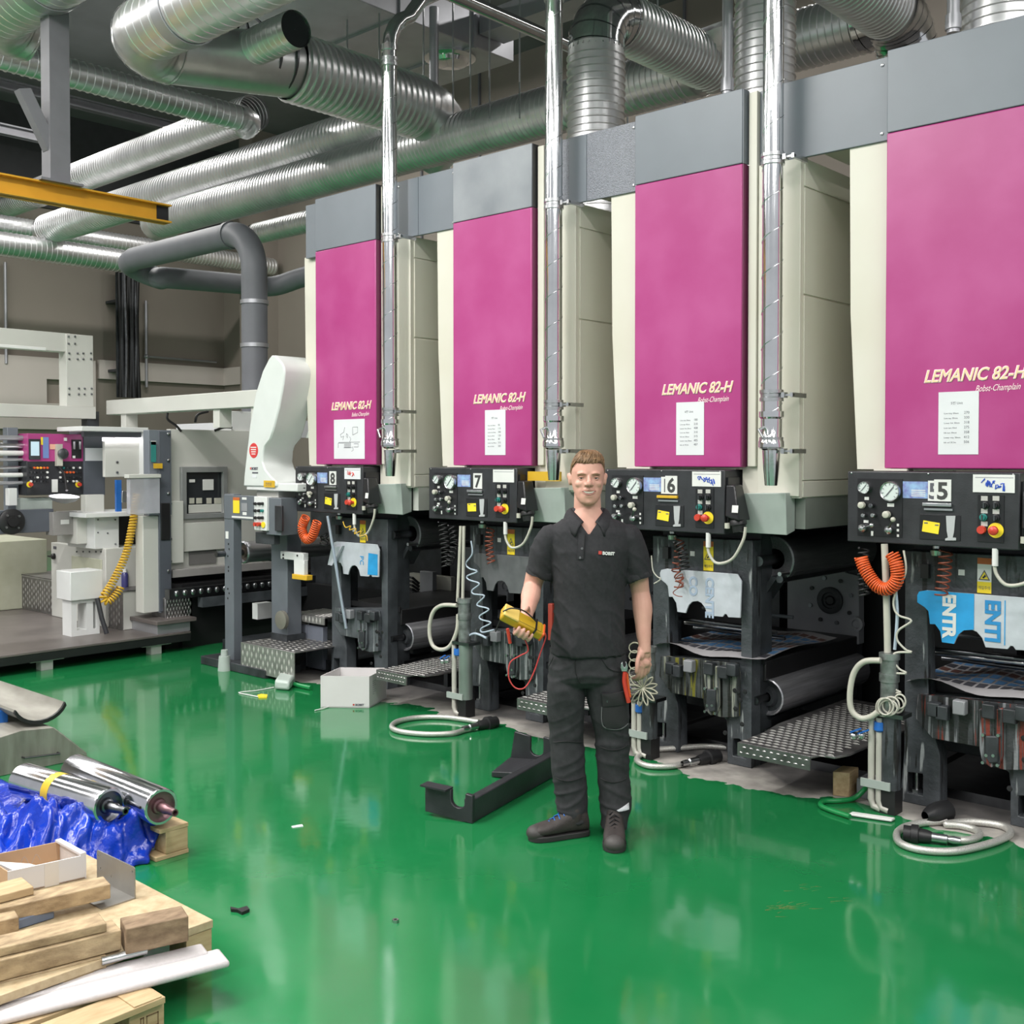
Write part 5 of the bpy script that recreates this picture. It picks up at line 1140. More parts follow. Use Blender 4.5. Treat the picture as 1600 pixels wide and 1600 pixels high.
# raised platform
zp = .175
t = thing('raised_platform', 'low brown platform with a black edge at the far left', 'platform', (-9.8, 3.5, 0))
part('deck', MB().box(-13.5, -8.8, -1, 5.30, zp - .02, zp), PLATF, t, bevel=.004)
part('edge_beam', MB().box(-8.86, -8.802, -1, 5.30, zp - .085, zp - .021), BLACK, t); part('edge_beam', MB().box(-13.5, -8.87, 5.2, 5.29, zp - .085, zp - .021), BLACK, t)
for y in (pz(68, 1045).y, pz(258, 1025).y, 2.2): part('foot', MB().box(-8.95, -8.86, y - .05, y + .05, 0, zp - .03).box(-8.98, -8.85, y - .14, y + .14, zp - .10, zp - .03), CREAM2, t)
part('plinth', MB().box(-13.2, -9.25, 0, 5.2, 0, zp - .03), BLACK, t)
v0, v1, z0, z1 = rect_u(-8.83, 243, 973, 297, 993)
t = thing('step_box', 'brown topped step box with a galvanized face at the platform end', 'step', (-9.1, v0, zp))
part('tread', MB().box(-9.62, -8.80, v0, v1 + .05, z1 - .005, z1 + .03), PLATF, t, bevel=.004); part('riser', MB().box(-9.58, -8.83, v0 + .02, v1, zp + .001, z1 - .006), GALVD, t)

# low cabinets with diamond plate faces
c = pz(193, 985, zp); e = pz(25, 950, zp); zt = pu(193, 925, c.x).z
t = thing('diamond_cabinet', 'low cabinet faced with diamond plate on the platform', 'cabinet', (c.x - .6, c.y, zp))
part('body', MB().box(e.x, c.x, c.y, c.y + .75, zp + .001, zt), CREAM2, t, bevel=.006)
part('face', MB().box(e.x, c.x - .002, c.y - .006, c.y - .001, zp + .01, zt - .01), DIAM, t, 'diamond plate face')
part('raised_lozenges', lozenges((e.x + .02, c.y - .006, zp + .03), (c.x - e.x - .06, 0, 0), (0, 0, zt - zp - .06), (0, -1, 0), 22, 9, .010, .024, .006), DIAMH, t, stuff=True)
part('top_plate', MB().box(e.x - .01, c.x + .01, c.y - .01, c.y + .76, zt + .001, zt + .012), DIAM, t)
t = thing('steel_cabinet', 'large pale yellowish cabinet at the left picture edge', 'cabinet', (-10.9, 3.8, zp))
v0, v1, z0, z1 = rect_u(-11.4, -60, 846, 74, 944); part('body', MB().box(-12.4, -11.4, v0, v1, zp + .001, z1), mat('yellowed_paint', (.44, .45, .33), .45, var=.08, col2=(.52, .53, .42)), t, bevel=.008)

# printing end machine: one machine with its many parts
M = thing('delivery_machine', 'pale delivery machine with magenta console left of the white arm', 'machine', (-9.8, 4.9, zp))
LG = CREAM2
v0, v1, z0, z1 = rect_u(-9.55, 165, 855, 237, 925)
ul = pv(80, 885, v0).x
part('lower_cabinet', MB().box(ul, -9.55, v0, v1 + .1, zp + .001, z1), LG, M, bevel=.006)
a, b = pv(113, 868, v0 - .002), pv(160, 905, v0 - .002)
part('cabinet_door', MB().box(a.x, b.x, v0 - .012, v0 - .001, b.z, a.z), mat('yellowed_paint', (0,0,0)), M, bevel=.004)
for x in (120, 130, 140, 150, 158): 
    p = pv(x, 862, v0 - .002); part('screw', MB().cyl((p.x, v0 - .008, p.z), (p.x, v0, p.z), .008, 8), STEELD, M)
p = pv(85, 869, v0); part('rotary_switch', MB().lathe((p.x, v0, p.z), (0, -1, 0), [(0, .03), (.02, .03), (.03, .02), (.03, .001)], 16).box(p.x - .05, p.x + .05, v0 - .045, v0 - .03, p.z - .008, p.z + .008), BLACK, M)
p = pv(86, 856, v0); part('name_plate', MB().box(p.x - .03, p.x + .03, v0 - .004, v0 - .001, p.z - .012, p.z + .016), INK, M)
o = fu('upper_cabinet', -9.60, 148, 806, 186, 857, .55, WHITEP, M, 'white cabinet with screws')
bolts_u(M, -9.60, ((153, 812), (180, 812), (153, 832), (180, 850), (168, 833)), .008, STEELD, 'screw')
fu('counter_top', -9.50, 134, 800, 248, 807, .6, WHITEP, M); fu('left_bracket', -9.75, 120, 802, 136, 850, .4, LG, M)
fu('gap_shade', -9.85, 184, 806, 236, 856, .05, BLACK, M, bevel=0)  # black sheet painting the shade in the gap
fu('light_column', -9.03, 224, 806, 251, 957, .14, LG, M)
fu('grey_column', -9.0, 233, 672, 268, 805, .10, GREY, M, 'slate grey upright column'); fu('grey_column', -9.0, 250, 806, 268, 957, .10, GREY, M)
fu('column_face', -8.99, 249, 674, 267, 955, .02, mat('dark_slate', (.09, .10, .12), .4), M); bolts_u(M, -8.985, ((263, 678), (263, 719), (263, 771), (263, 892)), .016)
fu('green_label', -8.975, 236, 690, 244, 722, .004, mat('green_label', (.03, .22, .20), .4), M, bevel=0); fu('label_top', -8.975, 236, 689, 244, 695, .004, LABELW, M, bevel=0); fu('yellow_label', -8.97, 240, 724, 254, 732, .004, YHOSE, M, bevel=0)
fu('black_cover', -8.98, 252, 786, 266, 844, .06, BLACK, M)
# housing with the window
fu('window_housing', -9.10, 266, 672, 410, 886, .06, LG, M, 'pale housing with a window', hole=(288, 733, 352, 806))
fu('window_frame', -9.06, 284, 729, 356, 810, .04, mat('window_frame_grey', (.36, .37, .37), .35, .4), M, hole=(292, 738, 349, 802))
fu('window_pane', -9.11, 290, 736, 351, 804, .008, GLASSD, M, bevel=0)
o = fu('inner_tray', -9.095, 295, 788, 350, 801, .01, LG, M); 
for x0, x1 in ((296, 304), (307, 316), (323, 331), (335, 347)): fu('inner_roll', -9.10, x0, 778, x1, 787, .006, HOSE, M)
fu('inner_light', -9.10, 317, 749, 334, 766, .006, LABELW, M); fu('inner_light', -9.10, 296, 749, 305, 754, .006, LABELW, M)
fu('flange_column', -9.03, 264, 783, 287, 880, .08, LG, M); bolts_u(M, -9.025, ((267, 787), (267, 842), (267, 877)), .010, STEELD)
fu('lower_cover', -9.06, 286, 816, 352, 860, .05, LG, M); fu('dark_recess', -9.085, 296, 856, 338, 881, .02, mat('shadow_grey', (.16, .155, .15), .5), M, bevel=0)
fu('sill_beam', -9.02, 270, 884, 428, 896, .15, mat('sill_grey', (.30, .29, .28), .4), M)
# light table and hood
fu('light_table', -9.70, 164, 688, 227, 745, .05, LG, M); fu('white_post', -9.62, 224, 674, 233, 745, .1, WHITEP, M)
fu('lamp_tube', -9.66, 162, 684, 182, 689, .03, LAMP, M, 'lit lamp tube', bevel=0); fu('lamp_tube', -9.66, 183, 684, 221, 688, .03, LAMP, M, 'lit lamp tube', bevel=0)
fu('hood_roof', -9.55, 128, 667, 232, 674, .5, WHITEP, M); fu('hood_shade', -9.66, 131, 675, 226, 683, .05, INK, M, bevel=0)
bolts_u(M, -9.695, ((183, 722), (183, 738)), .012, STEELD)
fu('plastic_bin', -8.93, 203, 747, 250, 803, .06, mat('cloudy_bin', (.55, .55, .60), .15, alpha=.5), M, 'cloudy clear plastic bin'); fu('bin_lip', -8.92, 201, 741, 252, 747, .08, LG, M)
fu('blue_strip', -9.6, 182, 750, 190, 800, .03, BLUE, M, bevel=0); fu('chrome_hook', -9.5, 191, 767, 200, 785, .02, STEEL, M)
fu('wall_plate', -9.8, 134, 773, 163, 801, .1, LG, M)
# console
o = fu('console', -10.0, 42, 720, 132, 773, .25, DARK, M, 'black button console'); fu('console_flank', -9.98, 131, 672, 164, 774, .3, mat('dark_slate', (0,0,0)), M)
mg = fu('magenta_console', -9.995, 43, 678, 131, 721, .25, PINK, M, 'magenta upper console')
def ch(name, x0, y0, x1, y1, d, m, par, u=-9.99): 
    v0, v1, z0, z1 = rect_u(u, x0, y0, x1, y1); return part(name, MB().box(u - .004, u + d, v0, v1, z0, z1), m, par)
s_ = ch('screen_frame', 45, 686, 62, 718, .015, FRAMED, mg); ch('screen', 47, 690, 60, 712, .018, SCREEN, mg)
ch('blue_card', 67, 683, 76, 716, .003, mat('blue_card', (.16, .24, .50), .4), mg); ch('yellow_note', 64, 683, 67, 695, .003, YSTICK, mg); ch('peach_note', 78, 694, 86, 702, .003, mat('peach_note', (.75, .40, .30), .5), mg)
ch('lamp_button', 100, 684, 104, 689, .01, LABELW, mg); ch('joystick_plate', 112, 687, 127, 716, .004, BLACK, mg); ch('toggle', 113, 690, 116, 702, .02, STEEL, mg); ch('toggle', 122, 690, 125, 702, .02, STEEL, mg); ch('lamp_button', 113, 712, 117, 716, .01, LABELW, mg)
ch('handset', 86, 694, 95, 728, .04, HOSE, mg); 
p = pu(97, 709, -9.95); part('round_speaker', MB().lathe(p, (1, 0, 0), [(0, .045), (.03, .05), (.035, .04), (.035, .001)], 20), STEELD, mg)
ch('paper_notice', 133, 700, 160, 720, .004, PAPER, M, -9.978)
rr = random.Random(3); cols = [mat('amber_button', (.75, .32, .03), .3, emit=.4), ORANGE, BLACKP, LABELW, mat('green_button', (0,0,0)), RED]
for j, y in enumerate((731, 738, 746, 752)):
    for i in range(16):
        x = 48 + 5.1*i
        if 76 < x < 92: continue
        c = pu(x, y, -9.998); m = cols[0] if (j == 0 and i in (2, 3)) else cols[1] if (j == 0 and i in (1, 4, 5)) or (j == 1 and i in (10, 11, 12, 13)) else cols[4] if (j, i) == (0, 10) else [BLACKP, LABELW, STEELD][rr.randrange(3)]
        part('push_button', MB().lathe(c, (1, 0, 0), [(0, .011), (.015, .010), (.016, .001)], 8), m, o)
for x, y in ((46, 757), (122, 757)):
    c = pu(x, y, -9.998); e = part('emergency_stop', MB().lathe(c, (1, 0, 0), [(0, .028), (.006, .028), (.006, .001)], 16), YSTICK, o); part('mushroom_button', MB().lathe(c, (1, 0, -.0), [(0, .012), (.03, .012), (.03, .02), (.045, .016), (.045, .001)], 14), RED, e)
ch('notice', 81, 749, 90, 769, .004, LABELW, o, -9.996)
# task lamp
c = pu(100, 777, -9.65)
t = thing('task_lamp', 'lit task lamp below the magenta console', 'lamp', c)
part('lamp_shade', MB().lathe(c + Vector((0, 0, -.05)), (.12, 0, 1), [(0, .04), (.02, .10), (.055, .135), (.06, .13)], 24), GALVD, t); part('bulb_glass', MB().lathe(c + Vector((.006, 0, .002)), (.12, 0, 1), [(0, .130), (.014, .09), (.018, .001)], 24), LAMP, t, 'bright lamp glass')
part('lamp_arm', MB().tube(smoothpath([c + Vector((-.05, .05, .06)), c + Vector((-.2, .1, .2)), c + Vector((-.33, .1, .28))], 5), .012, 8), BLACK, t)
t = thing('roller_arm', 'dark arm with a round bolted hub at the left picture edge', 'arm', pu(20, 833, -9.9))
fu('arm', -9.9, -20, 797, 84, 833, .12, mat('dark_slate', (0,0,0)), t); c = pu(17, 815, -9.9); part('hub', MB().lathe(c, (1, 0, 0), [(0, .115), (.03, .115), (.04, .10), (.04, .05), (.06, .045), (.06, .001)], 28), BLACK, t)
for k in range(4): a = k*PI/2 + .7; part('hub_bolt', MB().lathe(c + Vector((.04, .075*math.cos(a), .075*math.sin(a))), (1, 0, 0), [(0, .012), (.012, .010), (.012, .001)], 8), STEEL, t)
fu('end_block', -9.82, 83, 800, 121, 836, .15, mat('grey_block', (.27, .26, .25), .45), t); fu('block_label', -9.815, 95, 812, 108, 819, .003, LABELW, t, bevel=0)
t = thing('web_rollers', 'stack of pale idler rollers in a grey frame left of the console', 'rollers', pu(20, 830, -10.2))
fu('upright', -10.15, 12, 668, 29, 800, .1, GREY, t)
for k, (y0, y1) in enumerate(((680, 688), (692, 700), (704, 712), (716, 721), (728, 733), (739, 746), (752, 758))):
    v0, v1, z0, z1 = rect_u(-10.12, -40, y0, 44, y1); part('idler_roller', MB().cyl((-10.1, v0, (z0+z1)/2), (-10.1, v1, (z0+z1)/2), max(.014, (z1-z0)/2), 12), [GALVD, STEEL, LABELW][k % 3], t)
fu('valve_block', -10.0, 14, 763, 27, 790, .08, WHITEP, t); fu('green_cover', -10.05, 32, 778, 82, 797, .2, TEAL, t)
# white console box on a stand
c = pz(163, 982, zp); t = thing('junction_box', 'white junction box on a short stand on the platform', 'box', c)
b0 = pu(110, 938, -9.25); v0, v1, z0, z1 = rect_u(-9.25, 110, 892, 161, 937); ul = pv(88, 915, v0).x
part('enclosure', MB().box(ul, -9.25, v0, v1, z0, z1), WHITEP, t, bevel=.006)
v2, v3, q0, q1 = rect_u(-9.28, 103, 938, 166, 982)
part('stand', MB().prism([(v0 + .02, zp + .001), (v1 - .02, zp + .001), (v1 - .02, z0), (v0 + .02, z0)], [[(v0 + .07, zp + .05), (v0 + .16, zp + .05), (v0 + .16, z0 - .03), (v0 + .07, z0 - .03)], [(v0 + .22, zp + .05), (v1 - .05, zp + .05), (v1 - .05, z0 - .03), (v0 + .22, z0 - .03)]], UF, -9.45, -9.28), WHITEP, t)
part('pedal_hose', MB().tube([(-9.22, v1 - .07, z0 + .01), (-9.18, v1 - .05, zp + .15), (-9.15, v1 - .02, zp + .012)], .022, 8), DARK, t)
single('coiled_hose', MB().tube(coil([pu(x, y, -9.15) for x, y in ((214, 772), (210, 800), (206, 825), (196, 868), (176, 910), (162, 932), (168, 940), (180, 930), (189, 917))], .030, 46, 10), .009, 5), YHOSE, 'long bright yellow coiled hose hanging in front of the pale delivery machine', 'hose', CG, smooth=70)
c = pu(194, 906, -9.05); c.z = zt + .013
t = thing('spray_can', 'white and blue spray can standing on the diamond cabinet', 'can', c)
c = pz(195, 917, zt + .013)
part('can_body', MB().lathe((c.x, c.y, c.z), (0, 0, 1), [(0, .001), (0, .032), (.12, .032), (.14, .018)], 16), mat('navy_label', (.05, .05, .18), .3), t); part('cap', MB().lathe((c.x, c.y, c.z + .138), (0, 0, 1), [(0, .02), (.035, .018), (.035, .001)], 14), LABELW, t)
# gantry
t = thing('gantry_frame', 'pale overhead gantry frame with a bolted corner post, at left', 'frame', (-10.2, 5, 2.2))
fu('upper_beam', -10.2, -60, 514, 110, 544, .14, LG, t); fu('corner_post', -10.18, 104, 523, 146, 645, .16, LG, t)
fu('gusset', -10.2, 104, 545, 126, 640, .10, CREAM2, t)
fu('lower_beam', -10.16, -60, 632, 150, 652, .16, LG, t)
bolts_u(t, -10.175, ((107, 526), (117, 526), (107, 537), (117, 537), (108, 552), (121, 552), (130, 552), (142, 552), (108, 561), (121, 561), (130, 561), (142, 561), (108, 607), (123, 607), (132, 607), (143, 607), (108, 616), (123, 616), (132, 616), (143, 616)), .010, STEELD)
vb = pu(165, 640, -10.2).y
z0, z1 = pv(300, 641, vb).z, pv(300, 616, vb).z
ub = pv(400, 620, vb).x
part('cross_beam', MB().box(-10.19, ub + .1, vb, vb + .16, z0, z1), LG, t, bevel=.006)
for x in (190, 335): a = pv(x, 660, vb); part('hanger', MB().box(a.x - .05, a.x + .05, vb + .02, vb + .14, z0 - .16, z0), CREAM2, t)
part('lower_post', MB().box(-10.30, -10.18, 5.02, 5.14, .18, 2.2), FRAMED, t); part('end_post', MB().box(ub - .1, ub + .05, vb + .02, vb + .12, 1.98, z0), CREAM2, t)
fu('tube_lamp', -10.19, -60, 538, 72, 543, .04, mat('pale_tube', (.75, .76, .74), .3), t)
single('paper_roll', MB().box(-10.9, -8.9, 6.4, 6.7, 1.95, 2.12), PAPER, 'pale web of paper seen under the gantry beam', 'paper')
t = thing('machine_top_box', 'pale box with black cables on top of the window housing', 'box', (-9.3, 5.9, 2.0))
fu('box', -9.12, 362, 643, 408, 674, .3, WHITEP, t)
for pts in ([(345, 668), (352, 640), (362, 622), (375, 618), (374, 640)], [(305, 660), (309, 648), (325, 643)], [(335, 673), (350, 668), (362, 668)], [(283, 674), (275, 665), (262, 655), (262, 645)]):
    part('cable', MB().tube(smoothpath([pu(x, y, -9.1) for x, y in pts], 5), .012, 6), BLACK, t)

# inside the gap between delivery machine and unit eight
t = thing('web_bridge', 'dark low bridge with a rail of polished studs between delivery machine and unit eight', 'machine', (-8.5, 5.8, 0))
v0, v1, z0, z1 = rect_u(-8.82, 268, 912, 430, 925)
part('stud_rail', MB().box(-8.9, -8.82, 5.10, 7.0, z0 - .02, z0 + .07), STEELD, t)
for k in range(14): part('polished_stud', MB().ball((-8.815, 5.17 + .083*k, z0 + .03), .012, .022, .028, 10, 6), STEEL, t)
part('bridge_beam', MB().box(-8.88, -8.80, 5.42, 7.2, z0 - .12, z0 - .03), FRAME, t)
part('shade_block', MB().box(-9.2, -8.95, 5.3, 7.2, 0, z0 + .09), BLACK, t); part('shade_block', MB().box(-9.4, -9.25, 5.2, 7.4, 0, .95), BLACK, t)  # black boxes standing in for the shaded interior of the gap
part('cross_beam', MB().box(-8.9, -7.0, 6.6, 6.7, .15, .5), BLACK, t); part('cross_beam', MB().box(-8.9, -7.0, 6.72, 6.8, 0, 1.4), FRAMED, t)
part('bottom_beam', MB().box(-8.6, -6.9, 5.5, 6.5, .0, .10), FRAMED, t)
part('white_bracket', MB().box(-8.2, -8.12, 5.55, 5.7, .32, .46), WHITEP, t)
v0, v1, z0, z1 = rect_u(-8.95, 258, 932, 302, 966)
t = thing('diamond_step', 'small diamond plate step beside the brown step box', 'step', (-8.8, v0, 0), 'diamond plate steps along the press')
part('box', MB().box(-9.2, -8.95, v0, v1, z0 - .03, z1), DIAM, t, bevel=.012); part('support', MB().box(-9.18, -9.0, v0 + .03, v1 - .03, 0, z0 - .031), BLACK, t); part('raised_lozenges', lozenges((-8.95, v0 + .02, z0 + .0), (0, v1 - v0 - .04, 0), (0, 0, z1 - z0 - .02), (1, 0, 0), 8, 5, .012, .028, .006), DIAMH, t, stuff=True)  # black block below the plate stands in for the shade under it
# slotted post and cabinet panel
p = pz(358, 1040); t = thing('slotted_post', 'dark grey drilled post in front of the gap, beside the window housing', 'post', (p.x, 5.08, 0))
a, b = pv(351, 900, 5.08).x, pv(365, 900, 5.08).x; zt = pv(358, 772, 5.08).z
part('post', MB().box(a, b, 5.08, 5.16, .03, zt), mat('post_grey', (.13, .145, .165), .4), t, bevel=.003)
part('base_plate', MB().box(a - .25, b + .55, 5.0, 5.35, 0, .07), FRAMED, t, bevel=.006)
for y in (850, 858, 869, 886, 892, 920, 927, 935): q = pv(358 - (y % 3), y, 5.08); part('drilled_hole', MB().cyl((q.x, 5.079, q.z), (q.x, 5.082, q.z), .009, 8), BLACK, t)
q = pv(355, 836, 5.079); part('white_tag', MB().box(q.x - .02, q.x + .02, 5.076, 5.0795, q.z - .03, q.z + .03), LABELW, t)
q = pv(354, 1035, 5.0); part('foot_cylinder', MB().lathe((q.x, 4.98, 0), (0, 0, 1), [(0, .055), (.12, .045), (.12, .03), (.17, .028), (.17, .001)], 16), TEAL, t)
bp = fv('sign_board', 5.075, 350, 774, 400, 812, .02, mat('post_grey', (0,0,0)), t, 'grey board with stickers')
def stick(x0, y0, x1, y1, m, nm, v=5.072): 
    a, b = pv(x0, y0, v), pv(x1, y1, v); return part(nm, MB().box(a.x, b.x, v, v + .0025, b.z, a.z), m, bp)
stick(364, 777, 374, 802, YSTICK, 'warning_sticker'); stick(364, 777, 374, 782, mat('orange_label', (0,0,0)), 'sticker_head', 5.071); stick(378, 777, 385, 781, LABELW, 'white_sticker'); stick(377, 786, 386, 799, BACKP, 'grey_sticker'); stick(379, 800, 385, 805, LABELW, 'white_sticker'); stick(362, 806, 397, 811, LABELW, 'white_strip')
# white arm housing
FW = [(380,760),(381,745),(384,718),(390,665),(399,615),(410,580),(420,560),(424,555.5),(430,555),(440,566),(444,574),(444.5,582),(443,598),(436,637),(428,668),(423,684),(414,695),(411,705),(410,722),(414,734),(424,746),(433,754),(433,761)]
VA = 5.12; P_ = [pv(x, y, VA) for x, y in FW]
t = thing('arm_housing', 'smooth white curved arm housing standing left of the leftmost magenta panel', 'machine housing', (P_[0].x, VA, 0))
part('shell', MB().prism([(p.x, p.z) for p in P_], [], VF, VA, VA + .30), mat('smooth_white_paint', (.66, .69, .67), .3, var=.03), t, bevel=.012)
P2 = [(p.x + .03, p.z) for p in P_[7:16]] + [(P_[15].x + .35, P_[15].z), (P_[8].x + .35, P_[8].z - .05)]
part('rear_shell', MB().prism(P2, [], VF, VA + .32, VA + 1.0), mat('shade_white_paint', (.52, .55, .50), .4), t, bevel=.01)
part('base_shelf', MB().box(P_[0].x + .03, P_[-1].x + .25, VA + .01, VA + .75, P_[0].z - .03, P_[0].z + .035), WHITEP, t, bevel=.008)
part('rear_post', MB().box(P_[-1].x, P_[-1].x + .2, VA + .72, VA + .9, P_[0].z + .04, 2.1), LG, t)
q = pv(396.5, 704, VA); o = part('red_sticker', MB().lathe((q.x, VA - .0005, q.z), (0, -1, 0), [(0, .062), (.002, .060), (.002, .001)], 28), mat('sticker_red', (.62, .05, .05), .4), t, 'round red sticker')
for k in range(4): part('sticker_line', MB().box(q.x - .04 + .004*k, q.x + .04 - .004*k, VA - .0036, VA - .0026, q.z + .022 - .018*k, q.z + .030 - .018*k), LABELW, o)
q = pv(391, 734, VA); text('maker_lettering', 'BOBST', .030, MF(q.x + .02, VA - .002, q.z), INK, t, extrude=.0006, bold=.001); part('maker_mark', MB().box(q.x, q.x + .014, VA - .002, VA, q.z + .002, q.z + .020), REDINK, t)
part('small_print', MB().box(q.x + .03, q.x + .11, VA - .002, VA, q.z - .03, q.z - .018), INK, t); part('white_sticker', MB().box(q.x + .03, q.x + .09, VA - .002, VA, q.z - .065, q.z - .04), PAPER, t)
q = pv(421, 756, VA); o = part('yellow_label', MB().box(q.x - .075, q.x + .075, VA - .003, VA, q.z - .028, q.z + .026), YHOSE, t); text('label_text', '안전문', .032, MF(q.x - .05, VA - .0036, q.z - .014), INK, o, extrude=.0004)
part('neck', MB().box(P_[0].x + .12, P_[0].x + .42, VA + .05, VA + .4, 1.33, P_[0].z - .031), LG, t)
fv('arm_post', VA + .16, 424, 833, 449, 992, .14, mat('post_grey', (0,0,0)), t, 'slate grey supporting post'); q = pv(436, 990, VA + .16); part('post_base', MB().box(q.x - .1, q.x + .12, VA + .15, VA + .34, 0, q.z), FRAMED, t)
# pendant
t = thing('button_pendant', 'pale push button pendant hanging below the white arm housing', 'control box', (pv(416, 830, 5.06).x, 5.06, 1.2))
o = fv('front_plate', 5.05, 397, 776, 417, 829, .05, WHITEP, t); fv('grey_case', 5.07, 416, 778, 439, 836, .16, mat('post_grey', (0,0,0)), t); fv('door_edge', 5.05, 429, 790, 440, 830, .02, DARK, t); fv('mount', 5.10, 399, 832, 428, 850, .06, FRAMED, t)
for j, y in enumerate((787, 798, 809)):
    for x in (400, 406, 411):
        q = pv(x, y, 5.05); part('push_button', MB().lathe((q.x, 5.05, q.z), (0, -1, 0), [(0, .013), (.02, .012), (.02, .001)], 10), BLACK if (x, y) != (411, 798) else mat('green_button', (0,0,0)), o)
for x in (402, 407): q = pv(x, 819, 5.05); part('stop_button', MB().lathe((q.x, 5.05, q.z), (0, -1, 0), [(0, .015), (.03, .017), (.03, .001)], 12), RED, o)
q = pv(412, 820, 5.05); part('yellow_ring', MB().lathe((q.x, 5.05, q.z), (0, -1, 0), [(0, .024), (.008, .024), (.008, .001)], 16), YSTICK, o)
# roller behind the post, lower steps
q = pv(378, 863, 5.25); t = thing('web_roller', 'steel roller with a pale rim between the drilled post and the arm post', 'roller', q)
part('shell', MB().lathe((q.x, 5.25, q.z), (0, 1, 0), [(.03, .07), (0, .085), (.01, .095), (.04, .095), (.05, .09), (1.3, .09), (1.3, .001)], 28), ROLLER, t); part('journal', MB().cyl((q.x, 5.0, q.z), (q.x, 5.35, q.z), .025, 12), STEELD, t)
part('hub', MB().lathe((q.x, 5.275, q.z), (0, -1, 0), [(0, .07), (.0, .045), (.02, .04), (.02, .001)], 20), mat('brown_hub', (.14, .11, .09), .45, .4), t)
def lip_step(label, fl, fr, ytop, depth, n, rows, v):
    a, b = pv(fl[0], fl[1], v), pv(fr[0], fr[1], v); zt = pv(fl[0], ytop, v).z
    t = thing('diamond_step', label, 'step', ((a.x+b.x)/2, v, 0), 'diamond plate steps along the press')
    part('tread', MB().box(a.x, b.x, v, v + depth, zt - .01, zt), DIAM, t, bevel=.003); part('front_face', MB().box(a.x, b.x, v - .008, v, max(.02, a.z), zt - .002), mat('pale_diamond_plate', (.34, .34, .32), .4, .6, var=.2, scale=14), t)
    part('face_lozenges', lozenges((a.x + .01, v - .008, max(.03, a.z) + .01), (b.x - a.x - .03, 0, 0), (0, 0, zt - max(.03, a.z) - .02), (0, -1, 0), n, rows, .011, .027, .006), mat('pale_lozenge', (.62, .61, .57), .35, .5), t, stuff=True)
    part('tread_lozenges', lozenges((a.x + .02, v + .01, zt), (b.x - a.x - .04, 0, 0), (0, depth - .03, 0), (0, 0, 1), 9, 9, .03, .010, .005), DIAMH, t, stuff=True)
    part('support', MB().box(a.x + .02, a.x + .05, v + depth - .05, v + depth - .01, 0, zt - .011).box(b.x - .05, b.x - .02, v + depth - .05, v + depth - .01, 0, zt - .011), FRAMED, t)
    for x in (.08, .2): part('adjusting_foot', MB().cyl((a.x + x, v + .03, 0), (a.x + x, v + .03, zt - .01), .008, 8), STEELD, t)
    return zt
lip_step('folded diamond plate step with a tall pale face left of the white box', (378, 1046), (461, 1058), 1003, .55, 11, 4, 5.02)
lip_step('upper diamond plate step behind the folded step', (455, 968), (508, 974), 957, .35, 9, 1, 5.45)
a, b = pv(455, 972, 5.47), pv(505, 1002, 5.47); t = thing('grey_locker', 'two small slate grey lockers under the upper diamond step', 'cabinet', (a.x, 5.47, b.z))
for k in range(2): part('door', MB().box(a.x + (b.x-a.x)*k/2, a.x + (b.x-a.x)*(k+1)/2 - .006, 5.47, 5.52, .02, a.z), mat('locker_grey', (.15, .165, .20), .4), t, bevel=.004)
t = thing('sensor_bracket', 'pale angle bracket with a yellow foot on the arm post', 'bracket', pv(460, 880, 5.22))
fv('top_bar', 5.22, 438, 863, 474, 875, .05, WHITEP, t); fv('stem', 5.22, 459, 875, 475, 898, .04, WHITEP, t); fv('yellow_foot', 5.21, 456, 898, 479, 906, .06, YHOSE, t)
for x, y in ((443, 867), (443, 872), (465, 868)): q = pv(x, y, 5.22); part('screw', MB().cyl((q.x, 5.214, q.z), (q.x, 5.22, q.z), .008, 8), BLACK, t)
q = pv(446, 968, 5.27); single('oval_gauge', MB().lathe((q.x, 5.25, q.z), (0, -1, 0), [(0, .075), (.03, .075), (.034, .06), (.034, .001)], 20), mat('aged_brass', (.27, .26, .22), .45, .5), 'round drilled disc at the foot of the arm post', 'disc')
for q0, zz in ((640, .9),):
    a, b = pv(640, 895, 6.6), pv(705, 930, 6.6); t = thing('rear_cabinet', 'pale cabinet with cables seen through the gap left of unit seven', 'cabinet', (a.x, 6.6, b.z))
    part('body', MB().box(a.x, b.x, 6.6, 6.65, b.z, a.z), HOSE, t); fv('strut', 6.5, 656, 893, 676, 935, .05, BACKP, t)
    for k in range(6): part('cable', MB().tube([pv(633, 900 + 6*k, 6.55), pv(645, 903 + 6*k, 6.5), pv(655, 912 + 5*k, 6.55)], .012, 6), BLACK, t)
# ================================================================ the man
Y0 = 5.0
XC = Vector((_c, _s, 0)); YC = Vector((-_s, _c, 0))          # to the man's left / away from the aisle
X0 = (905 - 800) / F * Y0
BASE = XC * X0 + YC * Y0; BASE.z = 0
def PT(x, y, d=0.): k = (Y0 + d) / F; return Vector(((x - 800) * k - X0, d, H - (y - 715) * k))
K = Y0 / F
def W3(p): p = Vector(p); return BASE + XC * p.x + YC * p.y + Vector((0, 0, p.z))
man = thing('person', 'man in a black polo shirt and dark work trousers holding a yellow meter', 'person', BASE)

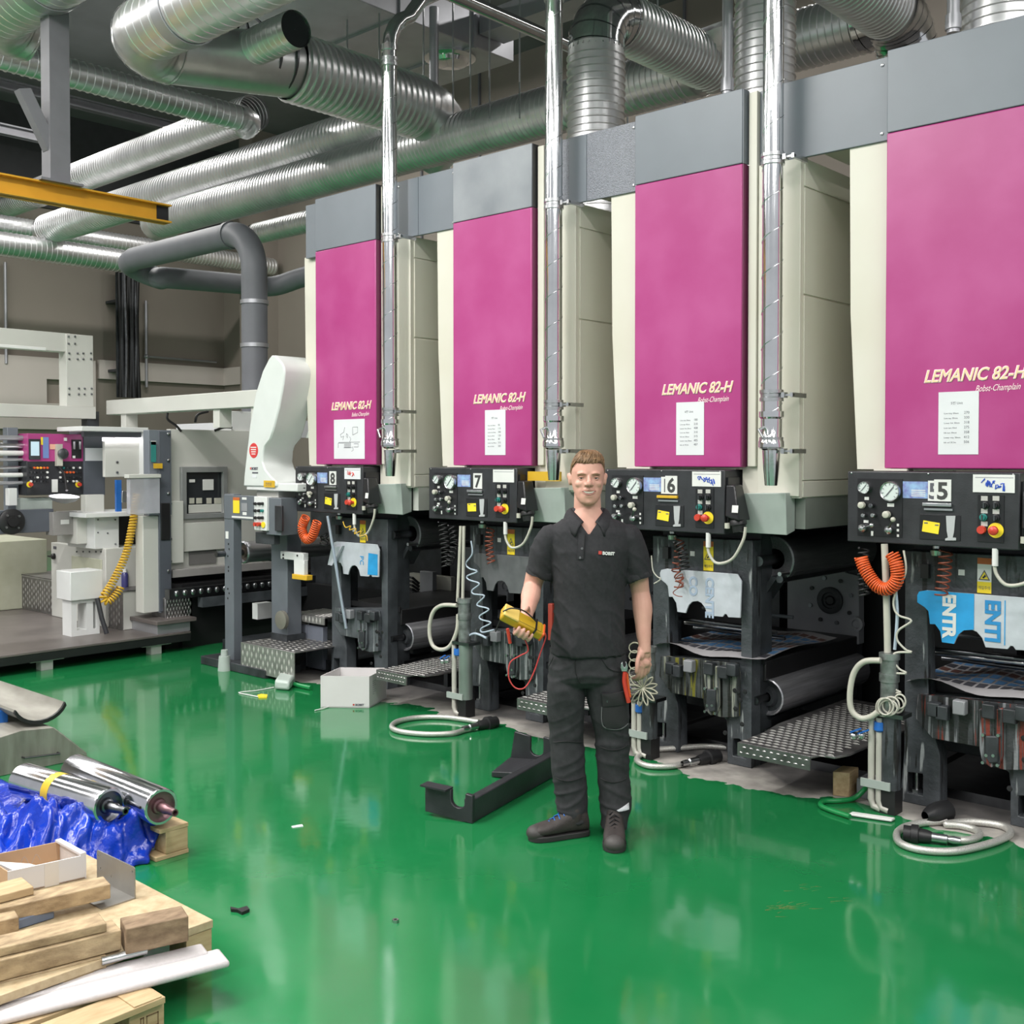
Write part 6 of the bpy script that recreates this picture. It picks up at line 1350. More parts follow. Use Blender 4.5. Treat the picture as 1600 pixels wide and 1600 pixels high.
def ring(c, rx, ry, n=28, ax=(1, 0, 0), ay=(0, 1, 0), e=2.0):
    c = Vector(c); ax = Vector(ax); ay = Vector(ay); out = []
    for k in range(n):
        a = 2*PI*k/n; ca, sa = math.cos(a), math.sin(a)
        out.append(c + ax*(rx*math.copysign(abs(ca)**(2/e), ca)) + ay*(ry*math.copysign(abs(sa)**(2/e), sa)))
    return out
def loft(mb, rings):
    n = len(rings[0]); vs = [p for r in rings for p in r]; fs = []
    for i in range(len(rings)-1):
        for k in range(n): fs.append((i*n+k, i*n+(k+1)%n, (i+1)*n+(k+1)%n, (i+1)*n+k))
    fs.append(tuple(reversed(range(n)))); fs.append(tuple(range((len(rings)-1)*n, len(rings)*n)))
    return mb.add(vs, fs)
def limb(mb, pts, radii, n=18, balls=True):
    P = smoothpath(pts, 5); m = len(P); q = len(pts)-1; R = []
    for i in range(m):
        t = i/(m-1)*q; j = min(q-1, int(t)); f = t-j; f = f*f*(3-2*f); R.append(radii[j]*(1-f)+radii[j+1]*f)
    mb.tube(P, R, n)
    if balls:
        for p, r in ((P[0], R[0]), (P[-1], R[-1])): mb.ball(p, r*.995, n=n, m=10)
    return mb
def fuse(name, mb, m, voxel, smooth_it=4, disp=None, label=None, parent=man):
    """weld overlapping volumes into one continuous skin, relax it, then add relief"""
    me = bpy.data.meshes.new(name + '_raw'); me.from_pydata([tuple(v) for v in mb.v], [], mb.f)
    bm = bmesh.new(); bm.from_mesh(me); bmesh.ops.recalc_face_normals(bm, faces=bm.faces); bm.to_mesh(me); bm.free()
    o = bpy.data.objects.new(name + '_raw', me); COL.objects.link(o)
    r = o.modifiers.new('r', 'REMESH'); r.mode = 'VOXEL'; r.voxel_size = voxel
    dg = bpy.context.evaluated_depsgraph_get(); dg.update()
    f = bpy.data.meshes.new_from_object(o.evaluated_get(dg)); bpy.data.objects.remove(o); bpy.data.meshes.remove(me)
    nv = len(f.vertices); co = np.empty(nv*3); f.vertices.foreach_get('co', co); co = co.reshape(-1, 3)
    ed = np.empty(len(f.edges)*2, dtype=np.int64); f.edges.foreach_get('vertices', ed); ed = ed.reshape(-1, 2)
    deg = np.bincount(ed.ravel(), minlength=nv)[:, None]
    for it in range(smooth_it*2):
        acc = np.zeros_like(co); np.add.at(acc, ed[:, 0], co[ed[:, 1]]); np.add.at(acc, ed[:, 1], co[ed[:, 0]])
        lam = .5 if it % 2 == 0 else -.45
        co = co + lam*(acc/np.maximum(deg, 1) - co)
    f.vertices.foreach_set('co', co.ravel()); f.update()
    if disp:
        nr = np.empty(nv*3); f.vertices.foreach_get('normal', nr); nr = nr.reshape(-1, 3)
        co = disp(co, nr)
    loc = co.copy()
    wx = co[:, :1]*np.array(XC) + co[:, 1:2]*np.array(YC) + co[:, 2:3]*np.array((0, 0, 1.))     # local to hall, relative to the man's base
    f.vertices.foreach_set('co', wx.ravel()); f.update(); f.materials.clear(); f.materials.append(m); f.shade_smooth(); f.name = name
    ob = bpy.data.objects.new(name, f); _link(ob, parent); OFF[name] = BASE; OFF[ob.name] = BASE
    if label: ob['label'] = label
    return ob, loc
def lpart(name, mb, m, parent=man, label=None, smooth=60, bevel=0):
    q = MB(); q.v = [W3(v) for v in mb.v]; q.f = mb.f
    return part(name, q, m, parent, label, smooth=smooth, bevel=bevel)
def nz3(co, sx, sy, sz, seed):
    return np.array([noise.noise(Vector((p[0]*sx + seed, p[1]*sy + seed*.7, p[2]*sz - seed))) for p in co])
SKIN = mat('skin', (.60, .315, .245), .48, var=.05, scale=14, col2=(.66, .37, .29), spec=.35)
SHIRT = mat('charcoal_polo_cloth', (.030, .030, .033), .85, var=.12, scale=60, bump=.12, bscale=420, spec=.25)
TROUS = mat('dark_work_trousers', (.036, .036, .039), .8, var=.18, scale=30, bump=.12, bscale=300, spec=.25)
SEAM = mat('dark_seam', (.013, .013, .014), .8)
HAIR = mat('short_brown_hair', (.105, .052, .022), .55, var=.3, scale=30, bump=.5, bscale=90, col2=(.22, .125, .06))
BOOT = mat('dark_brown_work_boot', (.035, .028, .026), .65, var=.25, scale=24, bump=.2, bscale=120)
SOLE = mat('boot_rubber', (.022, .021, .021), .6, var=.2)

# ---- body: head, neck, trunk, arms, hands and legs in one skin
HZ = PT(918, 787).z; HX = PT(918, 740).x; HY = .0
def hp(x, y, z): return Vector((HX + x*1.0, HY + y, HZ + z))
B = MB()
HR = [(.000,.024,.022,-.062),(.010,.040,.040,-.050),(.028,.053,.060,-.034),(.055,.0635,.078,-.016),(.080,.070,.089,-.004),(.110,.074,.096,.003),(.150,.0765,.100,.005),(.180,.0735,.097,.008),(.203,.064,.086,.010),(.222,.048,.066,.010),(.234,.030,.042,.010),(.240,.012,.018,.010)]
loft(B, [ring(hp(0, cy, z), rx, ry, 36, e=2.15) for z, rx, ry, cy in HR])
B.tube([hp(0,-.088,.134), hp(0,-.098,.115), hp(0,-.112,.097)], [.007,.009,.0125], 14); B.ball(hp(0,-.110,.094), .0125, n=14)
for s in (-1, 1):
    B.ball(hp(s*.0125,-.099,.090), .0095, .012, .008); B.ball(hp(s*.035,-.060,.093), .027, .026, .022); B.ball(hp(s*.026,-.070,.060), .022, .016, .026)
    B.ball(hp(s*.080,.010,.112), .009, .019, .030, 14, 10); B.ball(hp(s*.086,.016,.126), .008, .017, .016, 12, 8)
    B.tube([hp(s*.008,-.091,.138), hp(s*.030,-.090,.142), hp(s*.052,-.074,.137)], [.006,.008,.006], 10)
B.ball(hp(0,-.078,.014), .021, .016, .016); B.tube([hp(-.022,-.088,.066), hp(0,-.094,.068), hp(.022,-.088,.066)], .008, 10); B.tube([hp(-.018,-.087,.040), hp(0,-.092,.038), hp(.018,-.087,.040)], .008, 10)
limb(B, [PT(918, 816, .03), PT(918, 795, .02), hp(0, .018, .055)], [.072, .063, .060], 24)
SH = PT(919, 835).x
trunk = [(1030, 919, 56, .11), (1000, 919, 54, .105), (960, 920, 50, .10), (910, 920, 52, .108), (870, 921, 57, .112), (840, 921, 58, .096), (824, 921, 46, .080), (812, 920, 32, .070), (802, 919, 24, .064), (794, 919, 20, .058)]
loft(B, [ring(PT(x, y, .01), r*K, ry, 28) for y, x, r, ry in trunk])
SL, EL, WL = PT(856, 838), PT(832, 917, .05), PT(824, 958, -.16)
SR, ER, WR = PT(986, 838), PT(1001, 925, .04), PT(1008, 1010, -.02)
limb(B, [SL + Vector((.02, 0, -.015)), SL.lerp(EL, .5), EL], [.044, .050, .043]); limb(B, [EL, EL.lerp(WL, .35), EL.lerp(WL, .7), WL], [.042, .045, .037, .029])
limb(B, [SR + Vector((-.02, 0, -.015)), SR.lerp(ER, .5), ER], [.044, .050, .043]); limb(B, [ER, ER.lerp(WR, .3) + Vector((.004, 0, 0)), ER.lerp(WR, .7), WR], [.043, .046, .036, .028])
for pts in ([(884,1040,.03), (884,1120,.05), (888,1185,.045), (893,1250,.045), (897,1290,.045)], [(948,1040,.03), (954,1120,.03), (959,1185,.04), (962,1250,.035), (960,1290,.035)]):
    limb(B, [PT(*p) for p in pts], [.070, .072, .058, .046, .040])
def finger(mb, base, dirs, lens, r0):
    P = [Vector(base)]
    for d, l in zip(dirs, lens): P.append(P[-1] + Vector(d).normalized()*l)
    R = [r0, r0*.98, r0*.92, r0*.80][:len(P)]
    mb.tube(smoothpath(P, 4), [R[min(len(R)-1, int(i/4))]*(1 - (i % 4)/4*.03) for i in range(4*(len(P)-1)+1)], 12)
    for p, r in zip(P, R): mb.ball(p, r*1.02, n=12, m=8)
    return P
# relaxed hand at the man's left side: back outwards, thumb to the front
D = Vector((.0, -.06, -1)).normalized(); Kx = Vector((.80, .50, -.03)).normalized(); PN = Vector((-.45, .85, .05)).normalized()
pc = WR + D*.05
B.obox(WR + D*.052 + PN*.004, Kx, PN, D, .034, .011, .044); B.ball(WR + D*.03 + PN*.004, .032, .022, .036, 14, 10); B.ball(WR + D*.078, .027, .020, .022, 14, 10)
B.tube([WR - D*.01, WR + D*.03], [.028, .03], 14)
NAILS = []
for i, (kx, l, r) in enumerate(((-.031, 1.0, .0095), (-.0105, 1.08, .0097), (.0105, 1.02, .0094), (.030, .82, .0083))):
    b = WR + D*(.094 - abs(kx)*.18) + Kx*kx
    d1 = (D + PN*(.28 + .05*i)).normalized(); d2 = (D + PN*(1.0 + .08*i)).normalized(); d3 = (D*.35 + PN*1.1).normalized()
    P = finger(B, b, (d1, d2, d3), (.044*l, .027*l, .021*l), r)
    B.ball(b, r*1.25, n=12, m=8)
tb = WR + D*.028 - Kx*.026 - PN*.004
P = finger(B, tb, (D*.75 - Kx*.62 - PN*.25, D*1.0 - Kx*.18 - PN*.05, D*1.0 + Kx*.05 + PN*.25), (.038, .034, .026), .0112)
B.ball(tb + D*.012, .019, .017, .024)
# hand under the meter: palm up, fingers round the near edge, thumb over the top
MA = (PT(848, 990, -.22) - PT(784, 957, -.26)); ML = MA.length; MA.normalize(); MC = (PT(848, 990, -.22) + PT(784, 957, -.26))/2
MU = Vector((.30, -.50, .80)); MU = (MU - MA*MU.dot(MA)).normalized(); MS = MA.cross(MU).normalized()
if MS.y > 0: MS = -MS                                         # MS: towards the camera
ph = MC + MA*.022 - MU*.038
B.obox(ph, MA, MS, MU, .040, .036, .010); B.ball(ph + MS*-.01, .042, .04, .018, 14, 10); B.ball(WL.lerp(ph, .5) - MU*.004, .033, .034, .026, 14, 10); limb(B, [WL, WL.lerp(ph, .55), ph - MS*.02], [.029, .029, .022])
for i in range(4):
    b = ph + MA*(.034 - .0225*i) + MS*.030
    l = (.88, 1.0, 1.05, .95)[i]; r = (.0083, .0093, .0096, .0094)[i]
    finger(B, b, (MS*.9 + MU*.25 - MA*.1, MS*.15 + MU*1.0, -MS*.45 + MU*.85), (.026*l, .024*l, .017*l), r)
tb = WL.lerp(ph, .5) - MS*.020 + MU*.012
finger(B, tb, (MU*1.0 - MA*.35 - MS*.1, MU*.75 - MA*.5 + MS*.4, MS*1.0 - MA*.35 + MU*.05), (.034, .030, .026), .0108)
def face_disp(co, nr):
    for s in (-1, 1):
        e = np.array(hp(s*.0335, -.090, .119)); d = (co - e)*np.array((1/.017, 1/.03, 1/.0105)); co = co + np.exp(-(d**2).sum(1))[:, None]*np.array((0, .0085, 0))
        e = np.array(hp(s*.030, -.10, .075)); d = (co - e)*np.array((1/.006, 1/.03, 1/.018)); co = co + np.exp(-(d**2).sum(1))[:, None]*np.array((0, .0025, 0))
    e = np.array(hp(0, -.095, .0535)); d = (co - e)*np.array((1/.026, 1/.03, 1/.0065)); co = co + np.exp(-(d**2).sum(1))[:, None]*np.array((0, .006, 0))
    return co
body, bl = fuse('body', B, SKIN, .0040, 5, face_disp)
def front(loc, x, z, tol=.010):
    m = (np.abs(loc[:, 0]-x) < tol) & (np.abs(loc[:, 2]-z) < tol)
    return float(loc[m][:, 1].min()) if m.any() else -.1
# ---- face details
for s in (-1, 1):
    ex, ez = HX + s*.0335, HZ + .1185; ey = front(bl, ex, ez, .006)
    e = lpart('eyeball', MB().ball((ex, ey + .0085, ez), .0125, .0105, .0105, 16, 10), mat('eye_white', (.60, .55, .52), .25), body)
    lpart('iris', MB().lathe((ex - .0005, ey - .0012, ez - .0005), (0, -1, 0), [(0, .0048), (.0012, .0040), (.0013, .0005)], 14), mat('dark_iris', (.035, .040, .045), .2), body)
    lpart('upper_lid', MB().tube([(ex - .0145, ey + .004, ez + .001), (ex - .007, ey - .0022, ez + .0056), (ex, ey - .0036, ez + .0062), (ex + .007, ey - .0022, ez + .0056), (ex + .0145, ey + .004, ez + .001)], [.002, .0036, .0040, .0036, .002], 8), SKIN, body)
    lpart('lower_lid', MB().tube([(ex - .0145, ey + .004, ez), (ex - .007, ey - .0002, ez - .0052), (ex, ey - .0012, ez - .0058), (ex + .007, ey - .0002, ez - .0052), (ex + .0145, ey + .004, ez)], [.001, .0026, .0030, .0026, .001], 8), SKIN, body)
    lpart('lashes', MB().tube([(ex - .0135, ey + .0015, ez + .0012), (ex, ey - .0052, ez + .0034), (ex + .0135, ey + .0015, ez + .0012)], .0010, 6), mat('brown_lash', (.06, .035, .025), .6), body)
    bx = [(s*.015, .1365), (s*.024, .139), (s*.034, .140), (s*.044, .138), (s*.051, .134)]
    lpart('eyebrow', MB().tube([(HX + a, front(bl, HX + a, HZ + b, .006) - .0002, HZ + b) for a, b in bx], [.0018, .0024, .0024, .0020, .0010], 8), mat('brow_hair', (.30, .165, .105), .7), body)
    lpart('nostril', MB().ball((HX + s*.0065, front(bl, HX + s*.0065, HZ + .0845, .004) + .0015, HZ + .0838), .0028, .002, .0018, 8, 6), mat('mouth_dark', (.10, .03, .028), .6), body)
LIP = mat('lips', (.47, .20, .165), .4, var=.05)
def mpt(a, b, o=0.): return (HX + a, front(bl, HX + a, HZ + b, .005) - o, HZ + b)
lpart('mouth', MB().prism([(HX + a, HZ + b) for a, b in ((-.031,.0605),(-.015,.0605),(0,.0590),(.015,.0605),(.031,.0605),(.018,.0500),(0,.0460),(-.018,.0500))], [], VF, front(bl, HX, HZ + .055, .006) + .0008, front(bl, HX, HZ + .055, .006) + .004), mat('mouth_dark', (0,0,0)), body)
lpart('teeth', MB().prism([(HX + a, HZ + b) for a, b in ((-.026,.0602),(-.013,.0602),(0,.0588),(.013,.0602),(.026,.0602),(.015,.0522),(0,.0496),(-.015,.0522))], [], VF, front(bl, HX, HZ + .055, .006) - .0010, front(bl, HX, HZ + .055, .006) + .001), mat('teeth', (.72, .66, .56), .3), body)
yf = front(bl, HX, HZ + .055, .008)
lpart('upper_lip', MB().tube(smoothpath([(HX-.033, yf+.009, HZ+.0625), (HX-.015, yf-.0005, HZ+.0622), (HX, yf-.0012, HZ+.0606), (HX+.015, yf-.0005, HZ+.0622), (HX+.033, yf+.009, HZ+.0625)], 4), [.0006]+[.0015]*15+[.0006], 8), LIP, body)
lpart('lower_lip', MB().tube(smoothpath([(HX-.032, yf+.009, HZ+.0612), (HX-.017, yf-.0005, HZ+.0488), (HX, yf-.0022, HZ+.0446), (HX+.017, yf-.0005, HZ+.0488), (HX+.032, yf+.009, HZ+.0612)], 4), [.0006]+[.0024]*15+[.0006], 8), LIP, body)
# ---- hair: short sides, longer swept top
hv = []; hf = []; n = 120; zs = [.03 + .2*i/60 for i in range(61)] + [.2345, .2385]
def hr(z):
    for i in range(len(HR)-1):
        if HR[i][0] <= z <= HR[i+1][0]:
            t = (z-HR[i][0])/(HR[i+1][0]-HR[i][0]); return [HR[i][k]*(1-t)+HR[i+1][k]*t for k in (1, 2, 3)]
    return HR[-1][1:]
def hsurf(a, z, extra=0.):
    rx, ry, cy = hr(min(z, .2395)); x, y = math.cos(a), math.sin(a); t = max(0, min(1, (z - .165)/.07))
    strand = noise.noise(Vector((a*14 + z*30, z*25, 2.)))
    th = .0035 + .0075*t*t + .0035*strand*(.25 + t) + (.004*t if y < -.3 else 0) + extra
    return hp((rx + th)*math.copysign(abs(x)**(2/2.15), x) + .004*t, cy + (ry + th)*math.copysign(abs(y)**(2/2.15), y), z + .007*t*t + .003*t*strand)
def hairline(a):
    y = math.sin(a); x = math.cos(a)
    pts = [(-1.01, .184), (-.85, .187), (-.62, .186), (-.42, .170), (-.22, .146), (-.10, .128), (.10, .128), (.2, .135), (.45, .075), (1.01, .045)]
    for (y0_, z0_), (y1_, z1_) in zip(pts, pts[1:]):
        if y0_ <= y <= y1_: return z0_ + (z1_-z0_)*(y-y0_)/(y1_-y0_) + .0035*noise.noise(Vector((a*7, 1, 0)))
    return .05
base = [hairline(2*PI*k/n) for k in range(n)]; m_ = 34
for j in range(m_+1):
    f_ = j/m_
    for k in range(n):
        hv.append(hsurf(2*PI*k/n, base[k] + (.2398 - base[k])*f_, -.004*(1-min(1, f_*8))))
hv.append(hp(.004, .01, .2495)); ti = len(hv)-1
for i in range(m_):
    for k in range(n): hf.append((i*n+k, i*n+(k+1)%n, (i+1)*n+(k+1)%n, (i+1)*n+k))
for k in range(n): hf.append((m_*n+k, m_*n+(k+1)%n, ti))
hair = lpart('hair', MB().add(hv, hf), HAIR, man, 'short light brown hair swept to one side', smooth=85)
mb = MB(); rr = random.Random(5)
for k in range(190):
    a = -PI/2 + rr.uniform(-1.25, 1.1); z0_ = hairline(a) + rr.uniform(-.002, .030); a1 = a + rr.uniform(.10, .34); z1_ = min(.238, z0_ + rr.uniform(.018, .034))
    P = [hsurf(a + (a1-a)*f_, z0_ + (z1_-z0_)*f_, .0005 + .0035*math.sin(f_*PI)) for f_ in (0, .25, .5, .75, 1)]
    mb.tube(P, [.0008, .0016, .0018, .0014, .0006], 5)
lpart('fringe', mb, mat('light_hair_strand', (.20, .115, .055), .5, var=.35, scale=40), hair, smooth=80)

# ---- polo shirt
Sm = MB()
tr = [(1021, 919, 58.5, .128), (1012, 919, 58, .128), (985, 919.5, 55.5, .122), (955, 920, 54, .120), (920, 920, 55, .124), (885, 921, 59, .128), (860, 921, 63, .126), (842, 921, 68, .112), (830, 921, 65, .104), (820, 921, 56, .092), (812, 920, 42, .084), (806, 919, 30, .078)]
loft(Sm, [ring(PT(x, y, .01), r*K, ry, 32, e=2.2) for y, x, r, ry in tr])
def sleeve(a, b, c, d, r):
    P = [a, b, c, d]; Sm.tube(smoothpath(P, 4), [r[0] + (r[1]-r[0])*i/12 for i in range(13)], 22); Sm.ball(a, r[0]*.98, n=20, m=12)
hL = PT(845, 893, .03); hR_ = PT(995, 897, .02)
sleeve(SL + Vector((.014, 0, -.006)), SL.lerp(hL, .5) + Vector((-.005, 0, 0)), hL, hL + (hL - SL).normalized()*.012, (.058, .066))
sleeve(SR + Vector((-.012, 0, -.004)), SR.lerp(hR_, .5) + Vector((.004, 0, 0)), hR_, hR_ + (hR_ - SR).normalized()*.012, (.058, .068))
def cloth_disp(co, nr):
    n1 = nz3(co, 9, 9, 5, 2.2); dg = co.copy(); dg[:, 0] = co[:, 0]*1.0 + co[:, 2]*.6; n2 = nz3(dg, 22, 8, 7, 7.7)
    ridge = 1 - np.abs(n2)*2.2; amp = .0035 + .0045*np.exp(-((co[:, 2] - .93)/.14)**2)
    arm = np.exp(-((np.abs(co[:, 0] - SH) - .17)/.06)**2)*np.exp(-((co[:, 2] - 1.26)/.1)**2)
    d = n1*.006 + np.clip(ridge, 0, 1)**2*(amp + .004*arm)
    return co + nr*(d + .002)[:, None]
shirt, sl = fuse('polo_shirt', Sm, SHIRT, .0062, 4, cloth_disp, 'black short sleeved polo shirt')
def fshirt(x, z, t=.012): return front(sl, x, z, t)
# sleeve bands
for (a, h_, r) in ((SL, hL, .066), (SR, hR_, .068)):
    d = (h_ - a).normalized(); lpart('sleeve_band', MB().lathe(h_ + d*-.012, d, [(0, r), (.002, r + .002), (.024, r + .0025), (.026, r - .006)], 28), SHIRT, shirt)
lpart('hem_band', MB().add(*(lambda R: ([p for r in R for p in r], [(i, (i+1) % 40, 40+(i+1) % 40, 40+i) for i in range(40)]))([ring(PT(919, 1019, .01), 60*K, .131, 40, e=2.2), ring(PT(919, 1011, .01), 60*K, .131, 40, e=2.2)])), SHIRT, shirt)
# collar: neckband plus two pointed flaps
nc = PT(919, 806, .015)
band = MB(); R1 = ring(nc + Vector((0, .008, -.012)), .080, .078, 40); R2 = ring(nc + Vector((0, .022, .036)), .073, .071, 40)
fs = [(i, (i+1) % 40, 40+(i+1) % 40, 40+i) for i in range(40) if not (27 <= i <= 32)]
o = lpart('neckband', band.add([*R1, *R2], fs), SHIRT, shirt); sd = o.modifiers.new('t', 'SOLIDIFY'); sd.thickness = .004
for s in (-1, 1):
    q = lambda x, y, z: Vector((nc.x + s*x, nc.y + y, nc.z + z))
    top = [q(.074, .040, .036), q(.072, -.012, .026), q(.054, -.055, .008), q(.026, -.088, -.022)]
    bot = [q(.110, .050, -.010), q(.118, -.024, -.032), q(.104, -.080, -.060), q(.066, -.118, -.088)]
    vs = []; 
    for a, b in zip(smoothpath(top, 4), smoothpath(bot, 4)):
        for k in range(5): p = a.lerp(b, k/4); vs.append(p + Vector((s*.004*math.sin(k/4*PI), -.012*math.sin(k/4*PI), .010*math.sin(k/4*PI))))
    fs = [(i*5+k, i*5+k+1, (i+1)*5+k+1, (i+1)*5+k) for i in range(12) for k in range(4)]
    o = lpart('collar_flap', MB().add(vs, fs), SHIRT, shirt); sd = o.modifiers.new('t', 'SOLIDIFY'); sd.thickness = .005
# open neck: skin showing in the V, then the placket
def surf_strip(x0, x1, z0, z1, o, nx=3, nz=10, fn=fshirt, shear=0.):
    vs = []; fs = []
    for j in range(nz+1):
        z = z0 + (z1-z0)*j/nz
        for i in range(nx+1): x = x0 + (x1-x0)*i/nx + shear*(z-z0); vs.append(Vector((x, fn(x, z) - o, z)))
    for j in range(nz):
        for i in range(nx): a = j*(nx+1)+i; fs.append((a, a+1, a+nx+2, a+nx+1))
    return MB().add(vs, fs)
vz = PT(918, 833).z; vt = PT(918, 806).z
bm = bmesh.new(); bm.from_mesh(shirt.data); kill = []
for f_ in bm.faces:
    c = f_.calc_center_median(); lx, ly = c.dot(XC), c.dot(YC)
    if (c.z > vz and ly < .01 and abs(lx - nc.x + .004) < .003 + .056*(c.z - vz)/(vt - vz)) or (c.z > vt - .006 and (lx - nc.x)**2 + (ly - .015)**2 < .072**2): kill.append(f_)
bmesh.ops.delete(bm, geom=kill, context='FACES')
for v_ in {v_ for e_ in bm.edges if e_.is_boundary for v_ in e_.verts}:
    lx, ly, z_ = v_.co.dot(XC), v_.co.dot(YC), v_.co.z
    if ly < .01 and z_ < vt - .006:
        sd_ = 1 if lx > nc.x - .004 else -1; wd = .003 + .056*max(0, z_ - vz)/(vt - vz)
        nx_ = nc.x - .004 + sd_*wd; v_.co = XC*nx_ + YC*ly + Vector((0, 0, z_))
bm.to_mesh(shirt.data); bm.free()
pz0, pz1 = PT(905, 870).z, vz + .006; px = PT(904, 850).x
o = lpart('placket', surf_strip(px - .014, px + .014, pz0, pz1, .003, shear=.07), SHIRT, shirt)
lpart('placket_edge', MB().tube([(px + .014 + .07*(z - pz0), fshirt(px + .014 + .07*(z-pz0), z) - .003, z) for z in [pz0 + (pz1 - pz0)*k/10 for k in range(11)]], .0016, 6), SEAM, shirt)
for (x, y) in ((907, 854), (904, 868)): p = PT(x, y); lpart('button', MB().lathe((p.x, fshirt(p.x, p.z) - .003, p.z), (0, -1, 0), [(0, .0055), (.002, .005), (.002, .001)], 12), mat('smoke_button', (.16, .16, .17), .3), shirt)
# chest logo
la = PT(932, 860); sq = MB(); 
yy = fshirt(la.x + .007, la.z, .02) - .004
lo = lpart('chest_mark', MB().obox((la.x + .007, yy, la.z), (1, 0, -.08), (0, 1, 0), (.08, 0, 1), .0075, .0008, .0075), mat('logo_red', (.55, .06, .05), .6), shirt)
MX = Matrix(((XC.x, 0, -YC.x, 0), (XC.y, 0, -YC.y, 0), (0, 1, 0, 0), (0, 0, 0, 1)))
tx = text('chest_lettering', 'BOBST', .0185, Matrix.Translation(W3((la.x + .018, yy - .0005, la.z - .0085))) @ MX @ Matrix.Rotation(-.08, 4, 'Z'), LABELW, shirt, extrude=.0006, bold=.0012, width=.056)
inv = np.array([XC, YC, (0, 0, 1)])
for v in tx.data.vertices:
    p = inv @ np.array(v.co); d = fshirt(p[0], p[2], .010) - .0022 - .0006
    v.co = XC*float(p[0]) + YC*float(d + (p[1] - (yy - .0005))*1.0) + Vector((0, 0, float(p[2])))

# ---- trousers
Tm = MB()
loft(Tm, [ring(PT(x, y, .01), r*K, ry, 32, e=2.2) for y, x, r, ry in ((1072, 917, 48, .080), (1062, 917.5, 59, .110), (1050, 918, 61.5, .120), (1030, 918, 60, .118), (1008, 919, 57, .112), (1000, 919, 56, .11))])
def leg(pts): loft(Tm, [ring(PT(x, y, d), r*K*1.0, r*K*kk, 26, e=2.1) for x, y, d, r, kk in pts])
leg([(885, 1045, .015, 27, 1.15), (884.5, 1075, .015, 29.5, 1.10), (885, 1119, .02, 28.5, 1.03), (886, 1150, .03, 26.5, 1.02), (887.5, 1183, .035, 26.5, 1.05), (890, 1222, .04, 25.5, 1.05), (894, 1255, .045, 25, 1.1), (897, 1284, .045, 23.5, 1.2)])
leg([(948, 1045, .015, 31, 1.05), (948, 1075, .010, 33.5, .98), (953, 1119, .010, 30.5, .98), (957, 1150, .02, 26.5, 1.05), (958.5, 1183, .025, 25, 1.1), (961, 1222, .035, 24.5, 1.1), (962, 1258, .035, 23.5, 1.2), (960, 1296, .035, 20.5, 1.45)])
def trous_disp(co, nr):
    n1 = nz3(co, 8, 8, 7, 5.1); dd = co.copy(); dd[:, 2] = co[:, 2] + .35*np.abs(co[:, 0] - SH); n2 = nz3(dd, 6, 5, 17, 9.3)
    amp = .0045 + .0095*np.exp(-((co[:, 2] - .16)/.11)**2) + .008*np.exp(-((co[:, 2] - .42)/.09)**2) + .004*np.exp(-((co[:, 2] - .76)/.07)**2)
    return co + nr*(n1*.007 + (np.clip(1 - np.abs(n2)*2.3, 0, 1)**1.6)*amp*.52 + .0005)[:, None]
trou, tl = fuse('work_trousers', Tm, TROUS, .0065, 3, trous_disp, 'dark grey work trousers with a cargo pocket')
def ftr(x, z, t=.012): return front(tl, x, z, t)
def stitch(name, pts, r, m=SEAM, o=.001):
    P = smoothpath([Vector((p.x, 0, p.z)) for p in (PT(x, y) for x, y in pts)], 5)
    return lpart(name, MB().tube([(p.x, ftr(p.x, p.z) - o, p.z) for p in P], r, 6), m, trou)
stitch('fly_seam', [(897, 1026), (898, 1045), (905, 1062)], .0022); stitch('pocket_seam', [(938, 1024), (950, 1040), (972, 1046)], .002); stitch('pocket_seam', [(864, 1024), (860, 1034), (857, 1040)], .002)
stitch('knee_seam', [(864, 1160), (885, 1156), (911, 1160)], .0022); stitch('knee_seam', [(868, 1215), (888, 1219), (913, 1213)], .0022); stitch('knee_seam', [(937, 1165), (958, 1169), (981, 1163)], .0022); stitch('knee_seam', [(938, 1216), (958, 1221), (982, 1215)], .0022)
# cargo pocket
a, b = PT(939, 1078), PT(976, 1134)
cx = [PT(x, y) for x, y in ((940, 1098), (974, 1096), (979, 1128), (966, 1134), (946, 1133), (940, 1124))]
def patch(name, outline, o, th, m, nrm=True):
    P = [Vector((p.x, 0, p.z)) for p in outline]; c = sum(P, Vector())/len(P); vs = [Vector((c.x, ftr(c.x, c.z) - o - th, c.z))]; fs = []
    n = len(P)
    for k in (.55, 1.0):
        for p in P: q = c.lerp(p, k); vs.append(Vector((q.x, ftr(q.x, q.z) - o - th*(1 if k < 1 else .8), q.z)))
    for p in P: vs.append(Vector((p.x, ftr(p.x, p.z) - o + .010, p.z)))
    for i in range(n):
        j = (i+1) % n; fs += [(0, 1+i, 1+j), (1+i, 1+n+i, 1+n+j, 1+j), (1+n+i, 1+2*n+i, 1+2*n+j, 1+n+j)]
    return lpart(name, MB().add(vs, fs), m, trou)
def dense(pts, k=4):
    out = []
    for i in range(len(pts)):
        for j in range(k): out.append(PT(*pts[i]).lerp(PT(*pts[(i+1) % len(pts)]), j/k))
    return out
POCK = mat('pocket_black', (.018, .018, .019), .8, var=.15, bump=.15, bscale=300)
patch('cargo_pocket', dense(((940, 1098), (975, 1096), (980, 1126), (966, 1133), (946, 1133), (940, 1124))), .001, .014, POCK)
patch('pocket_flap', dense(((938, 1079), (974, 1076), (976, 1096), (940, 1099))), .004, .016, POCK)
e = [(939, 1100), (939, 1122), (945, 1133), (966, 1135), (980, 1128)]
P = smoothpath([Vector((p.x, 0, p.z)) for p in (PT(x, y) for x, y in e)], 5)
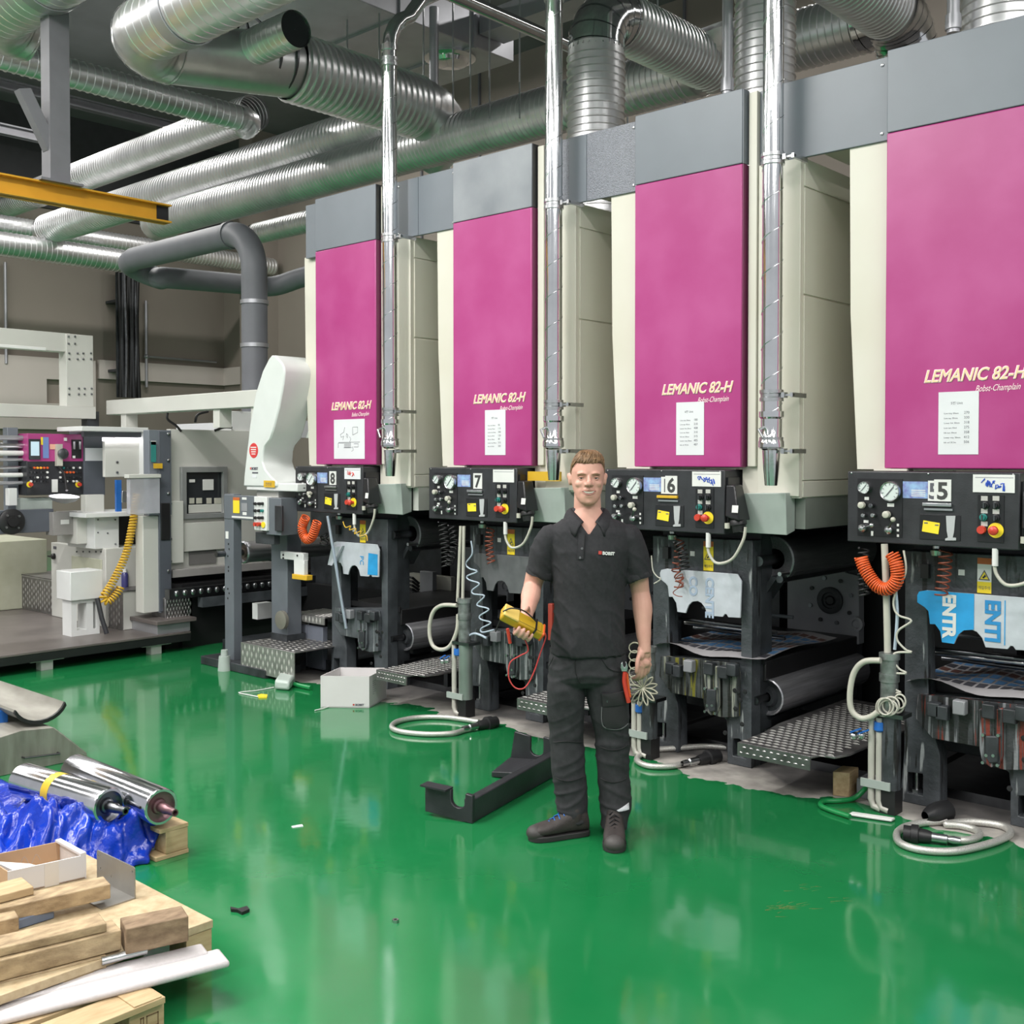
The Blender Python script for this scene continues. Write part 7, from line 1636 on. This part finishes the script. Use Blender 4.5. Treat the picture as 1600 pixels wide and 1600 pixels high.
lpart('pocket_piping', MB().tube([(p.x, ftr(p.x, p.z) - .004, p.z) for p in P], .0034, 8), mat('grey_piping', (.14, .14, .145), .6), trou)
p = PT(947, 1090); lpart('snap_button', MB().lathe((p.x, ftr(p.x, p.z) - .018, p.z), (0, -1, 0), [(0, .006), (.002, .005), (.002, .001)], 12), STEELD, trou)
patch('reflective_patch', dense(((963, 1264), (983, 1255), (983, 1264), (966, 1266)), 3), .0005, .0025, mat('reflective_grey', (.70, .70, .74), .5))
# ---- boots
def boot(heel, toe, label, lace, ank):
    h_, t_ = pz(*heel), pz(*toe)
    loc = lambda p: Vector(((p - BASE).dot(XC), (p - BASE).dot(YC), 0))
    h_, t_ = loc(h_), loc(t_); d = (t_ - h_); d = d.normalized(); L = .295; s = Vector((d.y, -d.x, 0)); h_ = t_ - d*L
    R = []; SR_ = []
    for t, wd, ht in ((0, .018, .06), (.03, .031, .105), (.12, .038, .13), (.26, .041, .135), (.38, .042, .118), (.50, .045, .098), (.62, .049, .084), (.74, .051, .076), (.86, .047, .068), (.94, .036, .058), (.985, .02, .042), (1, .008, .032)):
        c = h_ + d*(L*t); ring_ = []
        for k in range(22):
            a = 2*PI*k/22; ca, sa = math.cos(a), math.sin(a)
            ring_.append(c + s*(wd*math.copysign(abs(ca)**.8, ca)) + Vector((0, 0, .022 + (ht - .022)*(.5 + .5*math.copysign(abs(sa)**.75, sa)))))
        R.append(ring_); SR_.append((c, wd))
    mb = MB(); loft(mb, R)
    c = h_ + d*.070; limb(mb, [c + Vector((0, 0, .07)), c + Vector((0, 0, .13)), Vector((ank.x, ank.y, .15))], [.043, .042, .040], 20, False)
    bt, _ = fuse('boot', mb, BOOT, .006, 3, None, label)
    o = []; 
    for c, wd in SR_: o.append(((c + s*(wd + .0025)).x, (c + s*(wd + .0025)).y))
    for c, wd in SR_[::-1]: o.append(((c - s*(wd + .0025)).x, (c - s*(wd + .0025)).y))
    lpart('sole', MB().prism(o, [], ZF, 0, .026), SOLE, bt, bevel=.004)
    tc_ = h_ + d*(L*.90); mb = MB(); 
    lpart('toe_cap', MB().ball(h_ + d*(L*.875) + Vector((0, 0, .034)), .0465, .046, .036, 20, 12), mat('scuffed_toe_cap', (.05, .045, .043), .6, var=.25, bump=.1), bt)
    mb = MB()
    for k in range(5):
        t = .36 + .075*k; z = .128 - .0125*k; c = h_ + d*(L*t) + Vector((0, 0, z)); mb.tube([c - s*.024 + Vector((0, 0, -.012)), c + Vector((0, 0, .004)), c + s*.024 + d*.012 + Vector((0, 0, -.012))], .0032, 6)
    lpart('laces', mb, lace, bt)
    lpart('boot_collar', MB().lathe(Vector((ank.x, ank.y, .125)), (0, 0, 1), [(0, .042), (.01, .047), (.025, .046), (.03, .040)], 24), mat('boot_collar_brown', (.05, .042, .04), .8), bt)
    return bt
boot((917, 1303), (826, 1314), 'dark brown boot with blue laces pointing to the side', BLUE, PT(898, 1270, .045))
boot((960, 1299), (960, 1334), 'dark brown boot pointing to the camera', SEAM, PT(960, 1280, .04))

# ================================================================ what the man carries
t = thing('multimeter', 'yellow hand held multimeter in the hand of the man', 'multimeter', W3(MC))
def mloc(mb): q = MB(); q.v = [W3(v) for v in mb.v]; q.f = mb.f; return q
hl = ML*.5
part('holster', mloc(MB().obox(MC, MA, MS, MU, hl, .036, .022)), mat('yellow_holster', (.52, .31, .015), .45, var=.12), t, bevel=.010)
part('holster_lip', mloc(MB().obox(MC + MU*.021 - MA*hl*.62, MA, MS, MU, hl*.36, .038, .006)), mat('pale_yellow', (.70, .50, .13), .45), t, bevel=.005)
part('back_panel', mloc(MB().obox(MC + MU*.0225 + MA*hl*.2, MA, MS, MU, hl*.62, .029, .003)), mat('dark_yellow_holster', (.46, .29, .015), .45, var=.15), t, bevel=.002)
part('strap', mloc(MB().obox(MC + MU*.004 + MA*hl*.55, MA, MS, MU, .004, .0375, .0235)), BLACKP, t)
part('orange_rim', mloc(MB().obox(MC + MA*(hl*.96), MA, MS, MU, .006, .037, .0225)), ORANGE, t, bevel=.004)
LEAD = mat('red_lead', (.52, .05, .05), .4)
def lead(pts, m, nm='red_lead', r=.0032): return part(nm, mloc(MB().tube(smoothpath([PT(*p) for p in pts], 7), r, 8)), m, t)
lead([(846, 985, -.2), (853, 995, -.2), (845, 1020, -.2), (833, 1055, -.2), (820, 1076, -.2), (805, 1076, -.2), (795, 1060, -.2), (797, 1037, -.2), (812, 1026, -.2), (825, 1018, -.2), (820, 1000, -.2), (812, 992, -.2)], LEAD)
lead([(784, 958, -.26), (782, 968, -.25), (777, 980, -.24), (774, 988, -.24)], BLACK, 'black_lead')
lead([(786, 956, -.28), (800, 951, -.29), (820, 956, -.27), (838, 972, -.24)], BLACK, 'black_lead')
part('red_probe', mloc(MB().cyl(PT(793, 983, -.25), PT(797, 1006, -.24), .0075, 10)), RED, t)
part('probe_tip', mloc(MB().cyl(PT(797, 1006, -.24), PT(798, 1030, -.24), .002, 8)), STEEL, t)
# pliers and wrench in the thigh pocket
t = thing('adjustable_pliers', 'red handled pliers wrench sticking out of the trouser pocket', 'pliers', W3(PT(975, 1070, -.14)))
py = min(ftr(PT(970, 1060).x, PT(970, 1060).z, .02), ftr(PT(975, 1080).x, PT(975, 1080).z, .02)) - .02
lead2 = lambda nm, pts, r, m: part(nm, mloc(MB().tube(smoothpath([Vector((PT(x, y).x, py + o, PT(x, y).z)) for x, y, o in pts], 5), r, 10)), m, t)
lead2('handle', [(974, 1045, 0), (973, 1060, 0), (977, 1080, 0), (980, 1092, .004)], .010, RED)
lead2('handle', [(977, 1048, .012), (979, 1066, .012), (982, 1085, .014)], .007, ORANGE)
jaw = [(-.012, 0), (.012, 0), (.016, .020), (.010, .040), (.004, .046), (.007, .030), (.001, .018), (-.006, .026), (-.009, .044), (-.016, .036), (-.017, .016)]
jc = PT(973, 1044); part('jaws', mloc(MB().prism([(jc.x + a, jc.z + b) for a, b in jaw], [], VF, py - .006, py + .006)), STEEL, t, bevel=.002)
